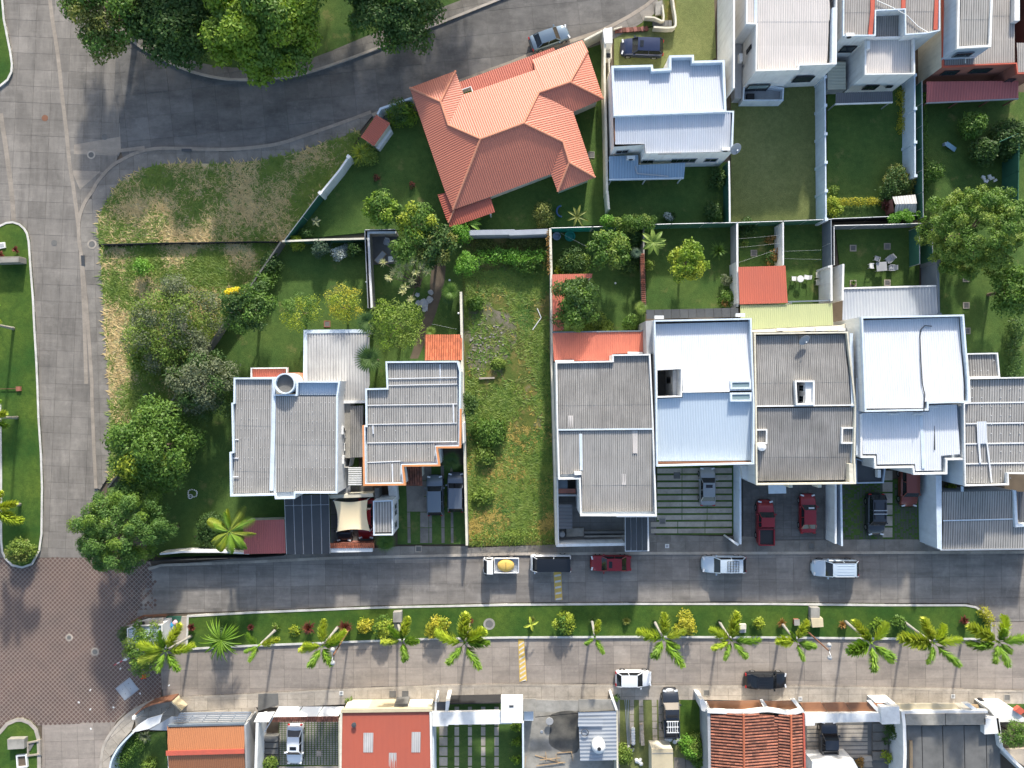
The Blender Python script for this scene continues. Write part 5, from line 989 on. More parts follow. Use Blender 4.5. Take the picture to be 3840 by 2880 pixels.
gb.build('grass_block_field', M['conc'], b, kind='stuff'); struct('court_kerb', MB().prism(WP(T2(200, 1642, 720, 1636, 720, 1900, 200, 1900), 0), -.06, .16), M['walk_light'])
block(h, T2(522, 1512, 562, 1512, 562, 1560, 522, 1560), .1, .18, 'walk_light', 'drain_cover'); block(h, T2(20, 1020, 190, 1015, 195, 1110, 15, 1170), .1, .17, 'conc_d', 'driveway_ramp')
# red metal roof
h = house('red_metal_house', 'house with a flat bright red sheet roof and three translucent panels behind a cream parapet', 'house', 1450, 2780)
walls(h, T2(745, 1180, 1505, 1172, 1515, 1900, 735, 1900), 3.3, 'cream')
corr(h, T3(748, 1182, 3.4, 1500, 1174, 3.4, 1512, 1900, 3.7, 736, 1900, 3.7), (0, 1), 'r_red', pitch=.13, amp=.018)
cope(h, T2(735, 1168, 1520, 1158), 3.6, .35, .45, 'panel_cream', 'parapet'); cope(h, T2(735, 1180, 728, 1900), 3.6, .22, .4, 'cream', 'parapet'); cope(h, T2(1508, 1170, 1522, 1900), 3.6, .22, .4, 'white', 'parapet')
for q in ((930, 1352, 1015, 1352, 1012, 1522, 928, 1522), (1347, 1345, 1425, 1345, 1420, 1522, 1343, 1522), (1150, 1525, 1215, 1525, 1215, 1720, 1146, 1720)):
    p = T2(*q); corr(h, [(v[0], v[1], 3.52) for v in p], (0, 1), 'r_patio', name='translucent_panel', pitch=.2, amp=.02, off=.06)
c = W(*T2(848, 1282)[0], 3.6); MB().lathe((c.x, c.y, 3.4), [(.16, 0), (.16, .3), (.26, .3), (.26, .42), (.04, .46)], 14).build('vent_cowl', M['char'], h)
MB().wall([tuple(p[:2]) for p in WP(T2(760, 1150, 1190, 1135), 2.2)], .1, 0, 2.2).build('front_fence', M['panel_cream'], h); block(h, T2(1195, 1110, 1310, 1105, 1310, 1160, 1195, 1162), .1, 2.1, 'conc_d', 'doorway')
# white portal with the strip driveway
h = house('white_portal', 'white beam portal with a square block over a driveway of paving strips', 'portal', 1800, 2780)
block(h, T2(1515, 1178, 2212, 1168, 2212, 1278, 1660, 1285, 1660, 1298, 1525, 1300), 2.7, 3.1, 'white', 'beam'); block(h, Q(2, 3, -95, 1068, 95, 1068, 95, 1270, -95, 1270), 2.2, 3.5, 'white', 'block'); block(h, T2(1545, 1085, 1560, 1085, 1560, 1170, 1540, 1170), 0, 3.0, 'white', 'upright')
block(h, T2(1640, 1082, 1675, 1080, 1660, 1172, 1635, 1172), 0, 3.0, 'white', 'upright'); MB().prism(WP(T2(1558, 1092, 1640, 1090, 1636, 1165, 1556, 1168), 2.7), 2.64, 2.7, bottom=True).build('canopy_panel', M['char'], h)
MB().wall([tuple(p[:2]) for p in WP(T2(1670, 1105, 2120, 1095), 2.2)], .12, .1, 2.2).build('gate_panel', M['black'], h); MB().wall([tuple(p[:2]) for p in WP(T2(1528, 1300, 1535, 1900), 2.5)], .2, -.05, 2.5).build('party_wall', M['bluewhite'], h)
block(h, T2(2188, 1118, 2225, 1118, 2225, 1135, 2188, 1135), 3.5, 3.53, 'char', 'vent')
cl = [T2(a, 1120, b, 1120, b, 1900, a, 1900) for a, b in ((1585, 1655), (1716, 1755), (1832, 1866), (1945, 1982), (2060, 2098))]
runners('driveway', Q(1, 3, 1560, 1090, 2300, 1085, 2300, 1900, 1560, 1900), cl, 'lawn', 'walk_light', pieces=9, gap=.08)
# building yard
T2 = lambda *a: Q(2, 3, *a); T3 = lambda *a: Q3(2, 3, *a)
h = house('building_yard', 'unfinished house yard with cracked concrete, soot-dark floor and patched grey awnings', 'house', 2090, 2780)
for q in ((98, 1062, 208, 1062, 200, 1170, 98, 1170), (212, 1070, 412, 1075, 412, 1172, 205, 1178), (416, 1072, 572, 1076, 575, 1165, 420, 1162), (576, 1066, 872, 1066, 898, 1160, 580, 1172)):
    MB().prism(WP(T2(*q), 2.5), 2.42, 2.5, bottom=True).build('awning_panel', M['conc'], h)
yd = struct('yard_floor', MB().prism(WP(T2(95, 1060, 930, 1060, 930, 1900, 95, 1900), 0), -.06, .12), M['conc']); so = MB().prism(WP(smooth_line(T2(340, 1190, 575, 1180, 580, 1480, 500, 1530, 400, 1500, 320, 1440, 330, 1300), 3, True), 0), .1, .128); struct('soot_patch', so, M['soot'])
corr(h, T3(572, 1178, 2.9, 900, 1165, 2.9, 905, 1590, 2.6, 590, 1600, 2.6), (1, -.02), 'r_gal', pitch=.42, amp=.035, band=None); corr(h, T3(570, 1225, 2.95, 785, 1225, 2.95, 785, 1295, 2.95, 570, 1300, 2.95), (1, 0), 'r_gal', pitch=.4, name='loose_sheet', off=.07)
walls(h, T2(600, 1190, 885, 1180, 885, 1575, 605, 1580), 2.4, 'conc'); MB().wall([tuple(p[:2]) for p in WP(T2(905, 1160, 915, 1900), 2.2)], .2, -.05, 2.2).build('party_wall', M['cream'], h); MB().wall([tuple(p[:2]) for p in WP(T2(870, 1066, 905, 1160), 2.6)], .25, -.05, 2.6).build('party_wall', M['white'], h)
MB().wall([tuple(p[:2]) for p in WP(T2(95, 1270, 100, 1900), 2.5)], .2, -.05, 2.5).build('party_wall', M['bluewhite'], h); block(h, T2(105, 1172, 185, 1170, 185, 1250, 105, 1250), .1, 2.0, 'bluewhite', 'shed')
MB().tube([W(*p)+Vector((0, 0, 0)) for p in T3(200, 1220, 1.8, 400, 1200, 1.8, 575, 1185, 1.8)], .04).build('wash_line', M['plastic'], h)
c = W(*T2(750, 1480)[0], 3.6); r = thing('water_tank', 'round cream-white water tank standing on the silver patched roof', 'water tank', (c.x, c.y, 2.7)); MB().lathe((c.x, c.y, 2.7), [(.68, 0), (.74, .1), (.74, .75), (.7, .95), (.5, 1.15), (.2, 1.25)], 24).build('tank', M['whiteplastic'], r, smooth=True); MB().lathe((c.x, c.y, 3.94), [(.2, 0), (.2, .07), (.05, .09)], 14).build('lid', M['plastic'], r)
c = W(*T2(628, 1345)[0], 2.75); r = thing('hose_coil', 'dark coil of hose lying on the silver patched roof', 'hose', (c.x, c.y, 2.85))
cc = [(c.x+(.36+.012*i/16)*math.cos(i*math.pi/8), c.y+(.36+.012*i/16)*math.sin(i*math.pi/8), 2.9+i*.002) for i in range(52)]; MB().tube(cc, .02, 4).build('hose', M['plastic'], r)
for i, (u, v, rr, lb, mm) in enumerate(((325, 1255, .42, 'pale round table top standing on the sooty yard floor', 'grey'), (258, 1365, .16, 'small round drain pot on the yard floor', 'steel'))):
    c = W(*T2(u, v)[0], .7); r = thing('round_table' if i == 0 else 'pot', lb, 'table' if i == 0 else 'pot', (c.x, c.y, .12)); MB().lathe((c.x, c.y, .66 if i == 0 else .12), [(rr, 0), (rr, .05), (rr*.9, .06)], 22).build('top' if i == 0 else 'rim', M[mm], r)
    if i == 0:
        MB().tube([(c.x, c.y, .12), (c.x, c.y, .66)], .05).build('leg', M['rust'], r)
def sticks(name, label, cat, spots, m, z=.16, wd=.08):
    c = W(*spots[0][:2], 0); r = thing(name, label, cat, (c.x, c.y, z))
    for a in spots: MB().bar(W(a[0], a[1], z+a[4]), W(a[2], a[3], z+a[4]), wd, wd*.6).build('plank', M[m], r)
f = lambda a: (*T2(a[0], a[1])[0], *T2(a[2], a[3])[0], a[4])
sticks('timber_pile', 'scattered pale timber planks at the bottom of the building yard', 'timber', [f(a) for a in ((200, 1550, 440, 1620, .02), (210, 1640, 460, 1610, .1), (390, 1530, 520, 1520, .05), (380, 1540, 390, 1600, .2), (515, 1520, 525, 1600, .12), (290, 1520, 300, 1600, .18), (120, 1560, 110, 1650, .05), (240, 1590, 420, 1570, .22))], 'wood')
sticks('pipe_stack', 'bundle of long grey pipes lying along the strip driveway', 'pipes', [f(a) for a in ((975, 1070, 1000, 1470, .02), (990, 1066, 1006, 1470, .02), (1006, 1070, 1014, 1460, .03))], 'steel', wd=.06)
# drive with blocks
cl = [T2(1015, 1062, 1052, 1062, 1052, 1450, 1018, 1450), T2(1095, 1062, 1130, 1062, 1140, 1440, 1100, 1440), T2(1205, 1062, 1248, 1062, 1255, 1440, 1215, 1440), T2(1262, 1062, 1290, 1062, 1330, 1460, 1268, 1460)]
runners('driveway', T2(930, 1062, 1620, 1062, 1690, 1900, 930, 1900), cl, 'lawn_o', 'walk_light', pieces=6)
struct('side_lawn', MB().prism(WP(T2(1455, 1064, 1615, 1064, 1690, 1640, 1440, 1500), 0), -.06, .13), M['lawn_b'])
r = thing('block_stack', 'long stack of pale concrete blocks standing between the driveway strips', 'blocks', W(*T2(1122, 1380)[0], .13))
for k in range(9):
    for l in range(2): c = W(*T2(1118+k*1.6, 1295+k*20)[0], .5); MB().obox((c.x+(l-.5)*.2, c.y, .13), .19, .24, .42+random.uniform(-.02, .02), .05).build('block', M['walk_light'], r)
r = thing('sack_row', 'row of white cement sacks on the left driveway strip', 'sacks', W(*T2(1045, 1380)[0], .13))
for k in range(6): c = W(*T2(1046+k*.5, 1325+k*24)[0], .3); MB().lathe((c.x, c.y, .13), [(.2, 0), (.25, .08), (.22, .2), (.08, .24)], 9).build('sack', M['whiteplastic'], r)
for i, (u, v, lb) in enumerate(((1030, 1500, 'grey rubbish heap with dark bags in front of the sack row'), (1355, 1415, 'crumpled white bags behind the black pickup, left heap'), (1425, 1405, 'crumpled white bags behind the black pickup, right heap'), (1100, 1600, 'pale blue rubbish bag by the small white ring'))):
    r = thing('rubbish_heap', lb, 'rubbish', W(*T2(u, v)[0], .12), 'bags of rubbish on the driveway')
    for k in range(7):
        c = W(*T2(u+random.uniform(-42, 42)*(1.3 if i == 0 else .6), v+random.uniform(-30, 35))[0], .2); s = random.uniform(.14, .3); mb = MB().lathe((c.x, c.y, .12), [(s*.7, 0), (s, s*.4), (s*.8, s*.8), (s*.25, s)], 7)
        mb.v = [(x+random.uniform(-.05, .05), y+random.uniform(-.05, .05), z) for x, y, z in mb.v]; mb.build('bag', M['grey' if (i == 0 and k % 2) else ('plastic' if i == 0 and k == 2 else 'whiteplastic')], r)
h = house('cream_shed', 'flat cream roof of a small shed behind the black pickup', 'shed', 2480, 2850); walls(h, T2(1210, 1500, 1388, 1500, 1395, 1900, 1215, 1900), 2.2, 'cream'); flat(h, T2(1206, 1496, 1390, 1494, 1400, 1900, 1210, 1900), 2.3, 'panel_cream'); seam(h, T3(1210, 1530, 2.3, 1392, 1528, 2.3), 'conc', .1, .03, dz=.02)
yard('path', T2(1395, 1560, 1480, 1570, 1650, 1660, 1700, 1900, 1400, 1900), M['walk'], sx=1.3, sy=1.3)
# clay-tiled house
h = house('clay_tile_house', 'house with a weathered red clay tile roof in two gables behind a white parapet', 'house', 2800, 2800)
u3 = lambda u: u+2212   # points of the next tile column measured on
walls(h, T2(1705, 1190, 2520, 1180, 2535, 1900, 1715, 1900), 3.2, 'white')
tiled(h, T3(1715, 1195, 3.3, 1995, 1190, 3.9, 2000, 1700, 3.9, 1722, 1700, 3.3), (-1, 0), 'tile', .33, .42, limit=150); tiled(h, T3(2005, 1190, 3.9, 2275, 1205, 3.35, 2290, 1700, 3.35, 2010, 1700, 3.9), (1, 0), 'tile', .33, .42, limit=110); 
tiled(h, T3(2282, 1205, 3.35, 2405, 1200, 3.7, 2412, 1700, 3.7, 2292, 1700, 3.35), (-1, 0), 'tile', .33, .42, limit=60); tiled(h, T3(2412, 1200, 3.7, 2510, 1185, 3.4, 2522, 1700, 3.4, 2418, 1700, 3.7), (1, 0), 'tile', .33, .42, limit=60)
ridge(h, T3(2000, 1195, 4.0, 2005, 1700, 4.0), .13, 'tile_o'); ridge(h, T3(2410, 1200, 3.82, 2416, 1700, 3.82), .13, 'tile_o'); seam(h, T3(2516, 1185, 3.5, 2530, 1700, 3.5), 'redtrim', .2, .1, 'verge')
cope(h, T2(1690, 1170, 2000, 1185, 2150, 1165, 2212, 1160, 2420, 1190, 2510, 1165), 3.6, .35, .5, 'white', 'parapet'); MB().wall([tuple(p[:2]) for p in WP(T2(1700, 1180, 1712, 1900), 3.4)], .3, -.05, 3.4).build('party_wall', M['grey'], h)
MB().prism(WP(T2(1618, 1062, 1660, 1070, 1705, 1160, 1690, 1178, 1640, 1165), 2.6), -.05, 2.6).build('gate_pier', M['white'], h)
for a, b, mm in ((1680, 2140, 'panel_brown'), (2160, 2440, 'panel_brown')):
    MB().prism(WP(T2(a, 1082, b, 1076, b+45, 1150, a+40, 1158), 2.5), 2.42, 2.5, bottom=True).build('awning_panel', M[mm], h)
block(h, T2(2145, 1072, 2170, 1072, 2225, 1150, 2200, 1155), 2.4, 2.6, 'white', 'rafter')
# brown panel awning portal
T2 = lambda *a: Q(3, 3, *a); T3 = lambda *a: Q3(3, 3, *a)
h = house('brown_awning_portal', 'white framed portal with three tinted brown awning panels above the black pickup', 'portal', 3170, 2700)
for a, b, c_, d in ((275, 458, 520, 330), (466, 662, 728, 528), (670, 870, 945, 738)): MB().prism(WP(T2(a, 1095, b, 1092, c_, 1182, d, 1186), 2.5), 2.42, 2.5, bottom=True).build('awning_panel', M['panel_brown'], h)
block(h, T2(320, 1188, 975, 1184, 985, 1260, 405, 1268, 405, 1292, 325, 1295), 2.4, 2.9, 'white', 'beam'); block(h, T2(972, 1130, 1135, 1128, 1142, 1278, 985, 1282), 0, 3.1, 'white', 'pillar'); block(h, T2(200, 1068, 240, 1070, 330, 1190, 300, 1195), 2.3, 2.7, 'white', 'rafter'); block(h, T2(865, 1088, 900, 1085, 980, 1170, 950, 1182), 2.3, 2.7, 'white', 'rafter')
block(h, T2(905, 1098, 1005, 1098, 1015, 1125, 925, 1128), 2.3, 2.4, 'panel_brown', 'awning_panel'); block(h, T2(1005, 1090, 1040, 1092, 1085, 1130, 1050, 1130), 2.3, 2.7, 'white', 'rafter')
MB().wall([tuple(p[:2]) for p in WP(T2(1165, 1170, 1178, 1280, 1185, 1520, 1170, 1900), 3.0)], .35, -.05, 3.0).build('party_wall', M['white'], h)
gp = T2(320, 1270, 1100, 1260, 1120, 1900, 320, 1900); cl = [T2(330, 1290+k*36, 860, 1286+k*36, 860, 1312+k*36, 330, 1316+k*36) for k in range(8)]
runners('driveway', gp, [[q[0], q[3], q[2], q[1]] for q in cl], 'conc_d', 'walk_light', pieces=2, gap=.06)
for k, v in enumerate((1275, 1352, 1430, 1520)): block(h, T2(905, v, 1030, v, 1040, v+70, 905, v+72), .1, .28+.04*k, 'walk', 'step')
for k, v in enumerate((1560, 1610)): block(h, T2(800, v, 895, v-5, 905, v+42, 805, v+45), .1, .3, 'walk_light', 'step')
h = house('white_slab_roof', 'glaring white flat roof edge at the bottom of the picture below the black pickup', 'roof', 3130, 2860); block(h, T2(380, 1600, 740, 1590, 800, 1700, 380, 1720), 0, 2.6, 'white', 'slab')
h = house('concrete_garage', 'grey flat garage roof of large panels behind stained concrete parapets and yellowed awnings', 'garage', 3560, 2780)
for a, b, c_, d in ((1085, 1262, 1320, 1140), (1270, 1462, 1535, 1330), (1470, 1610, 1685, 1545)): MB().prism(WP(T2(a, 1105, b, 1100, c_, 1160, d, 1166), 2.5), 2.42, 2.5, bottom=True).build('awning_panel', M['panel_cream'], h)
block(h, T2(1145, 1168, 1690, 1160, 1900, 1165, 1900, 1185, 1150, 1192), 2.3, 2.8, 'white', 'beam'); block(h, T2(1190, 1195, 1530, 1190, 1532, 1288, 1195, 1290), -.05, 2.9, 'conc', 'parapet_block'); block(h, T2(1536, 1190, 1880, 1190, 1880, 1285, 1538, 1288), -.05, 2.9, 'conc', 'parapet_block')
for a, b in ((1200, 1325), (1332, 1505), (1512, 1690), (1697, 1880), (1887, 2000)): MB().prism(WP(T2(a, 1294, b, 1290, b+14, 1900, a+12, 1900), 2.2), 2.1, 2.2, bottom=True).build('roof_panel', M['conc_d'], h)
walls(h, T2(1200, 1300, 2000, 1295, 2010, 1900, 1205, 1900), 2.08, 'grey'); block(h, T2(1225, 1425, 1250, 1425, 1252, 1900, 1228, 1900), 2.22, 2.36, 'wood', 'timber_beam')
block(h, T2(1690, 1105, 1740, 1100, 1900, 1215, 1880, 1240, 1845, 1210), 2.2, 2.7, 'white', 'rafter'); block(h, T2(1745, 1112, 1815, 1112, 1830, 1160, 1800, 1160), 2.0, 2.1, 'wood', 'awning_panel')
h = house('white_corner_house', 'white stepped walls and terrace of the house at the lower right corner', 'house', 3790, 2720)
block(h, T2(1905, 1145, 2120, 1145, 2180, 1200, 2260, 1260, 1985, 1262, 1960, 1215), -.05, 2.6, 'white', 'terrace'); block(h, T2(1870, 1230, 1990, 1225, 2010, 1360, 1870, 1368), -.05, 2.9, 'white', 'block'); MB().wall([tuple(p[:2]) for p in WP(T2(1985, 1225, 2020, 1480, 2120, 1590, 2300, 1760), 2.9)], .3, -.05, 2.9).build('wall', M['white'], h)
block(h, T2(2130, 1165, 2180, 1130, 2230, 1170, 2180, 1200), 2.4, 2.9, 'redtrim', 'roof_corner'); struct('corner_terrace', MB().prism(WP(T2(2030, 1500, 2300, 1490, 2300, 1700, 2150, 1600), .3), 0, .3), M['walk_light'])
struct('corner_bed', MB().prism(WP(T2(1900, 1100, 2212, 1100, 2300, 1160, 1920, 1150), 0), -.06, .16), M['lawn'])
# ================================================================ boundary walls and fences
def bwall(label, pts, hgt, m, th=.16, name='boundary_wall', cat='wall', capm=None, piers=0, pm=None, z0=-.05):
    P = [W(p[0], p[1], hgt) for p in pts]; c = P[0]; r = thing(name, label, cat, (c.x, c.y, 0))
    L = [tuple(p[:2]) for p in P]; MB().wall(L, th, z0, hgt-(.07 if capm else 0)).build('wall', M[m], r)
    if capm: MB().wall(L, th+.06, hgt-.07, hgt).build('coping', M[capm], r)
    if piers:
        tot = sum((Vector(L[i+1])-Vector(L[i])).length for i in range(len(L)-1)); n = max(1, int(tot/piers)); acc = 0; k = 0
        for i in range(len(L)-1):
            a, b = Vector(L[i]), Vector(L[i+1]); ln = (b-a).length; rot = math.atan2((b-a).y, (b-a).x)
            while k <= n and k*tot/n <= acc+ln+1e-3:
                p = a+(b-a)*((k*tot/n-acc)/ln); MB().obox((p.x, p.y, z0), th+.16, th+.2, hgt+.12-z0, rot).build('pier', M[pm or m], r); k += 1
            acc += ln
    return r
def fence(label, pts, hgt, m, post='steel', gap=2.4, rail=True, name='mesh_fence'):
    P = [W(p[0], p[1], hgt) for p in pts]; c = P[0]; r = thing(name, label, 'fence', (c.x, c.y, 0)); L = [tuple(p[:2]) for p in P]
    MB().wall(L, .05, -.02, hgt-.06).build('screen', M[m], r)
    for i in range(len(L)-1):
        a, b = Vector(L[i]), Vector(L[i+1]); ln = (b-a).length; n = max(1, int(ln/gap))
        MB().tube([(a.x, a.y, hgt), (b.x, b.y, hgt)], .045, 5).build('rail', M[post], r)
        for k in range(n+1): p = a+(b-a)*k/n; MB().tube([(p.x, p.y, 0), (p.x, p.y, hgt+.06)], .045, 5).build('post', M[post], r)
    return r
bwall('white garden wall with raised piers along the upper dry slope', Q(1, 0, 800, 1355, 720, 1470, 565, 1659)+Q(1, 1, 555, 10), 2.1, 'white', .2, piers=4)
fence('green mesh fence continuing the white slope wall', Q(1, 1, 553, 12, 250, 412), 2.1, 'greenmesh')
bwall('dark mossy wall running diagonally down the lower slope', Q(1, 1, 215, 428, 0, 742)+Q(0, 1, 1950, 1110, 1830, 1290, 1700, 1480)+Q(0, 2, 1300, 420, 930, 895), 1.7, 'conc_d', .16)
fence('low black plastic fence between the two dry slopes', Q(0, 1, 878, 452, 1400, 440, 2212, 428)+Q(1, 1, 205, 432), .75, 'black', 'black', 3.5)
bwall('thin cream wall behind the silver bush and round shrub', Q(1, 1, 225, 425, 600, 410, 965, 402), 1.9, 'greenmesh', .14, capm='cream')
fence('pale railed fence at the corner of the shaded patio', Q(1, 1, 968, 1000, 955, 700, 940, 328, 1200, 322), 2.3, 'char', 'steel', 2.0)
bwall('inner patio wall with pale coping beside the garden chairs', Q(1, 1, 1000, 1000, 985, 720, 970, 350, 1210, 348), 2.0, 'conc', .18, capm='white')
bwall('grey wall with double pale coping behind the coral house', Q(1, 1, 1840, 352, 2212, 345)+Q(2, 1, 0, 352, 310, 340), 2.3, 'grey', .5, capm='steel')
bwall('long rough wall on the east side of the vacant lot', Q(2, 1, 330, 312, 340, 700, 345, 1480)+Q(2, 2, 350, 0, 372, 800, 385, 1390), 2.4, 'conc', .2, capm='cream')
bwall('slim pale wall on the west side of the vacant lot', Q(1, 1, 1770, 862, 1785, 1659)+Q(1, 2, 1800, 500, 1822, 1395), 2.2, 'conc', .2, capm='cream')
fence('teal tarpaulin fence behind the blue tubs', Q(2, 1, 338, 312, 690, 302), 2.4, 'tealmesh')
fence('dark green back fence with thin rails behind the yellow-green tree', Q(2, 1, 700, 302, 1100, 285, 1380, 276, 1945, 264), 2.4, 'greenmesh')
fence('green back fence south of the wide olive lawn', Q(2, 1, 1948, 264)+Q(3, 1, 130, 252, 548, 236), 2.3, 'greenmesh')
r = bwall('garden wall with dark barrel coping between two back gardens', Q(2, 1, 1140, 300, 1138, 560, 1152, 1010), 2.2, 'conc', .18)
for k in range(26): q = W(*Q(2, 1, 1126+k*.5, 540+k*17)[0], 2.25); MB().tube([(q.x-.24, q.y, 2.22), (q.x+.22, q.y, 2.27)], .1, 6).build('coping_tile', M['tile_d'], r)
bwall('pale wall between the tree garden and the red garden room', Q(2, 1, 1946, 268, 1950, 990), 2.4, 'grey', .14, capm='white'); bwall('short white stepped wall beside the grey-green bush', Q(2, 1, 1948, 600, 1955, 960), 2.7, 'white', .2)
bwall('bright white wall dividing the narrow washing garden', Q(3, 1, 131, 262, 132, 632), 2.6, 'white', .14)
fence('twin dark fence west of the lawn with garden chairs', Q(3, 1, 545, 240, 548, 640), 2.4, 'slate', 'steel'); fence('pale-railed dark fence enclosing the lawn with garden chairs', Q(3, 1, 572, 628, 570, 290, 1000, 282, 1325, 270), 2.2, 'slate', 'whiteplastic')
fence('dark fence east of the lawn with garden chairs, under the big round tree', Q(3, 1, 1308, 300, 1312, 620), 2.2, 'greenmesh', 'steel'); fence('outer green fence under the big round tree', Q(3, 1, 1415, 260, 1425, 600), 2.4, 'greenmesh', 'steel')
bwall('solid white side wall left of the galvanised patio roof', Q(3, 1, 520, 645, 548, 640, 550, 940), 3.2, 'white', .2); bwall('tall white side wall with a pier beside the galvanised patio roof', Q(3, 1, 652, 622, 645, 935), 3.3, 'white', .2)
bwall('slate blue side wall right of the galvanised patio roof', Q(3, 1, 1470, 600, 1478, 1060), 3.1, 'slate', .22, piers=8)
fence('dark back fence behind the yellow hedge', Q(3, 1, 550, 232, 900, 218, 1340, 200), 1.9, 'black', 'steel')
bwall('cream wall between coral house and blue-white house', Q(2, 0, 805, 240, 800, 640, 812, 1100, 822, 1659)+Q(2, 1, 825, 0, 838, 150), 2.4, 'cream', .24)
h = house('gate_pillar', 'tall cream gate pillar with a planter box by the dark blue car', 'pillar', 2280, 140); block(h, Q(2, 0, 785, 255, 865, 232, 868, 370, 800, 372), -.05, 2.6, 'white', 'pillar'); block(h, Q(2, 0, 805, 372, 862, 372, 862, 505, 808, 508), -.05, 1.0, 'cream', 'planter'); block(h, Q(2, 0, 815, 460, 852, 460, 852, 498, 817, 498), 1.0, 1.03, 'plastic', 'grille')
MB().wall([tuple(p[:2]) for p in WP(Q(2, 0, 838, 508, 842, 620), 2.3)], .1, 0, 2.3).build('side_wall', M['cream'], h)
bwall('cream street wall between the coral house and the gate pillar', Q(2, 0, 780, 265, 625, 345), 2.3, 'cream', .2); bwall('pale green street wall at the bend behind the tiny kiosk', Q(1, 0, 1345, 845, 1075, 938, 1050, 985), 2.0, 'bluewhite', .22)
bwall('white wall with the green gate grille east of the blue-white house', Q(2, 0, 1875, 1390, 1880, 1659)+Q(2, 1, 1882, 258), 2.3, 'greenmesh', .12, capm='white')
bwall('white buttressed wall between wide olive lawn and shaded lawn', Q(3, 0, 492, 665, 500, 1659)+Q(3, 1, 502, 238), 2.6, 'bluewhite', .14, piers=3.1)
bwall('white buttressed wall beside the yellow hedge strips', Q(3, 0, 1268, 650, 1272, 1520), 2.6, 'bluewhite', .14, piers=3.1, )
fence('tall green fence in the far right gardens', Q(3, 0, 1330, 700, 1338, 1659)+Q(3, 1, 1342, 215), 2.6, 'greenmesh', 'steel'); fence('dark screen fence at the right edge garden', Q(3, 0, 2000, 1225, 2170, 1150, 2165, 1480, 2160, 1750), 2.8, 'greenmesh', 'greenmesh')
# walls between the front drives
h = bwall('white driveway wall east of the striped drive', Q(2, 2, 1972, 705, 1975, 1385), 2.3, 'bluewhite', .2); block(h, Q(2, 2, 1880, 1330, 1965, 1385, 1950, 1400, 1870, 1340), 0, 2.0, 'white', 'gate_pier')
h = bwall('double white driveway wall between the red cars and the dark sports utility car', Q(3, 2, 585, 850, 585, 1380), 2.4, 'white', .22); 
bwall('pale blue driveway wall west of the dark sports utility car', Q(3, 2, 632, 860, 640, 1400), 2.2, 'bluewall', .14, capm='bluewhite'); bwall('slate blue driveway wall east of the red pickup', Q(3, 2, 1440, 780, 1448, 1395), 2.5, 'slate', .16, capm='bluewhite')
bwall('stained white street wall under the coconut palm, topped by dark rails', Q(0, 2, 1380, 1470, 1580, 1450, 1900, 1450)+Q(1, 2, -60, 1465), 1.7, 'white', .2); fence('dark railing above the street under the coconut palm', Q(0, 2, 1250, 1530, 1700, 1515, 2212, 1500)+Q(1, 2, 240, 1480), 1.6, 'black', 'black', 2.0, name='street_railing')
# terraced entrance steps at the top
h = house('entrance_steps', 'crumbling brick entrance steps with cream curved walls at the top of the dark blue car', 'steps', 2470, 60)
MB().wall([tuple(p[:2]) for p in WP(smooth_line(Q(2, 0, 1385, -60, 1400, 60, 1415, 170, 1395, 235, 1225, 232), 3), 1.0)], .2, -.05, 1.0).build('wall', M['cream'], h); MB().wall([tuple(p[:2]) for p in WP(smooth_line(Q(2, 0, 1300, 40, 1310, 175, 1230, 150, 1150, 145), 3), .9)], .16, -.05, .9).build('wall', M['cream'], h)
for k in range(5): block(h, Q(2, 0, 1215+k*34, 175, 1215+k*34+30, 175, 1215+k*34+30, 225, 1215+k*34, 225), 0, .2+.1*k, 'conc_d', 'step')
for k in range(9): c = W(*Q(2, 0, 905+k*32, 262-k*2)[0], .3); MB().obox((c.x, c.y, .05), .38, .5, .25+.02*(k % 3), .05*k).build('brick', M['redwall' if k % 2 else 'tile_d'], h)
MB().wall([tuple(p[:2]) for p in WP(Q(2, 0, 880, 250, 950, 232), .5)], .12, -.05, .5).build('kerb_wall', M['cream'], h); block(h, Q(2, 0, 1240, 20, 1300, 0, 1305, 120, 1240, 130), 0, .5, 'conc', 'rubble')
# ================================================================ plants
def leaf_cloud(name, m, cen, nrm, size, parent, off, asp=.55, jit=.35, **props):
    n = len(cen)
    if n == 0: return None
    nrm = nrm/np.maximum(np.linalg.norm(nrm, axis=1, keepdims=True), 1e-6)
    r = RNG.normal(size=(n, 3)); a = np.cross(nrm, r); a /= np.maximum(np.linalg.norm(a, axis=1, keepdims=True), 1e-6); b = np.cross(nrm, a)
    s = (size*(1+jit*RNG.uniform(-1, 1, n)))[:, None]
    V = np.stack([cen-a*s*.5, cen+b*s*asp*.5, cen+a*s*.5-nrm*s*.12, cen-b*s*asp*.5], 1).reshape(-1, 3)-np.array(off)
    me = bpy.data.meshes.new(name); me.vertices.add(4*n); me.vertices.foreach_set('co', V.astype(np.float32).ravel())
    me.loops.add(4*n); me.loops.foreach_set('vertex_index', np.arange(4*n, dtype=np.int32)); me.polygons.add(n)
    me.polygons.foreach_set('loop_start', np.arange(0, 4*n, 4, dtype=np.int32)); me.update(calc_edges=True); me.materials.append(M[m])
    o = bpy.data.objects.new(name, me); C.objects.link(o); o.parent = parent
    for k, v in props.items(): o[k] = v
    return o
DENS = 1.9
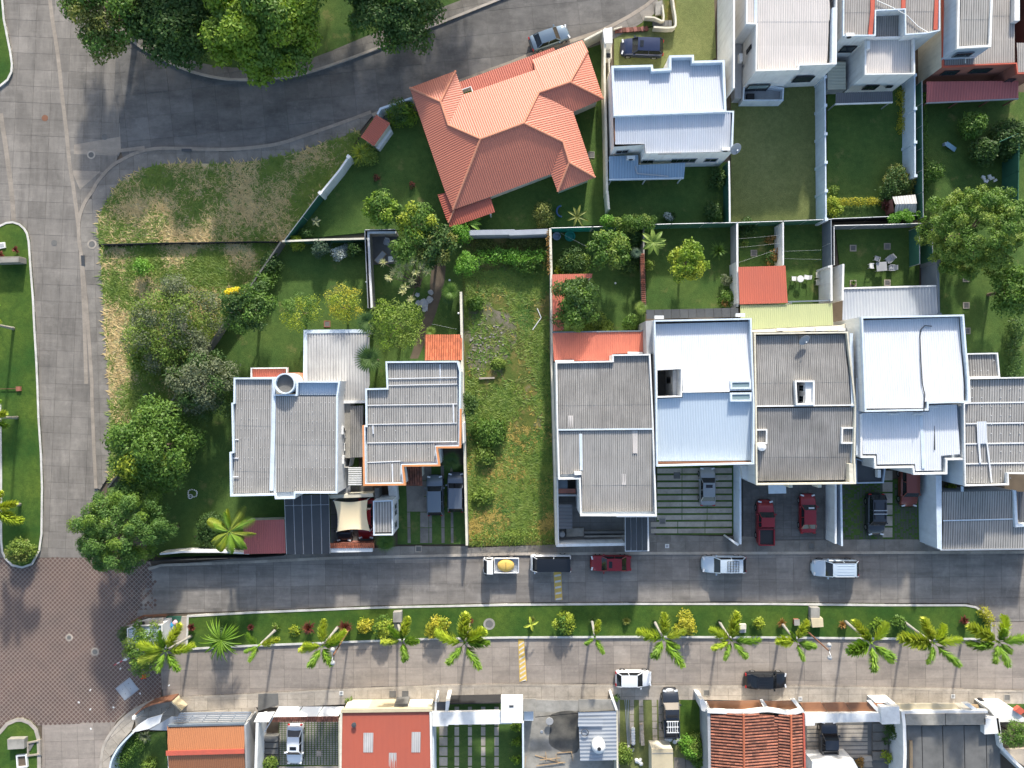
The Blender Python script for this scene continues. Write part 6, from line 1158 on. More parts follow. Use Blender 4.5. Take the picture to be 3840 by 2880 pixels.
def clump_pts(clumps, dens, low=-.35):
    cs, ns = [], []
    for x, y, z, r in clumps:
        n = max(8, int(DENS*dens*r*r)); d = RNG.normal(size=(n, 3)); d /= np.linalg.norm(d, axis=1, keepdims=True); d[:, 2] = np.where(d[:, 2] < low, -d[:, 2], d[:, 2])
        rad = r*(1-.45*RNG.random(n)**2.2)*(1+.12*RNG.normal(size=n))
        cs.append(np.array([x, y, z])+d*rad[:, None]*np.array([1, 1, .8])); ns.append(d*.7+RNG.normal(size=(n, 3))*.55+np.array([0, 0, .45]))
    return np.concatenate(cs), np.concatenate(ns)
def dome(R, hz, n, cr, ry=1.0, jitter=.22, low=.0):
    out = []; ga = math.pi*(3-math.sqrt(5))
    for i in range(n):
        u = (i+.5)/n; zz = 1-u*(1-low); rr = math.sqrt(max(0, 1-zz*zz)); a = i*ga+random.uniform(-.4, .4); k = random.uniform(.62, 1.0)*(1-cr*.52)
        out.append((R*k*rr*math.cos(a)+random.uniform(-jitter, jitter)*R*.3, R*ry*k*rr*math.sin(a)+random.uniform(-jitter, jitter)*R*.3, hz*k*zz+random.uniform(-.1, .1)*hz, R*cr*random.uniform(.72, 1.3)))
    return out
def trunk_mesh(parent, base, hgt, r, tips, m='bark', name='trunk'):
    mb = MB(); b = Vector(base); top = b+Vector((random.uniform(-.2, .2), random.uniform(-.2, .2), hgt*.45))
    mb.tube([b-Vector((0, 0, .1)), b+Vector((0, 0, hgt*.2)), top], [r*1.25, r, r*.8], 7)
    for t in tips:
        t = Vector(t); mid = top*.5+t*.5+Vector((random.uniform(-.25, .25), random.uniform(-.25, .25), .15)); mb.tube([top-Vector((0, 0, .1)), mid, t], [r*.45, r*.25, r*.06], 5)
    return mb.build(name, M[m], parent)
def tree(name, label, cat, px, py, R, hgt, leaf, n=22, cr=.36, dens=120, size=.38, hz=None, ry=1.0, group=None, leaf2=None, f2=.25, trunk=True, bark='bark', low=.0, asp=.55, tips=7, jitter=.22):
    """px,py = centre of the crown in the picture, R in photograph pixels, hgt = top of the crown"""
    Rw = R*S*1.04; hz = hz or min(Rw*.8, hgt*.6); zc = hgt-hz; p = W(px, py, zc+hz*.5); r = thing(name, label, cat, (p.x, p.y, .1), group)
    cl = dome(Rw, hz, n, cr, ry, jitter, low); cl = [(p.x+x, p.y+y, zc+z, q) for x, y, z, q in cl]; off = (p.x, p.y, .1)
    if leaf2:
        cl.sort(key=lambda c: random.random()); k = int(len(cl)*f2); a, b = cl[k:], cl[:k]
    else: a, b = cl, []
    cen, nrm = clump_pts(a, dens); leaf_cloud('crown', 'l_'+leaf, cen, nrm, size, r, off, asp)
    if b: cen, nrm = clump_pts(b, dens); leaf_cloud('crown', 'l_'+leaf2, cen, nrm, size, r, off, asp)
    if trunk: trunk_mesh(r, (p.x, p.y, .1), max(hgt*.8, .8), max(.05, Rw*.06), [c[:3] for c in random.sample(cl, min(tips, len(cl)))], bark)
    return r
def bush(label, px, py, R, hgt, leaf, cat='shrub', name='shrub', group=None, size=.22, dens=190, n=9, **k):
    return tree(name, label, cat, px, py, R, hgt, leaf, n=n, cr=.5, dens=dens, size=size, hz=hgt*.75, group=group, tips=4, **k)
def spiky(label, px, py, R, hgt, leaf, n=34, name='spiky_shrub', cat='plant', group=None, wd=.09, up=.5):
    p = W(px, py, hgt*.5); r = thing(name, label, cat, (p.x, p.y, .1), group); mb = MB(); L = R*S
    for i in range(n):
        a = random.uniform(0, 2*math.pi); el = random.uniform(.1, 1.35)*up+.12; l = L*random.uniform(.75, 1.1); d = Vector((math.cos(a)*math.cos(el), math.sin(a)*math.cos(el), math.sin(el))); sdv = Vector((-math.sin(a), math.cos(a), 0))*wd*random.uniform(.7, 1.2)
        b = Vector((p.x, p.y, .1+hgt*.25)); m1 = b+d*l*.55+Vector((0, 0, hgt*.12)); e = b+d*l-Vector((0, 0, .05*l))
        mb.add([b-sdv*.4, b+sdv*.4, m1+sdv, e, m1-sdv], [(0, 1, 2, 4), (4, 2, 3)])
    mb.build('leaves', M['l_'+leaf], r); MB().tube([(p.x, p.y, 0), (p.x, p.y, .1+hgt*.3)], .05, 6).build('stem', M['bark'], r); return r
# fluffy palm fronds, a few shapes shared by all the palms
def frond_mesh(L, droop, wid, n=260, leaf='palm', lift=.45):
    mb = MB(); pts = []
    for i in range(9): t = i/8; pts.append(Vector((L*t*(1-.10*t*droop), 0, lift*L*(t-1.0*droop*t*t))))
    mb.tube(pts, [.035-.028*i/8 for i in range(9)], 4)
    for i in range(n):
        t = .14+.86*(i/n); k = t*8; j = min(int(k), 7); p = pts[j]+(pts[j+1]-pts[j])*(k-j); d = (pts[j+1]-pts[j]).normalized(); roll = random.uniform(0, 2*math.pi)
        s_ = Vector((0, math.cos(roll), math.sin(roll))); l = wid*(.55+.6*math.sin(math.pi*min(1, .2+t*.8)))*random.uniform(.8, 1.15); dirn = (d*.75+s_*.85).normalized(); w_ = d.cross(dirn).normalized()*.06
        mb.add([p-w_, p+w_, p+dirn*l*.6+w_*.9-Vector((0, 0, .03)), p+dirn*l-Vector((0, 0, .1*l)), p+dirn*l*.6-w_*.9-Vector((0, 0, .03))], [(0, 1, 2, 4), (4, 2, 3)])
    return mb.mesh('frond', M['l_'+leaf])
FROND = {('g', 0): frond_mesh(2.75, .75, .8), ('g', 1): frond_mesh(2.75, 1.05, .8), ('g', 2): frond_mesh(2.45, .5, .75, lift=.7), ('y', 0): frond_mesh(2.75, .8, .78, leaf='palmyellow'), ('y', 1): frond_mesh(2.6, .95, .75, leaf='lime'), ('y', 2): frond_mesh(2.3, .45, .75, leaf='lime', lift=.65)}
def coco_mesh(L, leaf):
    mb = MB(); pts = [Vector((L*t*(1-.12*t), 0, .55*L*(t-1.15*t*t))) for t in [i/10 for i in range(11)]]; mb.tube(pts, [.04-.032*i/10 for i in range(11)], 4)
    for i in range(48):
        t = .12+.88*i/48; k = t*10; j = min(int(k), 9); q = pts[j]+(pts[j+1]-pts[j])*(k-j); l = .8*math.sin(math.pi*min(1, .18+t*.8))**.7
        for s in (1, -1): e = q+Vector((l*.62, s*l*.72, -.3*l)); mb.add([q, q+Vector((.045, 0, 0)), q*.4+e*.6+Vector((.04, 0, .06)), e], [(0, 1, 2, 3)])
    return mb.mesh('frond', M['l_'+leaf])
COCO = [coco_mesh(3.1, 'coco'), coco_mesh(2.9, 'palm'), coco_mesh(2.8, 'yellowgreen')]
def palm(label, base, crown, hgt, angs, group='palms along the avenue median', scale=1.0, name='palm_tree'):
    b = W(base[0], base[1], .1); t = W(crown[0], crown[1], hgt); r = thing(name, label, 'palm', (b.x, b.y, .1), group)
    pts = [b+(t-b)*k+Vector((0, 0, 0)) for k in (0, .1, .4, .75, 1)]; MB().tube(pts, [.2, .17, .13, .11, .1], 9).build('trunk', M['greybark'], r, smooth=True); MB().tube([t-(t-b).normalized()*.1, t+Vector((0, 0, .5))], [.12, .05], 8).build('crownshaft', M['l_palm'], r)
    for i, (a, y, ln) in enumerate(angs):
        o = bpy.data.objects.new('frond', COCO[i % 3 if y else 1-i % 2] if 'coconut' in label else FROND[('y' if y else 'g', i % 3)]); C.objects.link(o); o.parent = r; o.location = t-r.location+Vector((0, 0, .15)); o.rotation_euler = (random.uniform(-.3, .3), random.uniform(-.16, .16), R_(a+random.uniform(-9, 9))); ln *= random.uniform(.88, 1.1); o.scale = (ln*scale, ln*scale*random.uniform(.8, 1.1), ln*scale)
    return r
def P4(c, r, u, v): return Q(c, r, u, v)[0]
# --- big trees
tree('olive_tree', 'large olive-tinted tree overhanging the street junction at the top left', 'tree', 385, 0, 178, 9, 'olive', 50, .23, 105, .34, leaf2='green', f2=.35)
tree('dark_tree', 'dark leafy tree between the olive-tinted and the bright green tree', 'tree', 655, 70, 150, 8, 'dark', 34, .3, 110, .36)
tree('bright_tree', 'large bright yellow-green broadleaf tree beside the curving upper street', 'tree', 972, 55, 205, 11, 'bright', 64, .2, 125, .42, hz=5.5, leaf2='green', f2=.3)
tree('dark_tree', 'dark green tree hanging over the kerb at the top centre', 'tree', 1470, 5, 165, 8, 'dark', 44, .26, 115, .34, leaf2='green', f2=.3)
tree('round_tree', 'huge dense round tree at the right edge above the white stepped house', 'tree', 3702, 850, 166, 10, 'weed', 230, .11, 300, .22, hz=6.2, leaf2='green', f2=.6, low=-.15, jitter=.08)
tree('garden_tree', 'mid green tree at the right edge below the huge round tree', 'tree', 3815, 1085, 90, 6, 'green', 30, .28, 120, .3, low=-.35)
tree('pine_tree', 'rounded pine with tufted needle clumps at the plaza corner', 'tree', 432, 1990, 160, 9, 'pine', 130, .14, 280, .27, hz=5.5, low=-.1, asp=.35, leaf2='pinelight', f2=.25)
tree('street_tree', 'spreading green tree with bright yellow-green sprays above the pine', 'tree', 560, 1685, 160, 7, 'green', 40, .25, 120, .32, leaf2='yellowgreen', f2=.12)
tree('scraggly_tree', 'scraggly grey-green tree with bare branches beside the turret house lawn', 'tree', 745, 1440, 135, 6, 'grey', 42, .24, 110, .26, bark='greybark', leaf2='dark', f2=.4, tips=20)
tree('wispy_tree', 'thin wispy tree with pale twigs in the middle of the lower slope', 'tree', 640, 1215, 175, 5, 'grey', 70, .2, 95, .22, bark='greybark', leaf2='weed', f2=.4, tips=14)
tree('rounded_tree', 'dense dark rounded tree with yellow blossoms at the end of the slope wall', 'tree', 925, 1150, 98, 6, 'green', 34, .26, 150, .26, leaf2='dark', f2=.5)
tree('slope_bush', 'small bright green bush alone on the lower slope', 'bush', 534, 1000, 34, 1.8, 'vine', 8, .5, 170, .2)
tree('slope_thicket', 'leafy thicket beneath the wispy tree on the lower slope', 'bush', 560, 1330, 90, 2.2, 'weed', 22, .3, 110, .24)
r = thing('dead_branches', 'bare grey branches lying against the dark slope wall', 'branches', (*W(790, 1370, 2.5)[:2], .1))
for k in range(12):
    a = random.uniform(0, 6.28); b = Vector(W(760+random.uniform(-60, 60), 1385+random.uniform(-70, 60), 2.2)); e = b+Vector((math.cos(a)*2.2, math.sin(a)*2.2, random.uniform(.3, 1.2))); MB().tube([b-Vector((0, 0, 1.6)), b, b*.4+e*.6+Vector((.1, .2, .2)), e], [.05, .045, .03, .012], 5).build('branch', M['greybark'], r)
r = thing('yellow_blossoms', 'scattered yellow blossoms on top of the rounded tree', 'blossoms', (*W(870, 1090, 5)[:2], 4.4), None)
for u, v in ((1955, 865), (2040, 840), (2090, 890), (2115, 855), (1990, 850)): c = W(*P4(0, 1, u, v), 5.2); cen, nrm = clump_pts([(c.x, c.y, 4.9, .32)], 420); leaf_cloud('blossom', 'l_flower', cen, nrm, .2, r, tuple(r.location))
# tall park trees just north of the view: their shade lies over the upper street
for k, (x, y, R, hg) in enumerate(((620, -400, 230, 12), (960, -390, 230, 12), (1290, -370, 220, 12), (1620, -400, 200, 11))): tree('park_tree', 'leafy park tree beyond the top edge, %s' % ('westernmost', 'second from the west', 'third from the west', 'easternmost')[k], 'tree', x, y, R, hg, 'green', 40, .26, 60, .45)
# --- garden trees
tree('feathery_tree', 'feathery yellow-green tree in the lawn, left of the golden one', 'tree', 1120, 1165, 76, 4.5, 'yellowgreen', 26, .3, 90, .22, asp=.35, leaf2='green', f2=.5)
tree('golden_tree', 'golden yellow feathery tree in the lawn north of the patio roof', 'tree', 1285, 1140, 72, 4.5, 'yellow', 26, .3, 90, .22, asp=.35, leaf2='yellowgreen', f2=.45)
bush('round blue-green shrub beside the silver bush', 1198, 928, 38, 2.6, 'bluegreen'); bush('silvery white bush on the lawn edge', 1272, 948, 31, 1.6, 'silver')
for i, (x, y, R, lf, lb) in enumerate(((1010, 985, 38, 'dark', 'dark leafy shrub against the green mesh slope fence, upper'), (990, 1050, 40, 'green', 'broad green shrub against the dark slope wall, lower'), (1112, 905, 28, 'yellowgreen', 'yellowish bush at the corner of the mesh fence'), (1330, 935, 32, 'dark', 'low dark bush between silver bush and patio fence'), (1145, 870, 24, 'dark', 'small dark bush where the cream wall starts'))): bush(lb, x, y, R, 2.0, lf)
tree('mango_tree', 'glossy green tree on the coral house lawn', 'tree', 1432, 775, 66, 5, 'green', 24, .32, 130, .3, leaf2='bright', f2=.45)
tree('mottled_tree', 'mottled tree with yellow leaf tips against the shaded patio corner', 'tree', 1560, 830, 78, 5, 'green', 30, .28, 120, .28, leaf2='yellowgreen', f2=.3)
tree('patio_tree', 'dark green tree beside the garden chairs in the shaded patio', 'tree', 1510, 935, 48, 4.5, 'green', 16, .36, 130, .28)
tree('dense_tree', 'tangle of dark green foliage behind the pale rosette plant', 'tree', 1630, 920, 80, 4.5, 'dark', 30, .28, 120, .3, leaf2='olive', f2=.35)
tree('vine_mound', 'bright green vine mound spilling over the garden wall corner', 'vine', 1745, 985, 44, 3.2, 'vine', 16, .4, 230, .18); tree('vine_mound', 'bright green vine on top of the grey double-coped wall', 'vine', 1735, 868, 38, 2.9, 'vine', 12, .42, 220, .18)
tree('light_tree', 'light green feathery tree north of the tiled veranda', 'tree', 1485, 1215, 102, 6, 'weed', 36, .26, 95, .24, leaf2='bright', f2=.3, asp=.4)
# pale rosette plant
r = thing('rosette_plant', 'pale branching plant tipped with whitish green rosettes in the patio garden', 'plant', (*W(1560, 1060, 2)[:2], .1)); b0 = Vector(r.location)
for u, v in ((1100, 610), (1190, 690), (1150, 740), (1245, 720), (1230, 640), (1300, 650), (1380, 700), (1480, 690), (1430, 640), (1350, 770), (1290, 820), (1340, 930), (1265, 860), (1450, 450), (1560, 330), (1500, 520), (1360, 600), (1410, 560)):
    z = random.uniform(2.4, 3.6); t = W(*P4(1, 1, u, v), z); MB().tube([b0+Vector((random.uniform(-.3, .3), random.uniform(-.3, .3), 0)), b0*.45+t*.55+Vector((0, 0, .3)), t], [.06, .045, .03], 5).build('stem', M['bark'], r); mb = MB()
    for k in range(30):
        a = random.uniform(0, 6.28); el = random.uniform(-.2, 1.2); d = Vector((math.cos(a)*math.cos(el), math.sin(a)*math.cos(el), math.sin(el)))*random.uniform(.45, .62); s_ = Vector((-math.sin(a), math.cos(a), 0))*.035; mb.add([t-s_*.5, t+s_*.5, t+d*.6+s_, t+d, t+d*.6-s_], [(0, 1, 2, 4), (4, 2, 3)])
    mb.build('rosette', M['l_pale'], r)
# fan palms
def fan_palm(label, px, py, R, hgt, n=16, leaf='dark', group=None):
    p = W(px, py, hgt); r = thing('fan_palm', label, 'palm', (p.x, p.y, .1), group); t = Vector((p.x, p.y, hgt-.2)); MB().tube([(p.x, p.y, 0), (p.x, p.y, hgt*.5), t], [.14, .11, .09], 8).build('trunk', M['bark'], r)
    for i in range(int(n*1.5)):
        a = i*2.4+random.uniform(-.2, .2); el = random.uniform(.0, .9); L = R*S*random.uniform(.35, 1.0); d = Vector((math.cos(a)*math.cos(el), math.sin(a)*math.cos(el), math.sin(el)*.6)); mb = MB(); c = t+d*L*.05; s_ = Vector((-math.sin(a), math.cos(a), 0)); mb.tube([t, c], [.03, .02], 4)
        for k in range(-6, 7):
            q = k/6*1.1; e = c+(d*math.cos(q)+s_*math.sin(q))*L*.95-Vector((0, 0, .12*L*abs(q)+.06)); f = c+(d*math.cos(q+.06)+s_*math.sin(q+.06))*L*.5; g = c+(d*math.cos(q-.06)+s_*math.sin(q-.06))*L*.5; mb.add([c, f, e, g], [(0, 1, 2, 3)])
        mb.build('frond', M['l_'+leaf], r)
    return r
fan_palm('dark fan palm leaning over the streaked patio roof, lower of two', 1385, 1345, 66, 5.2, 20); fan_palm('dark fan palm above the patio roof corner, upper of two', 1375, 1205, 55, 4.6, 16); fan_palm('shaded fan palm behind the parked cars under the orange-trimmed roof', 1695, 1730, 48, 2.4, 14); fan_palm('feathery low palm in front of the gate lodge', 1440, 2035, 50, 1.8, 18, 'green')
fan_palm('palm tuft beside the vacant lot wall', 1690, 1095, 45, 2.6, 14, 'green'); fan_palm('spiky green palm in front of the tiled veranda', 1613, 1245, 30, 1.8, 14, 'weed'); fan_palm('small palm by the red garden wall coping', 2405, 1155, 32, 2.6, 14, 'weed'); fan_palm('little agave-like palm between the leafy tree and banana palm', 2388, 948, 26, 2.8, 16, 'bluegreen'); fan_palm('tall palm tuft east of the vacant lot wall corner', 1680, 1120, 30, 2.2, 10, 'dark')
def banana(label, px, py, R, hgt, angs, leaf='green', wid=.32, name='banana_plant'):
    p = W(px, py, hgt); r = thing(name, label, 'plant', (p.x, p.y, .1)); t = Vector((p.x, p.y, hgt-.4)); MB().tube([(p.x, p.y, 0), t], [.14, .09], 8).build('stem', M['l_'+leaf], r)
    for a in angs:
        L = R*S*random.uniform(.5 if wid < .1 else .85, 1.1); a = R_(a); d = Vector((math.cos(a), math.sin(a), 0)); s_ = Vector((-math.sin(a), math.cos(a), 0)); mb = MB(); n = 7
        for i in range(n+1):
            u = i/n; c = t+d*L*u+Vector((0, 0, .55*L*u-.62*L*u*u)); w_ = wid*math.sin(math.pi*min(1, .08+u*.92))**.7; mb.v += [tuple(c+s_*w_+Vector((0, 0, .08))), tuple(c), tuple(c-s_*w_+Vector((0, 0, .08)))]
        mb.f = [(3*i+k, 3*i+k+1, 3*i+k+4, 3*i+k+3) for i in range(n) for k in (0, 1)]; mb.build('leaf', M['l_'+leaf], r)
    return r
banana('broad-leaved banana palm by the back fence of the lawn garden', 2452, 905, 48, 4.2, (10, 50, 95, 140, 170, 215, 250, 290, 325, -10, 340), 'weed', .26); banana('pale banana leaves by the white slope wall', 1182, 828, 22, 1.6, (20, 80, 150, 230, 300), 'grey', .16); banana('small palm with arching leaves in front of the coral porch', 1755, 830, 52, 2.4, (15, 60, 110, 165, 350, 325, 200), 'palm', .2); banana('broad-leaved plant with tall canes beside the round shrub', 2165, 810, 46, 2.6, (30, 75, 110, 150, 200, 250, 300, 340), 'olive', .14); banana('slender banana sprig in the avenue median beside the yellow hump marking', 1992, 2345, 30, 2.0, (200, 20, 285, 100), 'palmyellow', .16)
bush('round olive shrub on the coral house back lawn', 2041, 803, 42, 2.2, 'olive'); bush('lush dark bush at the garden corner by the pale street wall', 1507, 415, 50, 3.0, 'bright', leaf2='dark', f2=.5, n=14); spiky('tousled yellow-green bush below the tiny red kiosk', 1358, 577, 55, 2.4, 'yellowgreen', 150, wd=.05, up=.8); bush('tousled green undergrowth around the kiosk bush', 1362, 580, 44, 2.0, 'weed')
for u, v, lb in ((1040, 1530, 'small red-leaved shrub on the coral house lawn, western'), (1350, 1595, 'small red-leaved shrub on the coral house lawn, eastern')): bush(lb, *P4(1, 0, u, v), 13, .9, 'red', size=.16)
tree('leafy_tree', 'leafy green tree in front of the green back fence, near the blue tubs', 'tree', 2285, 925, 76, 5, 'green', 30, .28, 130, .3, leaf2='weed', f2=.45); tree('roof_tree', 'tall dark leafy tree growing over the narrow red side roof', 'tree', 2162, 1130, 86, 5.5, 'green', 34, .27, 130, .28, leaf2='dark', f2=.4, ry=1.15)
bush('broad bush north of the narrow red side roof', 2150, 985, 56, 2.0, 'dark', n=14, leaf2='weed', f2=.4); bush('yellow-leaved low bush on the edge of the red side roof', 2108, 1018, 22, 1.2, 'yellowgreen'); bush('dark shrub behind the mouldy coral roof', 2228, 1190, 42, 2.0, 'dark', leaf2='weed', f2=.4); bush('small clipped round shrub at the coral back roof', 2276, 1226, 25, 1.2, 'weed'); bush('round dark shrub at the coral back roof near the coping wall', 2367, 1212, 33, 1.7, 'green')
bush('bush of mixed leaves under the banana palm', 2435, 992, 22, 1.4, 'weed'); bush('dark creeper mass between leafy tree and banana palm', 2370, 885, 42, 2.6, 'dark', n=14); bush('dark creeper along the coping wall foot', 2360, 985, 40, 1.4, 'dark', n=10)
tree('ornamental_tree', 'yellow-green ornamental tree with reddish patches in the lawn garden', 'tree', 2580, 975, 76, 4.5, 'bright', 30, .26, 130, .3, leaf2='yellowgreen', f2=.4); spiky('spreading spiky plant right of the ornamental tree', 2693, 940, 42, 1.4, 'green', 60, wd=.08, up=.8); bush('soft grey-green bush by the stepped white wall', 2727, 1050, 24, 1.8, 'grey'); bush('leafy shrub with reddish tips by the dark patio roof corner', 2722, 1120, 34, 1.8, 'green', leaf2='rustleaf', f2=.2)
tree('wall_vine', 'leafy vine draped along the top of the dark green back fence', 'vine', 2370, 835, 110, 3.0, 'green', 26, .16, 300, .2, ry=.16, hz=.8, leaf2='weed', f2=.4); tree('wall_vine', 'vine over the end of the white wall beside the coral house', 'vine', 2285, 830, 30, 3.0, 'vine', 10, .4, 220, .2); tree('wall_vine', 'vine on the dark back fence near the huge round tree', 'vine', 3390, 815, 75, 2.4, 'vine', 16, .2, 260, .18, ry=.3, hz=.7)
bush('dark bush beside the south wall of the blue-white house', 2697, 668, 36, 2.0, 'dark'); bush('dark bush by the white wall with green grille', 2672, 800, 36, 1.8, 'dark'); bush('frosted white-flowered bush at the back fence', 2508, 818, 26, .9, 'dark', leaf2='silver', f2=.3)
bush('dark leafy tree-shrub in the far right garden, upper', 3657, 460, 46, 3.5, 'green', n=14, size=.28); bush('dark leafy shrub in the far right garden, lower', 3700, 560, 46, 3.0, 'dark', n=14, size=.28); bush('olive shrub beside the garden shed', 3372, 690, 56, 2.4, 'olive', n=14, leaf2='dark', f2=.5); bush('tall green shrub behind the garden shed fence', 3500, 645, 42, 3.4, 'green', n=12); bush('yellow-green shrub at the end of the yellow hedge', 3128, 770, 32, 1.6, 'yellowgreen', ry=1.5); bush('yellowish bush against the buttressed wall base', 3128, 712, 22, 1.2, 'weed'); bush('dark red shrub left of the garden shed', 3330, 760, 22, 1.4, 'red'); bush('big dark shrub in the corner of the shaded far right garden', 3790, 520, 70, 3.0, 'dark', n=16, size=.28)
def hedge(label, pts, wd, hgt, leaf, cat='hedge', dens=230, size=.17, group=None, leaf2=None):
    P = [W(p[0], p[1], hgt) for p in pts]; c = P[0]; r = thing('clipped_hedge', label, cat, (c.x, c.y, .1), group); cl = []
    for i in range(len(P)-1):
        n = max(2, int((P[i+1]-P[i]).length/(wd*.55)))
        for k in range(n): q = P[i]+(P[i+1]-P[i])*(k+.5)/n; cl.append((q.x+random.uniform(-.1, .1)*wd, q.y+random.uniform(-.1, .1)*wd, max(.2, hgt-wd*.55), wd*.58))
    cen, nrm = clump_pts(cl, dens); leaf_cloud('foliage', 'l_'+leaf, cen, nrm, size, r, tuple(r.location)); MB().tube([(c.x, c.y, 0), (c.x, c.y, hgt*.5)], .06).build('stem', M['bark'], r); return r
hedge('bright green clipped hedge across the top of the vacant lot', Q(1, 1, 1900, 560, 2212, 540)+Q(2, 1, 0, 545, 120, 560, 280, 520), 1.5, 1.7, 'vine', size=.24, dens=150); hedge('scrubby brownish growth under the grey double-coped wall', Q(1, 1, 1850, 450, 2212, 460)+Q(2, 1, 0, 440, 290, 430), 1.0, .9, 'olive', dens=110); hedge('drooping leafy hedge at the vacant lot north-east corner', Q(2, 1, 20, 600, 130, 640, 220, 580), 1.6, 1.5, 'green', dens=120, size=.26)
hedge('long yellow clipped hedge on the shaded lawn', Q(3, 1, 622, 80, 800, 76, 985, 72), .85, .9, 'yellow'); hedge('short yellow hedge by the buttressed wall, upper', Q(3, 0, 1182, 765, 1184, 900), 1.1, .9, 'yellow'); hedge('short yellow hedge by the buttressed wall, lower', Q(3, 0, 1188, 945, 1190, 1120), 1.15, .9, 'yellow'); hedge('bright vine hedge along the foot of the far right green fence', Q(3, 0, 1362, 800, 1368, 1659), .7, 1.4, 'green'); hedge('dark creeper hedge down the right edge lawn', Q(3, 1, 2180, 1100, 2160, 1400, 2170, 1659), 1.6, 1.6, 'dark', size=.26, dens=110); hedge('ragged hedge of dark spiky plants on the vacant lot boundary wall', Q(2, 1, 318, 330, 322, 700), .5, 2.5, 'rustleaf', dens=170); hedge('clipped dark hedge in front of the street railing', Q(0, 2, 1660, 1330, 1800, 1370, 2100, 1380), 1.5, 1.3, 'dark', size=.24, dens=130); hedge('green hedge inside the curved corner wall', Q(0, 3, 1000, 1659, 1090, 1540, 1180, 1450), 1.8, 1.6, 'green', leaf2=None, dens=170)
hedge('yellow curved hedge at the rounded east end of the median', Q(3, 3, 1880, 300, 1920, 360, 1945, 430), 1.1, 1.0, 'yellow'); hedge('round-topped dark creeper on the east wall of the orange-trimmed house', Q(1, 2, 1800, 100, 1880, 170, 1810, 260), 1.3, 2.6, 'dark', size=.22); hedge('low green growth along the vacant lot foot path', Q(1, 2, 1850, 1345, 2212, 1335)+Q(2, 2, 0, 1320, 360, 1340), 1.5, .5, 'weed', dens=90)
# coconut palm on the street corner
r = palm('yellowing coconut palm with long drooping fronds over the maroon lean-to', P4(0, 2, 1955, 1440), P4(0, 2, 1990, 1270), 5.0, [(150, 1, .95), (172, 1, .9), (100, 1, .95), (60, 0, 1.0), (22, 0, 1.1), (-15, 0, 1.0), (-50, 0, 1.0), (-88, 1, .95), (-120, 1, .95), (215, 1, .95), (112, 1, .8), (-70, 1, .75), (40, 1, .7), (-30, 0, .7)], None)
bush('dark shrub beneath the coconut palm', 790, 1975, 50, 1.6, 'dark', n=12); bush('small weed tuft on the shaded corner lawn', 665, 1975, 10, .5, 'grey', n=4); bush('olive rounded bush at the foot of the side median', 65, 2068, 46, 1.9, 'weed', n=14, leaf2='olive', f2=.4)
for i, (y, v) in enumerate(((1385, 'upper'), (1485, 'lower'))): spiky('blue-green agave on the lower slope, '+v, 560, y, 26, .9, 'bluegreen', 26, 'agave', up=1)
for u, v, lb in ((140, 500, 'dark red cordyline on the side median, right of the stone plaque'), (15, 545, 'dark red cordyline at the left edge beside the stone block')): spiky(lb, *P4(0, 1, u, v), 18, .8, 'red', 40, 'cordyline', up=1)
# west palms, crowns largely beyond the left edge
palm('leaning palm on the side median, uppermost of three', P4(0, 1, 120, 1180), (-70, 1205), 5.5, [(k*45, k % 3 == 0, .9) for k in range(8)], 'palms along the side median'); palm('leaning palm on the side median, middle of three', P4(0, 2, 150, 290), (-40, 1565), 5.5, [(k*45+10, k % 3 == 0, .9) for k in range(8)], 'palms along the side median'); palm('leaning palm on the side median, lowest of three with yellow fronds in view', P4(0, 2, 175, 1040), (-18, 1908), 5.2, [(20, 1, 1.1), (-22, 1, 1.15), (-60, 0, .8), (70, 1, .8), (120, 0, .9), (180, 0, .9), (240, 0, .9)], 'palms along the side median')
# avenue palms: base, crown, frond directions (degrees, anticlockwise from right), yellow flag, length
def av(label, c, b, t, angs, hgt=5.2, sc=1.12): return palm(label, P4(c, 3, *b), P4(c, 3, *t), hgt, angs, scale=sc)
av('westernmost avenue palm, over the guard booth roof', 0, (1650, 520), (1440, 640), [(62, 1, 1.0), (15, 1, 1.05), (-55, 0, .95), (-110, 0, .75), (-160, 0, .8), (155, 1, 1.0), (200, 1, .9), (100, 0, .8)])
av('small three-fronded avenue palm beside the tangled strap-leaved plant', 1, (170, 465), (30, 595), [(18, 1, .7), (130, 0, .7), (-115, 0, .6), (-160, 0, .5)], 4.6)
av('avenue palm between two dark red cordylines', 1, (705, 445), (575, 600), [(92, 1, .95), (35, 1, 1.0), (155, 1, .8), (190, 1, .75), (-115, 0, .85), (-50, 0, .8), (10, 0, .7)])
av('avenue palm rising beside the small stone pillar', 1, (1225, 410), (1265, 550), [(65, 1, .9), (85, 0, .55), (-5, 0, .8), (190, 1, .75), (-85, 0, .75), (-65, 0, .6), (130, 0, .8)])
av('large six-pointed avenue palm left of the manhole ring', 1, (1845, 400), (1800, 575), [(82, 1, 1.15), (112, 0, .75), (25, 1, 1.0), (5, 0, 1.0), (165, 1, 1.1), (-55, 0, 1.1), (-125, 0, .95), (40, 1, .9)], 5.6)
av('thin three-fronded avenue palm in mid median', 2, (690, 380), (715, 525), [(80, 1, .6), (-142, 0, .5), (-52, 0, .65)], 4.4)
av('avenue palm above the parked white hatchback', 2, (1230, 395), (1305, 530), [(95, 1, .95), (158, 1, .95), (172, 0, .5), (15, 1, .85), (-118, 0, .95), (-55, 0, 1.05), (-40, 0, .6)])
av('avenue palm beside the small concrete pedestal box', 2, (1790, 395), (1890, 550), [(85, 1, 1.0), (150, 1, .9), (8, 0, .95), (70, 0, .5), (-145, 1, .85), (-120, 0, .7), (-55, 0, .85)])
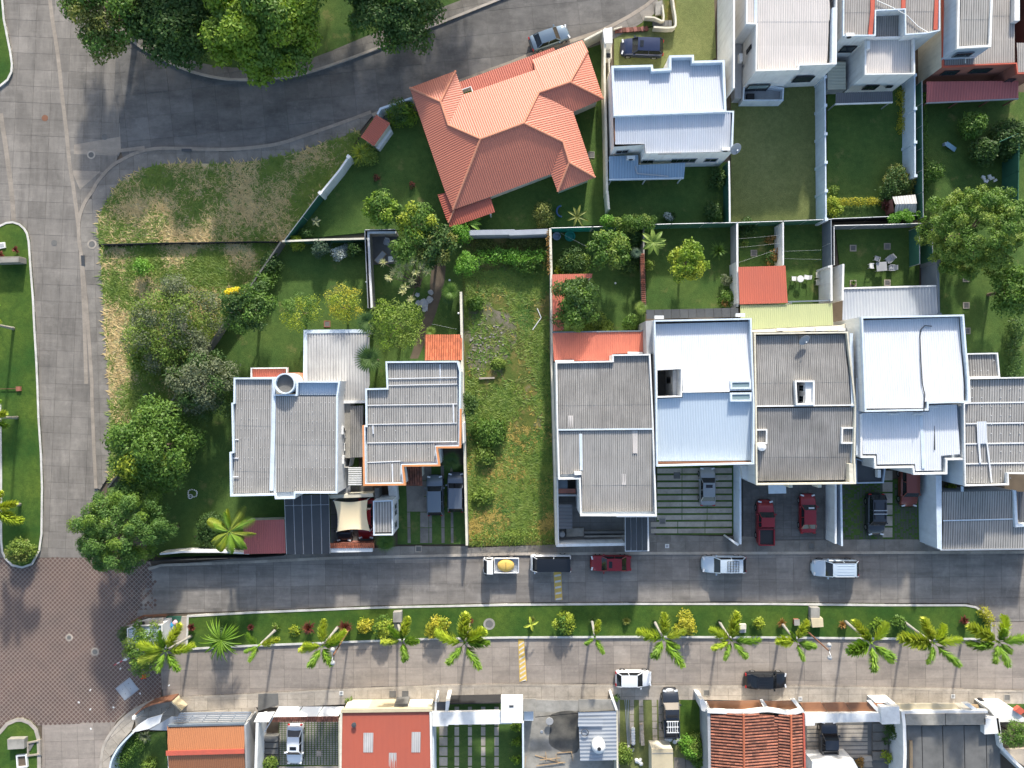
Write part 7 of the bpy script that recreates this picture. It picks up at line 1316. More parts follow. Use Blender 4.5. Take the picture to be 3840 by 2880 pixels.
av('avenue palm left of the stone bench', 3, (115, 405), (240, 560), [(68, 1, .8), (120, 0, .5), (180, 1, .85), (-10, 0, .65), (-22, 0, .7), (-80, 0, .75)], 5.5)
av('avenue palm right of the stone bench with a bright white trunk', 3, (670, 395), (885, 575), [(122, 1, 1.05), (42, 1, .95), (185, 0, 1.1), (-98, 0, .9), (-42, 0, .95), (120, 0, .5)], 6.4)
av('avenue palm third from the east end', 3, (1185, 405), (1420, 575), [(115, 1, 1.1), (70, 1, .9), (20, 1, .95), (172, 1, 1.2), (-105, 0, .85), (-45, 0, 1.0), (195, 0, .7)], 6.6)
av('easternmost avenue palm beyond the rounded kerb', 3, (1705, 395), (1980, 565), [(150, 1, 1.1), (70, 1, 1.0), (80, 0, .55), (0, 0, 1.05), (185, 0, 1.1), (-70, 0, .85), (-110, 0, .8), (-38, 0, .6)], 6.8)
# tangled strap-leaved plant
r = banana('tangled strap-leaved plant in the median, dark ribbon leaves', 825, 2403, 80, 3.4, [random.uniform(0, 360) for _ in range(80)], 'palm', .085, 'strap_plant'); bush('dark heart of the tangled strap-leaved plant', 825, 2405, 40, 2.4, 'dark', n=10)
tree('booth_tree', 'leafy light green tree covering half the guard booth roof', 'tree', 530, 2440, 78, 4.6, 'weed', 36, .25, 140, .24, leaf2='green', f2=.5, ry=1.3); bush('dark clipped bush on the plaza side of the guard booth', 462, 2385, 24, 1.8, 'dark', ry=1.4)
G = 'shrubs along the avenue median'
for c, u, v, R, hg, lf, kind, lb in (
    (0, 1660, 440, 20, .7, 'red', 's', 'reddish cordyline at the base of the westernmost palm'), (0, 2170, 440, 17, .7, 'red', 's', 'reddish cordyline right of the strap-leaved plant'), (1, 165, 440, 14, .6, 'weed', 'b', 'pale green tuft at the small three-fronded palm'), (1, 335, 470, 20, .7, 'yellowgreen', 'b', 'sparse yellow tuft left of the dark red cordyline'),
    (1, 455, 445, 34, 1.3, 'red', 's', 'large dark red cordyline, western of the pair'), (1, 770, 440, 34, 1.3, 'red', 's', 'large dark red cordyline, eastern of the pair'), (1, 930, 440, 27, 1.6, 'yellow', 'b', 'compact bright yellow shrub right of the red cordylines'), (1, 1095, 460, 38, 2.2, 'yellowgreen', 'b', 'broad golden croton west of the stone pillar'), (1, 1560, 445, 38, 2.2, 'yellow', 'b', 'golden croton left of the large six-pointed palm'), (1, 1850, 385, 16, .7, 'red', 's', 'reddish tuft at the foot of the large six-pointed palm'),
    (2, 170, 380, 20, .8, 'olive', 's', 'olive tuft behind the slender banana sprig'), (2, 450, 410, 42, 2.0, 'yellowgreen', 'b', 'big round yellow-green croton right of the hump marking'), (2, 690, 380, 18, .6, 'dark', 's', 'dark tuft at the thin three-fronded palm'), (2, 985, 385, 20, .4, 'olive', 's', 'faint olive tuft alone in mid median'), (2, 1225, 400, 18, .6, 'dark', 's', 'dark tuft at the palm above the white hatchback'), (2, 1490, 420, 42, 2.2, 'yellow', 'b', 'big golden croton right of the palm above the white hatchback'),
    (2, 1785, 400, 20, .6, 'dark', 's', 'dark tuft at the palm by the pedestal box'), (2, 2125, 410, 22, 1.2, 'yellowgreen', 'b', 'small yellow-green shrub right of the pedestal box'), (3, 115, 400, 24, .7, 'rustleaf', 's', 'rusty tuft at the palm left of the stone bench'), (3, 640, 415, 22, .7, 'rustleaf', 's', 'rusty tuft at the white-trunked palm'), (3, 960, 430, 28, 1.5, 'bright', 'b', 'bright green shrub under the white-trunked palm'), (3, 1145, 400, 24, 1.3, 'green', 'b', 'upright green shrub left of the third palm from the east'), (3, 1690, 380, 24, .8, 'red', 's', 'dark red tuft at the foot of the easternmost palm')):
    x, y = P4(c, 3, u, v)
    (spiky(lb, x, y, R, hg, lf, 80, 'cordyline', 'plant', G, .07, 1.0) if kind == 's' else bush(lb, x, y, R, hg, lf, name='croton_shrub', group=G, size=.26, dens=150, leaf2='green' if lf != 'yellow' else 'yellowgreen', f2=.3))
# lower gardens
bush('small round green shrub on the pavement by the red metal roof', *P4(1, 3, 795, 1090), 17, .7, 'weed', n=6); bush('green shrub at the foot of the car court', *P4(1, 3, 120, 1630), 34, 1.0, 'weed', n=9); bush('green shrub on the bottom edge left of the car court steps', *P4(1, 3, 20, 1640), 20, .9, 'green', n=6)
for i, (v, lb) in enumerate(((1310, 'uppermost'), (1440, 'middle'), (1590, 'lowest'))): bush('yellow-green shrub along the strip driveway wall, '+lb, *P4(2, 3, 35, v), 20, 1.1, 'bright', n=6, group='shrubs along the strip driveway')
bush('bushy green shrub behind the black pickup', *P4(2, 3, 1560, 1480), 46, 1.6, 'vine', n=16, leaf2='weed', f2=.5); bush('low weeds on the side lawn bottom', *P4(2, 3, 1610, 1590), 30, 1.0, 'green', n=8); bush('overgrown weeds below the pipe bundle', *P4(2, 3, 960, 1550), 40, .9, 'weed', n=12); bush('tall dark shrub at the building yard driveway corner', *P4(2, 3, 900, 1060), 14, 1.2, 'dark', n=5)
bush('round dark shrub against the white party wall of the brown portal', *P4(3, 3, 1085, 1335), 30, 2.0, 'dark', n=9); bush('slim dark shrub below the round dark shrub', *P4(3, 3, 1040, 1430), 14, 1.4, 'dark', n=5, ry=1.8); bush('yellow-topped shrub at the steps of the brown portal', *P4(3, 3, 1030, 1570), 20, 1.3, 'yellowgreen', n=7, ry=1.5); bush('low brownish shrub at the bottom edge by the steps', *P4(3, 3, 790, 1620), 22, .8, 'rustleaf', n=6); bush('pale green shrub beside the yellow-topped shrub', *P4(3, 3, 1095, 1590), 20, 1.0, 'grey', n=6)
tree('corner_tree', 'green feathery shrub tree at the lower right corner', 'tree', *P4(3, 3, 2140, 1380), 50, 4.2, 'green', 22, .32, 150, .26, asp=.3); spiky('grey palm-like plant in the corner garden below the canopy', *P4(0, 3, 1255, 1390), 30, 1.4, 'grey', 40, wd=.08); bush('light green shrub at the bottom of the corner garden', *P4(0, 3, 1290, 1640), 32, 1.0, 'weed', n=8); bush('yellow-flowered plant in the small dark planting bed', *P4(3, 2, 1590, 885), 18, 1.0, 'yellowgreen', n=6)
bush('small bright shrub in the washing garden', *P4(3, 1, -190, 440), 16, 1.0, 'weed', n=5); bush('dark climber at the foot of the bright white dividing wall', *P4(3, 1, 40, 560), 26, 1.6, 'rustleaf', n=8, leaf2='dark', f2=.5); bush('dark shrub row at the top of the washing garden', *P4(3, 1, -180, 300), 34, 1.2, 'dark', n=8); bush('reddish bush on the back wall of the washing garden', *P4(3, 1, 30, 400), 18, 1.4, 'rustleaf', n=5)
# --- tall weeds and dry tufts, nobody could count them
def tufts(name, poly_px, n, leaf, hgt, wd=.05, clump=5, mask=None, spread=.22):
    poly = [tuple(p[:2]) for p in WP(poly_px, 0)]; xs = [p[0] for p in poly]; ys = [p[1] for p in poly]; V = []; k = 0; tries = 0
    while k < n and tries < n*12:
        tries += 1; x, y = random.uniform(min(xs), max(xs)), random.uniform(min(ys), max(ys))
        if not in_poly(x, y, poly): continue
        if mask and random.random() > mask(x, y): continue
        k += 1
        for j in range(clump):
            a = random.uniform(0, 6.28); l = hgt*random.uniform(.6, 1.3); bx, by = x+random.uniform(-.1, .1), y+random.uniform(-.1, .1); lean = random.uniform(.2, 1.0)*spread/.22*.5; dx, dy = math.cos(a)*l*lean, math.sin(a)*l*lean; sx, sy = -math.sin(a)*wd, math.cos(a)*wd; z = .12
            V += [(bx-sx, by-sy, z), (bx+sx, by+sy, z), (bx+dx*.8+sx*.8, by+dy*.8+sy*.8, z+l*.16), (bx+dx*1.7, by+dy*1.7, z+l*.12)]
    m = len(V)//4; me = bpy.data.meshes.new(name); me.from_pydata(V, [], [(4*i, 4*i+1, 4*i+2, 4*i+3) for i in range(m)]); me.materials.append(M['l_'+leaf]); o = bpy.data.objects.new(name, me); C.objects.link(o); o['kind'] = 'stuff'; return o
from mathutils import noise as mnoise
dry = lambda x, y: max(0, min(1, .5+1.6*mnoise.noise(Vector((x*.28, y*.28, 3.0)))))
wet = lambda x, y: 1-dry(x, y)
tufts('dry_grass', slopeA, 1700, 'straw', .42, mask=dry, spread=.5); tufts('weeds', slopeA, 2600, 'weed', .4, mask=wet, spread=.5); tufts('dry_grass', slopeB, 1400, 'straw', .42, mask=dry, spread=.5); tufts('weeds', slopeB, 5200, 'weed', .45, mask=wet, spread=.5)
vac = Q(1, 1, 1800, 700)+Q(2, 1, 320, 660, 335, 1659)+Q(2, 2, 370, 1330)+Q(1, 2, 1850, 1380)+Q(1, 1, 1800, 1659)
rub = W(1845, 1280); bare = lambda x, y: 0.15 if (x-rub.x)**2+((y-rub.y)*.6)**2 < 11+5*mnoise.noise(Vector((x*.5, y*.5, 1))) else 1
tufts('weeds', vac, 3600, 'weed', .42, mask=lambda x, y: wet(x, y)*bare(x, y), spread=.5, wd=.06); tufts('dry_grass', vac, 1500, 'ochre', .3, mask=lambda x, y: dry(x, y)*bare(x, y)*max(.05, min(1, (-4-y)/6)), spread=.5); tufts('weeds', vac, 1500, 'green', .35, mask=lambda x, y: bare(x, y)*max(0, mnoise.noise(Vector((x*.4, y*.4, 9.0)))*2), wd=.08, spread=.5); tufts('weeds', vac, 700, 'olive', .3, mask=lambda x, y: max(0, mnoise.noise(Vector((x*.3, y*.3, 19.0)))*2), wd=.05, spread=.5)
for i, (u, v, R, lf, lb) in enumerate(((1900, 960, 30, 'green', 'leafy weed clump near the top of the vacant lot'), (2010, 430+1659, 60, 'green', 'broad weed clump at the middle west side of the vacant lot'), (1960, 980+1659, 36, 'weed', 'rounded weed clump low on the vacant lot'), (2090, 1480, 26, 'weed', 'small weed clump by the bare rubble patch'), (1990, 620+1659, 40, 'weed', 'spreading weed clump below the middle of the vacant lot'))): bush(lb, *P4(1, 1, u, v), R, .8, lf, n=10, size=.24)
# ================================================================ vehicles
CAR = {  # length, width, hood z, belt z, roof z, deck z, then fractions from the nose: windscreen foot, roof front, roof rear, rear glass foot
    'sedan': (4.55, 1.78, .92, .95, 1.43, 1.02, .27, .385, .75, .875), 'hatch': (4.05, 1.74, .95, .98, 1.50, 1.0, .26, .42, .86, .97), 'suv': (4.75, 1.88, 1.08, 1.12, 1.74, 1.12, .26, .37, .88, .98),
    'pickup': (5.2, 1.85, 1.08, 1.12, 1.75, 1.12, .26, .36, .57, .61), 'van': (4.8, 1.8, 1.1, 1.2, 1.98, 1.2, .05, .15, .965, .99)}
PAINT = {k: mat_paint('car_paint_'+k, c, mt, .3) for k, c, mt in (('silver_blue', (.13, .18, .23), .5), ('navy', (.022, .032, .075), .4), ('slate', (.13, .155, .19), .4), ('steel', (.15, .185, .22), .4), ('dark_red', (.16, .012, .014), .3), ('red', (.26, .012, .018), .3), ('white', (.72, .73, .74), .0), ('ice', (.5, .58, .65), .2), ('black', (.012, .014, .018), .3), ('charcoal', (.04, .045, .055), .4), ('warm_silver', (.32, .33, .33), .5), ('brick', (.2, .045, .03), .3))}
def car(kind, label, px, py, ang, paint, extra=None, L=None, group=None):
    l, wd, hz, bz, rz, dz, xw, r0, r1, xg = CAR[kind]; l = L or l; pm = PAINT[paint]; p = W(px, py, .9)
    r = thing({'sedan': 'sedan_car', 'hatch': 'hatchback_car', 'suv': 'sports_utility_car', 'pickup': 'pickup_truck', 'van': 'minibus'}[kind], label, {'pickup': 'pickup', 'van': 'minibus'}.get(kind, 'car'), (p.x, p.y, 0), group, R_(ang)); r.location.z = .14 if extra and 'yard' in extra else 0
    X = lambda f: l*(.5-f); hw = wd/2; B = lambda mb, n, m, par=r, sm=False: mb.build(n, m, par, sm, off=(0, 0, 0))
    st = [(0, .45, .5), (.008, .66, .56), (.03, .84, .66), (.085, .95, hz-.13), (.16, .985, hz-.04), (xw, 1, bz), (.5, 1.0, bz), (min(xg, .84), 1.0, bz), (.90, .985, dz), (.965, .93, dz-.04), (.99, .8, dz-.25), (1, .62, .55)] if kind != 'van' else [(0, .86, .7), (.015, .95, .95), (.05, .99, bz), (.3, 1, bz), (.6, 1, bz), (.9, 1, bz), (.98, .97, bz), (1, .92, .8)]
    mb = MB(); ring = []
    for f, w_, zt in st:
        y = hw*w_; pr = [(y*.8, .2), (y*.97, .28), (y, .5 if zt > .6 else .4), (y*.985, max(zt-.12, .45)), (y*.9, max(zt-.03, .48)), (y*.5, zt+.02), (0, zt+.035)]; pr = pr+[(-a, b) for a, b in reversed(pr[:-1])]
        i = len(mb.v); mb.v += [(X(f), a, b) for a, b in pr]; ring.append((i, len(pr)))
    n = ring[0][1]
    for k in range(len(ring)-1):
        a, b = ring[k][0], ring[k+1][0]; mb.f += [(a+j, a+j+1, b+j+1, b+j) for j in range(n-1)]+[(a+n-1, a, b, b+n-1)]
    mb.f += [tuple(range(n)), tuple(reversed(range(ring[-1][0], ring[-1][0]+n)))]
    if kind == 'pickup':   # open load bed: cut the deck out by modelling the bed on top of a shortened body
        pass
    body = B(mb, 'body', pm, sm=True); body.data.set_sharp_from_angle(angle=R_(38))
    yb, yr = hw*.90, hw*(.80 if kind in ('suv', 'van', 'pickup') else .75); P_ = lambda f, y, z: (X(f), y, z)
    # glass panes
    g = M['autoglass']
    def pane(nm, q, m=None): mb = MB(); c = sum((Vector(v) for v in q), Vector())/4; mb.add(q+[tuple(Vector(v)*.985+c*.015-Vector((0, 0, .05))) for v in q], [(0, 1, 2, 3), (4, 7, 6, 5), (0, 4, 5, 1), (1, 5, 6, 2), (2, 6, 7, 3), (3, 7, 4, 0)]); return B(mb, nm, m or g)
    pane('windshield', [P_(xw, yb*.95, bz+.03), P_(xw, -yb*.95, bz+.03), P_(r0, -yr*.93, rz-.03), P_(r0, yr*.93, rz-.03)]); pane('rear_window', [P_(r1, yr*.9, rz-.04), P_(r1, -yr*.9, rz-.04), P_(xg, -yb*.9, bz+.05), P_(xg, yb*.9, bz+.05)])
    for s in (1, -1): pane('side_window', [P_(xw+.03, s*yb, bz+.03), P_(r0+.015, s*yr, rz-.05), P_(r1-.01, s*yr, rz-.05), P_(xg-.03, s*yb, bz+.05)][::s])
    # roof with its pillars
    mb = MB(); nx, ny = 5, 5
    for i in range(nx):
        for j in range(ny): u, v = i/(nx-1), j/(ny-1)*2-1; mb.v.append((X(r0+(r1-r0)*u), v*yr*(1-.03*(2*u-1)**2), rz+.05*(1-v*v)*(1-.4*(2*u-1)**2)))
    mb.f = [(i*ny+j, (i+1)*ny+j, (i+1)*ny+j+1, i*ny+j+1) for i in range(nx-1) for j in range(ny-1)]; k = len(mb.v); mb.v += [(a, b*.97, rz-.06) for a, b, c in mb.v]; e = [i*ny for i in range(nx)]+[(nx-1)*ny+j for j in range(1, ny)]+[i*ny+ny-1 for i in range(nx-2, -1, -1)]+[j for j in range(ny-2, 0, -1)]
    mb.f += [(e[i-1], e[i], k+e[i], k+e[i-1]) for i in range(len(e))]
    rf = B(mb, 'roof', PAINT['black'] if extra and 'blackroof' in extra else pm, sm=True); rf.data.set_sharp_from_angle(angle=R_(40))
    for s in (1, -1):
        for a, b in ((P_(xw, s*yb, bz), P_(r0, s*yr, rz-.01)), (P_(xg, s*yb, bz), P_(r1, s*yr, rz-.01)), (P_((r0+r1)/2+.02, s*(yb+.005), bz), P_((r0+r1)/2, s*yr, rz-.02))): B(MB().bar(a, b, .075, .06), 'pillar', pm)
        m_ = MB().obox((X(xw+.05), s*(hw+.09), bz-.02), .14, .2, .15); B(m_, 'mirror', pm)
        for f in ((.185, .80) if kind != 'van' else (.17, .8)):
            t_ = MB(); n2 = 16; R2 = .33 if kind in ('sedan', 'hatch', 'van') else .38; prof = [(R2*.62, -.1), (R2, -.1), (R2, .1), (R2*.62, .1)]
            for rr, yy in prof: t_.v += [(X(f)+rr*math.cos(2*math.pi*q/n2), s*(hw-.09)+yy, R2+rr*math.sin(2*math.pi*q/n2)) for q in range(n2)]
            t_.f = [(a*n2+q, a*n2+(q+1) % n2, (a+1)*n2+(q+1) % n2, (a+1)*n2+q) for a in range(3) for q in range(n2)]; w_ = B(t_, 'wheel', M['tyre'], sm=False)
            c_ = MB(); c_.v = [(X(f)+R2*.62*math.cos(2*math.pi*q/10), s*(hw+.0), R2+R2*.62*math.sin(2*math.pi*q/10)) for q in range(10)]+[(X(f), s*(hw-.03), R2)]; c_.f = [(q, (q+1) % 10, 10) for q in range(10)]; B(c_, 'rim', M['chrome'], w_)
        fh = .022 if kind != 'van' else .008
        B(MB().obox((X(fh+.018), s*hw*.68, hz-.32 if kind != 'van' else .72), .16, .36, .16, s*.25*-1), 'headlight', M['lamp']); B(MB().obox((X(.985), s*hw*.76, bz-.32), .12, .26, .24), 'taillight', M['tail'])
        B(MB().obox((X(.47), s*(hw+.01), bz-.22), .16, .03, .03), 'door_handle', pm)
    B(MB().obox((X(.012), 0, .3), .12, wd*.72, .2), 'bumper', M['plastic']); B(MB().obox((X(.99), 0, .32), .12, wd*.74, .2), 'bumper', M['plastic'])
    if kind == 'pickup':
        x0, x1 = X(.635), X(.985); bed = MB().box(x1, -hw*.82, dz+.03, x0, hw*.82, dz+.05); B(bed, 'bed_liner', M['plastic'])
        for a in ((x1-.02, -hw*.97, x0, -hw*.82), (x1-.02, hw*.82, x0, hw*.97), (x1-.06, -hw*.9, x1+.06, hw*.9), (x0-.06, -hw*.95, x0+.03, hw*.95)): B(MB().box(a[0], a[1], dz-.05, a[2], a[3], dz+.24), 'bed_side', pm)
    ex = extra or ''
    if 'sunroof' in ex: B(MB().box(X(r0+.13), -.36, rz+.03, X(r0+.05), .36, rz+.062), 'sunroof', g)
    if 'bars' in ex:
        for f in (.36, .52): B(MB().box(X(r0+(r1-r0)*f)-.05, -hw*.8, rz+.12, X(r0+(r1-r0)*f)+.05, hw*.8, rz+.16), 'roof_bar', M['steel'])
        for s in (1, -1): B(MB().box(X(r1-.06), s*hw*.62-.03, rz+.04, X(r0+.06), s*hw*.62+.03, rz+.12), 'roof_rail', M['plastic'])
    if 'rails' in ex:
        for s in (-.5, -.17, .17, .5): B(MB().box(X(r1-.05), s*hw-.02, rz+.03, X(r0+.1), s*hw+.02, rz+.062), 'roof_rib', pm)
        for s in (1, -1): B(MB().box(X(r1-.04), s*yr-.03, rz+.0, X(r0+.05), s*yr+.03, rz+.05), 'roof_rail', M['steel'] if paint != 'black' else M['plastic'])
    if 'rack' in ex:
        a, b = X(r1-.1), X(r0+.16)
        for s in (-.62, -.3, 0, .3, .62): B(MB().box(a, s*hw-.016, rz+.1, b, s*hw+.016, rz+.13), 'rack_bar', M['plastic'])
        for k in range(5): B(MB().box(a+(b-a)*k/4-.02, -hw*.66, rz+.09, a+(b-a)*k/4+.02, hw*.66, rz+.12), 'rack_bar', M['plastic'])
    if 'bedrack' in ex:
        a, b = X(.83), X(.60)
        for s in (-.55, -.28, 0, .28, .55): B(MB().box(a, s*hw-.035, rz+.02, b, s*hw+.035, rz+.06), 'rack_bar', M['whiteplastic'])
        for k in range(3): B(MB().box(a+(b-a)*k/2-.04, -hw*.72, rz+.0, a+(b-a)*k/2+.04, hw*.72, rz+.05), 'rack_bar', M['whiteplastic'])
        for s in (-.6, .6): B(MB().box(a-.03, s*hw-.03, dz+.1, a+.03, s*hw+.03, rz), 'rack_post', M['whiteplastic'])
    if 'shade' in ex: B(MB().box(X(r0-.02)-.1, -hw*.55, bz+.33, X(xw+.05), hw*.15, bz+.36), 'sun_shade', M['whiteplastic'])
    return r
def pq(c, r, u, v): return Q(c, r, u, v)[0]
car('sedan', 'silver-blue sedan parked on the dark upper street above the coral roof', *pq(2, 0, 325, 318), 20, 'silver_blue')
car('suv', 'dark navy blue car on the worn grass forecourt beside the cream gate pillar', *pq(2, 0, 1125, 408), 178, 'navy', 'sunroof')
car('suv', 'blue-grey car in the strip driveway, left of the slate one', *pq(1, 2, 1547, 962), 91, 'steel', 'yard', 4.5); car('suv', 'slate car against the vacant lot wall with a folded pale shade on its dash', *pq(1, 2, 1727, 935), 90, 'slate', 'yard', 4.4)
car('sedan', 'dark red car half hidden under the right side of the shade sail', *pq(1, 2, 950, 1165), -90, 'red', 'yard'); car('hatch', 'charcoal car poking out from under the left side of the shade sail', *pq(1, 2, 760, 1205), -90, 'charcoal', 'yard')
car('van', 'minibus with black roof and pale window line parked next to the small white truck', *pq(2, 2, 335, 1548), 180, 'white', 'blackroof', 4.5); car('sedan', 'bright red sedan parked on the middle lane by the panel carport', *pq(2, 2, 855, 1552), 180, 'red', 'sunroof')
car('suv', 'icy white car with a black roof rack on the middle lane', *pq(2, 2, 1832, 1560), 180, 'ice', 'rack', 4.9); car('suv', 'icy white car with a ribbed roof parked farthest east on the middle lane', *pq(3, 2, 585, 1592), 180, 'ice', 'rails', 5.1)
car('sedan', 'pale silver sedan standing on the striped driveway', *pq(2, 2, 1690, 885), 90, 'warm_silver', 'yard sunroof', 4.3); car('pickup', 'red pickup with a black load bed in the dark forecourt', *pq(3, 2, -25, 1195), 90, 'red', 'yard', 5.0)
car('sedan', 'dark red sedan with a white paper shade behind its windscreen', *pq(3, 2, 345, 1120), 90, 'red', 'yard shade', 4.4); car('suv', 'charcoal car with pale roof bars on the grass-block drive', *pq(3, 2, 930, 1128), -90, 'charcoal', 'yard bars', 4.7)
car('suv', 'brick red car whose rear is under the white stepped roof', *pq(3, 2, 1215, 885), -90, 'brick', 'yard', 4.6); car('hatch', 'white hatchback parked astride the kerb of the lower lane', *pq(2, 3, 1052, 892), 0, 'white')
car('sedan', 'glossy black car parked on the lower lane above the clay tile roof', *pq(3, 3, -12, 908), 0, 'black', 'rails', 4.7); car('pickup', 'black pickup with a white ladder rack on the lower strip driveway', *pq(2, 3, 1370, 1180), 91, 'charcoal', 'yard bedrack', 5.3)
car('sedan', 'white sedan with black sunroof in the awning car court', *pq(1, 3, 335, 1455), -91, 'white', 'yard sunroof', 4.5); car('pickup', 'black pickup seen from above under the brown awning portal', *pq(3, 3, 522, 1440), 90, 'charcoal', 'yard', 5.0)
# small white truck
p = W(*pq(1, 2, 2120, 1566), .9); r = thing('small_truck', 'small white flatbed truck carrying a round yellow tarpaulin bundle', 'truck', (p.x, p.y, 0), None, R_(180)); B = lambda mb, n, m, par=r: mb.build(n, m, par, off=(0, 0, 0)); tw = PAINT['white']
mb = MB(); sec = [(1.95, .5, 1.2), (1.9, .5, 1.35), (1.55, .5, 1.95), (.95, .5, 1.98), (.9, .5, 1.9)]
for x, z0, z1 in sec: mb.v += [(x, -.8, z0), (x, .8, z0), (x, .74 if z1 > 1.5 else .8, z1), (x, -.74 if z1 > 1.5 else -.8, z1)]
mb.f = [(4*i+j, 4*i+(j+1) % 4, 4*i+4+(j+1) % 4, 4*i+4+j) for i in range(4) for j in range(4)]+[(3, 2, 1, 0), (16, 17, 18, 19)]; B(mb, 'cab', tw)
B(MB().add([(1.93, -.7, 1.36), (1.93, .7, 1.36), (1.6, .68, 1.93), (1.6, -.68, 1.93)], [(0, 1, 2, 3)]), 'windshield', M['autoglass'])
for s in (1, -1):
    B(MB().add([(1.75, s*.81, 1.3), (1.05, s*.81, 1.3), (1.1, s*.78, 1.8), (1.5, s*.78, 1.8)], [(0, 1, 2, 3)[::s]]), 'side_window', M['autoglass']); B(MB().obox((1.98, s*.6, .7), .06, .3, .16), 'headlight', M['lamp']); B(MB().obox((1.7, s*.95, 1.3), .12, .22, .2), 'mirror', M['plastic'])
    B(MB().box(-1.9, s*.8-.03, .8, .78, s*.8+.03, 1.15), 'bed_side', tw)
    for x in (1.35, -1.1):
        t_ = MB(); t_.tube([(x, s*.62, .34), (x, s*.82, .34)], .34, 16); w_ = B(t_, 'wheel', M['tyre']); h_ = MB(); h_.tube([(x, s*.815, .34), (x, s*.835, .34)], .19, 10); B(h_, 'rim', M['chrome'], w_)
B(MB().box(-1.9, -.8, .66, .78, .8, .8), 'bed_floor', M['steel']); B(MB().box(-1.95, -.8, .8, -1.88, .8, 1.15), 'tailgate', tw); B(MB().box(.72, -.8, .8, .78, .8, 1.35), 'headboard', tw); B(MB().box(-1.7, -.35, .4, 1.3, .35, .66), 'chassis', M['plastic'])
q = r.location; ld = thing('tarpaulin_bundle', 'round yellow tarpaulin bundle lying in the truck bed', 'bundle', (q.x+.5, q.y, .8)); b = MB().lathe((0, 0, 0), [(.72, 0), (.76, .12), (.7, .3), (.45, .42), (.12, .46)], 20)
b.v = [(q.x+.5+x*1.25, q.y+y*.95, .8+z) for x, y, z in b.v]; b.build('tarpaulin', M['yellow'], ld, True); MB().box(q.x+.48, q.y-.4, 1.24, q.x+.52, q.y+.4, 1.27).build('strap', M['plastic'], ld)
# ================================================================ street furniture and small things
def chair(label, px, py, ang, m='whiteplastic', group=None, sc=1.0, arms=True):
    p = W(px, py, .4); r = thing('garden_chair', label, 'chair', (p.x, p.y, .12), group, R_(ang)); B = lambda mb, n: mb.build(n, M[m], r, off=(0, 0, 0)); s = sc
    B(MB().box(-.25*s, -.24*s, .38, .25*s, .24*s, .43), 'seat'); b = MB(); b.add([(-.25*s, -.24*s, .42), (-.25*s, .24*s, .42), (-.38*s, .22*s, .9), (-.38*s, -.22*s, .9), (-.29*s, -.24*s, .42), (-.29*s, .24*s, .42), (-.42*s, .22*s, .9), (-.42*s, -.22*s, .9)], [(0, 1, 2, 3), (7, 6, 5, 4), (0, 4, 5, 1), (1, 5, 6, 2), (2, 6, 7, 3), (3, 7, 4, 0)]); B(b, 'backrest')
    for x in (-.22, .22):
        for y in (-.21, .21): B(MB().bar((x*s, y*s, 0), (x*s, y*s, .4), .04, .04), 'leg')
    if arms:
        for y in (-.26, .26): B(MB().box(-.27*s, y*s-.03, .62, .2*s, y*s+.03, .65), 'armrest'); B(MB().bar((.17*s, y*s, .4), (.17*s, y*s, .63), .04, .04), 'arm_post')
    return r
def table(label, px, py, m, rad=None, size=None, h=.72, ang=0.0, group=None):
    p = W(px, py, h); r = thing('garden_table', label, 'table', (p.x, p.y, .12), group, R_(ang)); B = lambda mb, n: mb.build(n, M[m], r, off=(0, 0, 0))
    if rad: B(MB().lathe((0, 0, h-.05), [(rad, 0), (rad, .05), (rad*.93, .06)], 20), 'tabletop'); q = rad*.6
    else: B(MB().box(-size[0]/2, -size[1]/2, h-.05, size[0]/2, size[1]/2, h), 'tabletop'); q = min(size)*.4
    for x in (-q, q):
        for y in (-q, q): B(MB().bar((x, y, 0), (x, y, h-.04), .05, .05), 'leg')
    return r
G = 'loose chairs and table on the fenced lawn'
table('pale grey garden table in the middle of the fenced lawn', *Q(3, 1, 978, 645)[0], 'grey', size=(1.15, 1.0), ang=5)
chair('pale chair at the upper left of the pale grey table', *Q(3, 1, 935, 575)[0], 75, 'grey'); chair('pale lounge chair leaning at the upper right of the pale grey table', *Q(3, 1, 1040, 585)[0], 220, 'grey', sc=1.35); chair('white chair left of the pale grey table, turned toward it', *Q(3, 1, 888, 642)[0], 0, 'whiteplastic'); chair('pale chair right of the pale grey table', *Q(3, 1, 1060, 658)[0], 180, 'grey', sc=1.2)
table('round white garden table on the narrow lawn', *Q(3, 1, 278, 752)[0], 'whiteplastic', rad=.38); chair('white chair left of the round white table', *Q(3, 1, 221, 750)[0], 0, arms=False); chair('white chair right of the round white table', *Q(3, 1, 328, 738)[0], 170, arms=False)
chair('cream armchair against the white patio wall, upper of two', *Q(3, 1, 435, 718)[0], 180, 'cream', sc=1.25); chair('cream armchair against the white patio wall, lower of two', *Q(3, 1, 435, 782)[0], 180, 'cream', sc=1.25)
struct('patio_slab', MB().prism(WP(Q(1, 1, 1000, 360, 1220, 360, 1220, 620, 1010, 630), 0), 0, .135), M['conc_d'])
chair('grey wicker chair at the top of the shaded patio corner', *Q(1, 1, 1132, 440)[0], 255, 'grey', sc=1.15); chair('white slatted chair in the shaded patio corner', *Q(1, 1, 1170, 578)[0], 90, 'whiteplastic', sc=1.05)
r = thing('lounger', 'dark framed lounger with a grey cushion in the shaded patio corner', 'lounger', (*W(*Q(1, 1, 1075, 565)[0], .4)[:2], .13), None, R_(50)); MB().box(-.75, -.33, .22, .75, .33, .3).build('frame', M['wood'], r, off=(0, 0, 0)); MB().box(-.68, -.28, .3, .68, .28, .4).build('cushion', M['grey'], r, off=(0, 0, 0))
for x in (-.65, .65):
    for y in (-.28, .28): MB().bar((x, y, 0), (x, y, .24), .06, .06).build('leg', M['wood'], r, off=(0, 0, 0))
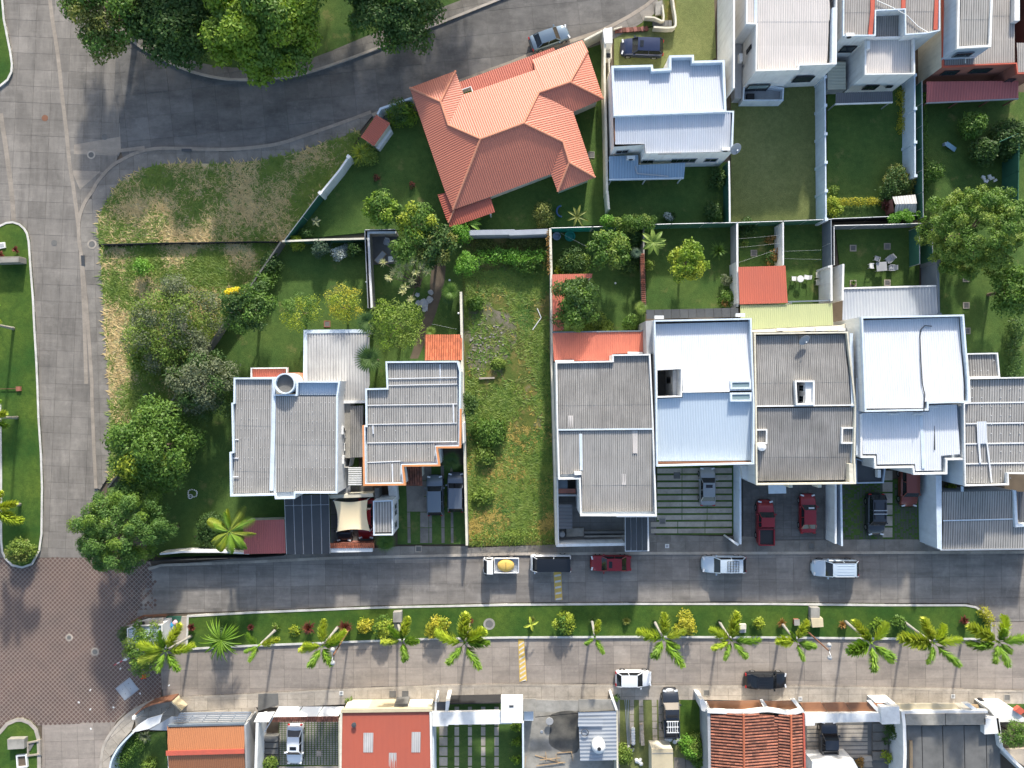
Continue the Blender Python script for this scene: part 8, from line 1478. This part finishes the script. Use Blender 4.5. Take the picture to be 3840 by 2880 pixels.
# tubs, pots, drain covers
for u, v, R, lb, mm in ((385, 385, .42, 'deep blue plastic tub by the teal fence, left', 'bluewall'), (500, 385, .55, 'shallow blue-green plastic tub by the teal fence, right', 'tealmesh')):
    p = W(*Q(2, 1, u, v)[0], .3); r = thing('plastic_tub', lb, 'tub', (p.x, p.y, .12)); MB().lathe((p.x, p.y, .12), [(R*.75, 0), (R, .4), (R+.04, .42), (R*.92, .4), (R*.7, .06)], 20).build('bowl', M[mm], r)
for u, v, lb in ((735, 485, 'western drain cover at the top of the fenced lawn'), (1030, 470, 'eastern drain cover at the top of the fenced lawn'), (1030, 785, 'drain cover by the metal patio roof, right one'), (735, 790, 'square planter with a small plant by the metal patio roof, left one'), (1710, 750, 'dark drain cover under the huge round tree'), (1712, 980, 'pale drain cover in the east lawn, middle one'), (1720, 1200, 'dark drain cover beside the white stepped house wall')):
    p = W(*Q(3, 1, u, v)[0], .15); r = thing('drain_cover', lb, 'drain cover', (p.x, p.y, .12)); o = [(p.x+a*.36, p.y+b*.36) for a, b in ((-1, -1), (1, -1), (1, 1), (-1, 1))]; i = [(p.x+a*.26, p.y+b*.26) for a, b in ((-1, -1), (1, -1), (1, 1), (-1, 1))]; MB().ring(o, i, .12, .2).build('frame', M['walk_light'], r); MB().prism(i, .1, .16).build('lid', M['conc_d' if 'planter' not in lb else 'earth'], r)
spiky('small plant in the square planter by the metal patio roof', *Q(3, 1, 735, 785)[0], 12, .5, 'green', 18)
for (c, r_, u, v), lb, mm in (((1, 1, 615, 1140), 'brick-framed drain box in the lawn below the golden tree', 'redwall'), ((2, 1, 2090, 528), 'square drain box in the washing garden', 'conc'), ((2, 0, 685, 1338), 'square drain box on the lawn beside the coral eaves', 'conc'), ((2, 2, 1425, 790), 'dark drain lid on the striped driveway by the house', 'conc_d'), ((2, 2, 1300, 1185), 'square drain lid low on the striped driveway', 'conc'), ((2, 2, 1340, 1400), 'small water meter box on the apron', 'white'), ((1, 2, 1405, 1425), 'pale edged drain cover on the pavement before the strip driveway', 'walk_light'), ((3, 2, 375, 1400), 'square drain cover on the pavement below the dark red sedan', 'walk'), ((2, 3, 1680, 1010), 'square pavement cover beside the black car', 'conc'), ((1, 3, 1180, 1020), 'paired pavement covers above the red metal roof, left', 'conc_d'), ((1, 3, 1290, 1020), 'paired pavement covers above the red metal roof, right', 'conc_d'), ((3, 3, 278, 1060), 'cream pavement cover above the brown awning', 'white'), ((3, 3, 1598, 1040), 'small white meter box above the yellowed awning', 'white'), ((3, 3, 2065, 1050), 'open cover on the pavement at the lower right', 'conc'), ((1, 3, 738, 1012), 'small white meter post on the lower pavement', 'white')):
    p = W(*Q(c, r_, u, v)[0], .15); r = thing('cover_box', lb, 'cover', (p.x, p.y, .13)); s = .36 if mm != 'white' else .22; q = [(p.x+a*s, p.y+b*s) for a, b in ((-1, -1), (1, -1), (1, 1), (-1, 1))]; MB().ring(q, inset(q, .08), .12, .19).build('frame', M[mm], r); MB().prism(inset(q, .09), .1, .165).build('lid', M['conc_d' if mm != 'white' else 'grey'], r)
# manholes
for (px, py), lb, rr, z in ((Q(0, 0, 388, 1020)[0], 'rusty manhole lid near the top of the pale street', .36, 0), (Q(0, 0, 905, 1183)[0], 'dark manhole lid closer to the dark street', .34, 0), (Q(0, 0, 788, 1338)[0], 'dark manhole lid with a pale concrete ring at the bend', .3, 0), (Q(0, 1, 468, 440)[0], 'dark square-set manhole lid on the street left of the slope', .34, 0), (Q(0, 3, 597, 532)[0], 'upper of two white-ringed manholes on the brown plaza', .26, 0), (Q(0, 3, 820, 655)[0], 'lower of two white-ringed manholes on the brown plaza', .3, 0), (Q(1, 3, 2015, 415)[0], 'pinkish manhole in the median grass right of the big palm', .42, .14), (Q(0, 1, 795, 452)[0], 'pale ring cover in the pavement by the black fence', .34, .14)):
    p = W(px, py, z); r = thing('manhole', lb, 'manhole', (p.x, p.y, z)); MB().lathe((p.x, p.y, z-.05), [(rr, 0), (rr, .062), (rr*.3, .066)], 20).build('lid', M['rust' if 'rusty' in lb else 'conc_d'], r)
    if 'ring' in lb or 'grass' in lb: c1 = [(p.x+math.cos(a*math.pi/12)*rr*1.55, p.y+math.sin(a*math.pi/12)*rr*1.55) for a in range(24)]; c2 = [(p.x+math.cos(a*math.pi/12)*rr*1.02, p.y+math.sin(a*math.pi/12)*rr*1.02) for a in range(24)]; MB().ring(c1, c2, z-.05, z+.02).build('collar', M['walk_light' if 'white' in lb or 'pale' in lb else 'conc'], r)
r = thing('access_hatch', 'large grey steel hatch set askew in the plaza by the orange cone', 'hatch', (*W(*Q(0, 3, 1100, 975)[0], 0)[:2], 0), None, R_(38))
MB().ring([(-1.02, -.86), (1.02, -.86), (1.02, .86), (-1.02, .86)], [(-.93, -.78), (.93, -.78), (.93, .78), (-.93, .78)], -.03, .035).build('frame', M['steel'], r, off=(0, 0, 0))
for x in (-.465, .465): MB().box(x-.45, -.77, -.03, x+.45, .77, .025).build('leaf_door', M['steel'], r, off=(0, 0, 0))
for x, y in ((-.4, .3), (.5, .4), (.3, -.2), (-.5, -.3)): MB().box(x-.05, y-.03, .025, x+.05, y+.03, .04).build('lift_handle', M['conc_d'], r, off=(0, 0, 0))
# orange cone and barrier arm
p = W(*Q(0, 3, 1235, 878)[0], .3); r = thing('traffic_cone', 'orange traffic cone beside the grey hatch', 'cone', (p.x, p.y, 0)); tc = mat('cone_orange', (.75, .09, .03), rough=.5); MB().lathe((p.x, p.y, .04), [(.2, 0), (.05, .62), (.03, .64)], 14).build('cone', tc, r); MB().obox((p.x, p.y, 0), .45, .45, .04).build('base', tc, r)
a, b = W(*Q(0, 3, 985, 770)[0], 1.0), W(*Q(0, 3, 1085, 718)[0], 1.0); r = thing('barrier_arm', 'red and pale barrier arm sticking out from the guard booth', 'barrier', (b.x, b.y, 0)); br = mat('barrier_red', (.6, .06, .08), rough=.5)
for k in range(4): MB().bar(a+(b-a)*k/4, a+(b-a)*(k+1)/4, .1, .08).build('arm', br if k % 2 == 0 else M['whiteplastic'], r)
MB().obox((b.x, b.y, 0), .3, .3, 1.1).build('post', M['whiteplastic'], r)
# guard booth
h = house('guard_booth', 'small guard booth with a pale blue roof and brown railing on the plaza edge', 'booth', 520, 2400); bo = Q(0, 3, 1098, 455, 1180, 430, 1400, 420, 1405, 640, 1100, 645); walls(h, bo, 2.5, 'white'); parapet(h, bo, 2.65, .25, .1, 'white'); corr(h, [(p[0], p[1], 2.5) for p in Q(0, 3, 1112, 465, 1190, 442, 1390, 432, 1395, 628, 1112, 632)], (1, 0), 'r_blue', pitch=.2)
flat(h, Q(0, 3, 1110, 430, 1190, 395, 1410, 370, 1400, 425, 1180, 432), 2.2, 'walk_light', 'canopy'); block(h, Q(0, 3, 1190, 405, 1235, 400, 1240, 420, 1195, 425), 2.2, 2.5, 'black', 'window_box')
r = thing('slatted_gate', 'brown slatted railing beside the guard booth', 'railing', (*W(*Q(0, 3, 1180, 380)[0], 0)[:2], 0))
for k in range(5): q = [W(*x, .4+k*.18) for x in Q(0, 3, 1130, 408-k*4, 1240, 350-k*3, 1440, 345-k*4)]; MB().tube(q, .03, 4).build('slat', M['rust'], r)
for u, v in ((1130, 405), (1240, 350), (1340, 348), (1440, 345)): q = W(*Q(0, 3, u, v)[0], .5); MB().tube([(q.x, q.y, 0), (q.x, q.y, 1.25)], .04, 6).build('post', M['rust'], r)
struct('booth_path', MB().prism(WP(Q(0, 3, 1575, 345, 1618, 345, 1615, 640, 1400, 640, 1405, 420, 1560, 420), 0), 0, .165), M['walk_light']); struct('green_mat', MB().prism(WP(Q(0, 3, 1440, 345, 1575, 345, 1560, 420, 1440, 420), 0), 0, .17), M['greenmesh'])
for i, (u, v, s, cl, lb) in enumerate(((1475, 425, .36, (.05, .35, .62), 'bright blue plastic bundle beside the guard booth'), (1510, 405, .3, (.75, .45, .5), 'pink plastic bundle beside the guard booth'), (1490, 445, .26, (.75, .78, .8), 'white plastic bundle beside the guard booth'), (1425, 425, .2, (.6, .06, .08), 'red plastic bundle beside the guard booth'), (1425, 392, .22, (.03, .04, .05), 'black plastic bundle beside the guard booth'))):
    p = W(*Q(0, 3, u, v)[0], .4); r = thing('plastic_bundle', lb, 'bundle', (p.x, p.y, .16), 'colourful bundles beside the guard booth'); mb = MB().lathe((p.x, p.y, .16), [(s*.7, 0), (s, s*.5), (s*.8, s), (s*.3, s*1.25)], 9); mb.v = [(x+random.uniform(-.06, .06), y+random.uniform(-.06, .06), z) for x, y, z in mb.v]; mb.build('bag', mat('bundle_plastic_%s' % 'abcde'[i], cl, rough=.4), r)
# painted humps
def hump(label, quad, n, slant=.5):
    P = WP(quad, 0); c = sum(P, Vector())/4; r = thing('speed_hump', label, 'speed hump', (c.x, c.y, 0)); f = lambda u, v: (P[0]*(1-u)+P[1]*u)*(1-v)+(P[3]*(1-u)+P[2]*u)*v
    MB().add([*(Vector((*f(u, v)[:2], 0)) for u, v in ((0, 0), (1, 0), (1, 1), (0, 1))), *(Vector((*f(u, v)[:2], .05)) for u, v in ((.18, .01), (.82, .01), (.82, .99), (.18, .99)))], [(0, 1, 5, 4), (1, 2, 6, 5), (2, 3, 7, 6), (3, 0, 4, 7), (4, 5, 6, 7)]).build('hump', M['yellow'], r)
    for k in range(n):
        v0 = (k+.55)/n; v1 = v0+.32/n; s = slant/n; g = lambda u, v: Vector((*f(u, min(v, .995))[:2], .054 if .15 < u < .85 else .03)); mb = MB()
        q = [g(.1, v0+s), g(.9, v0), g(.9, v1), g(.1, v1+s)]; mb.add([Vector((v[0], v[1], .058)) for v in q]+[Vector((v[0], v[1], .02)) for v in q], [(3, 2, 1, 0), (0, 1, 5, 4), (1, 2, 6, 5), (2, 3, 7, 6), (3, 0, 4, 7)]); mb.build('stripe', M['whitepaint'], r)
hump('yellow and white striped speed hump on the middle lane below the minibus', Q(2, 2, 358, 1615, 425, 1612)+Q(2, 3, 436, 207, 372, 210), 5, .15); hump('long yellow and white striped speed hump across the lower lane', Q(2, 3, 52, 545, 104, 543, 128, 905, 65, 915), 9, .6)
# lamps, plaques, pillars, boxes
def lamp(label, base, top, hgt, arms, m='rust'):
    b, t = W(*base, .14), W(*top, hgt); r = thing('street_lamp', label, 'street lamp', (b.x, b.y, .14), 'double-headed street lamps in the median'); MB().tube([b, b+(t-b)*.5, t], [.1, .08, .06], 8).build('pole', M[m], r)
    for q in arms:
        e = W(*q, hgt+.2); MB().tube([t, t*.5+e*.5+Vector((0, 0, .2)), e], .035, 6).build('arm', M['steel'], r); MB().lathe((e.x, e.y, e.z-.22), [(.06, .3), (.22, .2), (.24, .05), (.1, 0)], 14).build('lamp_head', M['grey'], r)
lamp('rusty double-headed street lamp beside the pair of red cordylines', Q(1, 3, 812, 448)[0], Q(1, 3, 662, 695)[0], 7.0, Q(1, 3, 660, 640, 662, 755)); lamp('rusty double-headed street lamp right of the stone bench', Q(3, 3, 350, 488)[0], Q(3, 3, 528, 648)[0], 7.0, Q(3, 3, 533, 600, 537, 708))
h = house('stone_plaque', 'grey stone plaque block on the side median casting a square shadow', 'plaque', 30, 975); block(h, Q(0, 1, -60, 575, 160, 565, 160, 605, -60, 612), 0, 1.5, 'conc', 'slab'); block(h, Q(0, 1, -60, 560, 165, 555, 168, 566, -60, 575), 0, 1.3, 'walk', 'backing')
h = house('framed_grate', 'white framed grate near the upper end of the side median', 'grate', 5, 922); block(h, Q(0, 1, -30, 440, 38, 432, 45, 480, -30, 495), 0, .3, 'white', 'frame'); block(h, Q(0, 1, -30, 452, 30, 443, 36, 472, -30, 484), .3, .32, 'grey', 'grate')
h = house('brick_box', 'small brick valve box on the side median with a thin rod', 'box', 65, 1458); block(h, Q(0, 2, 135, 22, 175, 20, 178, 60, 138, 62), 0, .35, 'tile', 'box'); MB().bar(W(*Q(0, 2, 0, 42)[0], .3), W(*Q(0, 2, 135, 40)[0], .3), .06, .06).build('rod', M['rust'], h)
h = house('mottled_pillar', 'mottled stone pillar with a pale foot in the median', 'pillar', 1490, 2325); block(h, Q(1, 3, 1184, 315, 1258, 310, 1258, 400, 1184, 400), 0, .9, 'conc', 'pillar'); block(h, Q(1, 3, 1190, 402, 1250, 402, 1250, 470, 1190, 470), 0, .4, 'walk_light', 'foot')
h = house('stone_bench', 'pale green stone bench block with a mottled grey back in the median', 'bench', 3065, 2335); block(h, Q(3, 3, 370, 275, 448, 275, 448, 365, 370, 365), 0, .8, 'conc', 'backing'); block(h, Q(3, 3, 372, 368, 475, 366, 480, 440, 385, 445), 0, .9, 'panel_cream', 'seat_block')
h = house('pedestal_box', 'small concrete pedestal with a cream cap in the median', 'pedestal', 2790, 2355); block(h, Q(2, 3, 1970, 422, 2022, 420, 2022, 490, 1972, 492), 0, .5, 'grey', 'plinth'); block(h, Q(2, 3, 1968, 420, 2024, 418, 2024, 460, 1970, 462), .5, .9, 'cream', 'cap')
for u, v, lb in ((250, 400, 'small brown cube pedestal left of the stone bench'),): h = house('cube_pedestal', lb, 'pedestal', *Q(3, 3, u, v)[0]); block(h, Q(3, 3, 228, 378, 272, 378, 274, 425, 230, 427), 0, .6, 'tile', 'block'); block(h, Q(3, 3, 226, 376, 274, 376, 276, 427, 228, 429), .6, .66, 'conc', 'cap')
h = house('stone_monument', 'pale stone block on the grass of the foot median', 'block', 57, 2795); block(h, Q(0, 3, 62, 1412, 208, 1408, 208, 1492, 66, 1500), 0, .8, 'conc', 'block')
h = house('open_pit', 'open concrete pit beside the pale stone block', 'pit', 122, 2812); parapet(h, Q(0, 3, 232, 1440, 345, 1418, 348, 1545, 236, 1560), .3, .35, .14, 'walk_light', name='pit_wall'); flat(h, Q(0, 3, 232, 1440, 345, 1418, 348, 1545, 236, 1560), .05, 'conc', 'floor', .1); block(h, Q(0, 3, 240, 1450, 300, 1440, 260, 1510, 240, 1515), .05, .2, 'conc_d', 'debris')
h = house('framed_planter', 'white framed planter box at the bottom left edge', 'planter', 80, 2850); parapet(h, Q(0, 3, 138, 1552, 225, 1545, 235, 1652, 145, 1660), .4, .45, .12, 'white', name='frame'); flat(h, Q(0, 3, 142, 1556, 222, 1550, 230, 1648, 148, 1655), .25, 'earth', 'soil', .2)
struct('median_path', MB().prism(WP(Q(0, 3, 345, 1425, 362, 1425, 365, 1550, 345, 1550), 0), 0, .16), M['walk_light'])
# garden bits
h = house('garden_shed', 'small garden shed with a whitish pitched roof and red boards in the shaded yard', 'shed', 3390, 760); walls(h, Q(3, 1, 1075, 60, 1270, 25, 1275, 165, 1090, 168), 1.9, 'redwall'); sh = Q3(3, 1, 1075, 42, 2.0, 1272, 22, 2.0, 1285, 100, 2.4, 1098, 105, 2.4); corr(h, sh, (0, 1), 'r_patio', pitch=.3); corr(h, Q3(3, 1, 1098, 105, 2.4, 1285, 100, 2.4, 1278, 178, 2.0, 1095, 180, 2.0), (0, 1), 'r_patio', pitch=.3)
h = house('stone_heap', 'white broken slabs at the edge of the huge round tree', 'slabs', 3715, 670)
for k in range(9): c = W(*Q(3, 0, 1850+random.uniform(0, 130), 1520+random.uniform(0, 55))[0], .2); MB().obox((c.x, c.y, .1), random.uniform(.25, .45), random.uniform(.2, .35), .12+random.uniform(0, .12), random.uniform(0, 3)).build('slab', M['white'], h)
h = house('toy_slide', 'small blue plastic slide lying on the dark right lawn', 'toy', 3560, 545); a, b = W(*Q(3, 0, 1540, 1240)[0], .6), W(*Q(3, 0, 1618, 1295)[0], .25); MB().bar(a, b, .5, .1).build('chute', mat('toy_blue', (.25, .42, .55), rough=.4), h); MB().bar(a-Vector((0, 0, .5)), a, .3, .3).build('ladder', M['bluewall'], h)
h = house('ring_planter', 'ring of white stones around a white hoop on the shaded corner lawn', 'stones', 722, 1855)
for k in range(15): a = k*2*math.pi/15; c = W(*Q(0, 2, 1665, 945)[0], .1); MB().lathe((c.x+.55*math.cos(a)*random.uniform(.9, 1.1), c.y+.42*math.sin(a)*random.uniform(.9, 1.1), .1), [(.07, 0), (.09, .05), (.03, .11)], 6).build('stone', M['white'], h)
c = W(*Q(0, 2, 1645, 972)[0], .2); MB().ring([(c.x+.26*math.cos(k*.3142), c.y+.26*math.sin(k*.3142)) for k in range(20)], [(c.x+.19*math.cos(k*.3142), c.y+.19*math.sin(k*.3142)) for k in range(20)], .1, .3).build('hoop', M['white'], h)
h = house('blue_swing', 'dark blue tyre swing ring on the coral house back lawn', 'swing', 2098, 792); c = W(*Q(2, 1, 425, 165)[0], .5); P = [(c.x+.5*math.cos(k*.4), c.y+.6*math.sin(k*.4), .45) for k in range(4, 13)]; MB().tube(P, .1, 6).build('ring', mat('swing_blue', (.06, .12, .28), rough=.5), h); MB().tube([(P[0][0], P[0][1], 0), P[0]], .06).build('stand', M['steel'], h); MB().tube([(P[-1][0], P[-1][1], 0), P[-1]], .06).build('stand', M['steel'], h)
h = house('fallen_poles', 'two white poles lying in a bent line on the vacant lot', 'poles', 2015, 1200); pp = [W(*q, .2) for q in Q(2, 1, 218, 1005, 252, 1085, 178, 1190)]; MB().bar(pp[0], pp[1], .09, .06).build('pole', M['white'], h); MB().bar(pp[1], pp[2], .09, .06).build('pole', M['white'], h)
h = house('rubble_patch', 'pale rubble scattered on the bare earth of the vacant lot', 'rubble', 1800, 1330)
for k in range(60): c = W(*Q(1, 1, 1960+random.gauss(0, 90), 1330+random.gauss(0, 110))[0], .1); MB().obox((c.x, c.y, .12), random.uniform(.06, .22), random.uniform(.06, .2), random.uniform(.04, .12), random.uniform(0, 3)).build('stone', M['conc'], h)
h = house('concrete_footing', 'low concrete footing at the west edge of the vacant lot', 'footing', 1815, 1417); block(h, Q(1, 1, 1925, 1602, 2060, 1598, 2062, 1612, 1930, 1618), 0, .35, 'walk_light', 'footing')
h = house('garden_rocks', 'grey rounded garden rocks beside the pale rosette plant', 'rocks', 1590, 1130)
for u, v, s in ((1450, 960, .55), (1500, 930, .4), (1460, 1010, .35), (1400, 960, .3), (1510, 870, .3), (1395, 890, .25)):
    c = W(*Q(1, 1, u, v)[0], .2); mb = MB().lathe((c.x, c.y, .1), [(s*.9, 0), (s, s*.3), (s*.7, s*.6), (s*.2, s*.7)], 9); mb.v = [(x+random.uniform(-.08, .08), y+random.uniform(-.08, .08), z) for x, y, z in mb.v]; mb.build('rock', M['grey'], h)
struct('patio_path', MB().prism(WP(smooth_line(Q(1, 1, 1330, 1440, 1420, 1180, 1500, 900, 1520, 640, 1640, 640, 1600, 900, 1500, 1200, 1400, 1440), 2), 0), 0, .128), M['earth'])
for k, (u, v) in enumerate(((955, 777), (1672, 762), (1750, 1048), (892, 788+0))):
    if k == 3: p = W(*Q(2, 1, 893, 788)[0], .3)
    else: p = W(*Q(1, 1, u, v)[0], 2.0)
    r = thing('globe_light', ('white globe light on the patio fence', 'white globe light among the palms by the vacant lot', 'white globe light on the slim pale wall', 'white ball on the tree garden lawn')[k], 'light' if k < 3 else 'ball', (p.x, p.y, .1)); MB().lathe((p.x, p.y, p.z), [(.03, -.1), (.1, -.06), (.12, 0), (.09, .07), (.02, .1)], 10).build('globe', M['whiteplastic'], r)
    MB().tube([(p.x, p.y, .05), (p.x, p.y, p.z-.08)], .03).build('stem', M['plastic'], r)
# litter on the plaza
for k, (u, v) in enumerate(((780, 985), (980, 1135), (1040, 800), (1210, 1015), (1460, 945), (785, 1320), (680, 1092), (780, 1152))):
    p = W(*Q(0, 3, u, v)[0], .02); r = MB().obox((p.x, p.y, .005), .22, .14, .03, random.uniform(0, 3)).build('paper_scrap', M['white'], None, off=(0, 0, 0)); tag(r, 'white paper scrap '+('on the open plaza paving, west of the others in the middle', 'on the plaza edge nearest the curved corner pavement', 'at the free end of the red barrier arm', 'just right of the grey steel hatch', 'on the lower lane right of the orange cone', 'on the pale street slabs below the plaza', 'on the plaza, left of the grey hatch', 'low on the plaza, straight above the pale street slabs')[k], 'litter', 'paper scraps on the plaza')
# bins at lower right
for u, v, rr, mm, lb in ((1835, 1080, .34, 'black', 'black rubbish bag, left of the pair by the lower right wall'), (1878, 1108, .32, 'black', 'black rubbish bag, right of the pair by the lower right wall'), (1995, 1095, .3, 'steel', 'grey metal drum by the lower right planting')):
    p = W(*Q(3, 3, u, v)[0], .4); r = thing('rubbish_bag' if mm == 'black' else 'metal_drum', lb, 'bag' if mm == 'black' else 'drum', (p.x, p.y, .14)); MB().lathe((p.x, p.y, .14), [(rr*.8, 0), (rr, .3), (rr*.9, .6), (rr*.4, .75)], 12).build('sack' if mm == 'black' else 'barrel', M[mm], r)
# wash lines over the back gardens
for i, (a, b, z, lb) in enumerate(((Q(2, 1, 420, 355)[0], Q(2, 1, 665, 480)[0], 2.0, 'grey pole line running from the blue tubs to the leafy tree'), (Q(2, 1, 1950, 405)[0], Q(3, 1, 130, 370)[0], 2.0, 'uppermost wash line in the washing garden'), (Q(2, 1, 1955, 480)[0], Q(3, 1, 130, 440)[0], 2.0, 'middle wash line in the washing garden'), (Q(2, 1, 1955, 610)[0], Q(3, 1, 70, 500)[0], 2.0, 'lowest wash line in the washing garden'), (Q(3, 1, 135, 512)[0], Q(3, 1, 460, 500)[0], 2.0, 'upper wash line over the narrow lawn'), (Q(3, 1, 135, 575)[0], Q(3, 1, 460, 582)[0], 2.0, 'lower wash line over the narrow lawn'), (Q(1, 1, 1520, 1140)[0], Q(1, 1, 1735, 1185)[0], 2.0, 'wash line with pegs north of the tiled veranda'))):
    p, q = W(*a, z), W(*b, z); r = thing('wash_line', lb, 'wash line', (p.x, p.y, .1)); MB().tube([p, p*.5+q*.5-Vector((0, 0, .1)), q], .007, 4).build('line', M['steel'], r)
    for e in (p, q): MB().tube([(e.x, e.y, .05), (e.x, e.y, z+.05)], .02, 6).build('post', M['greenmesh'], r)
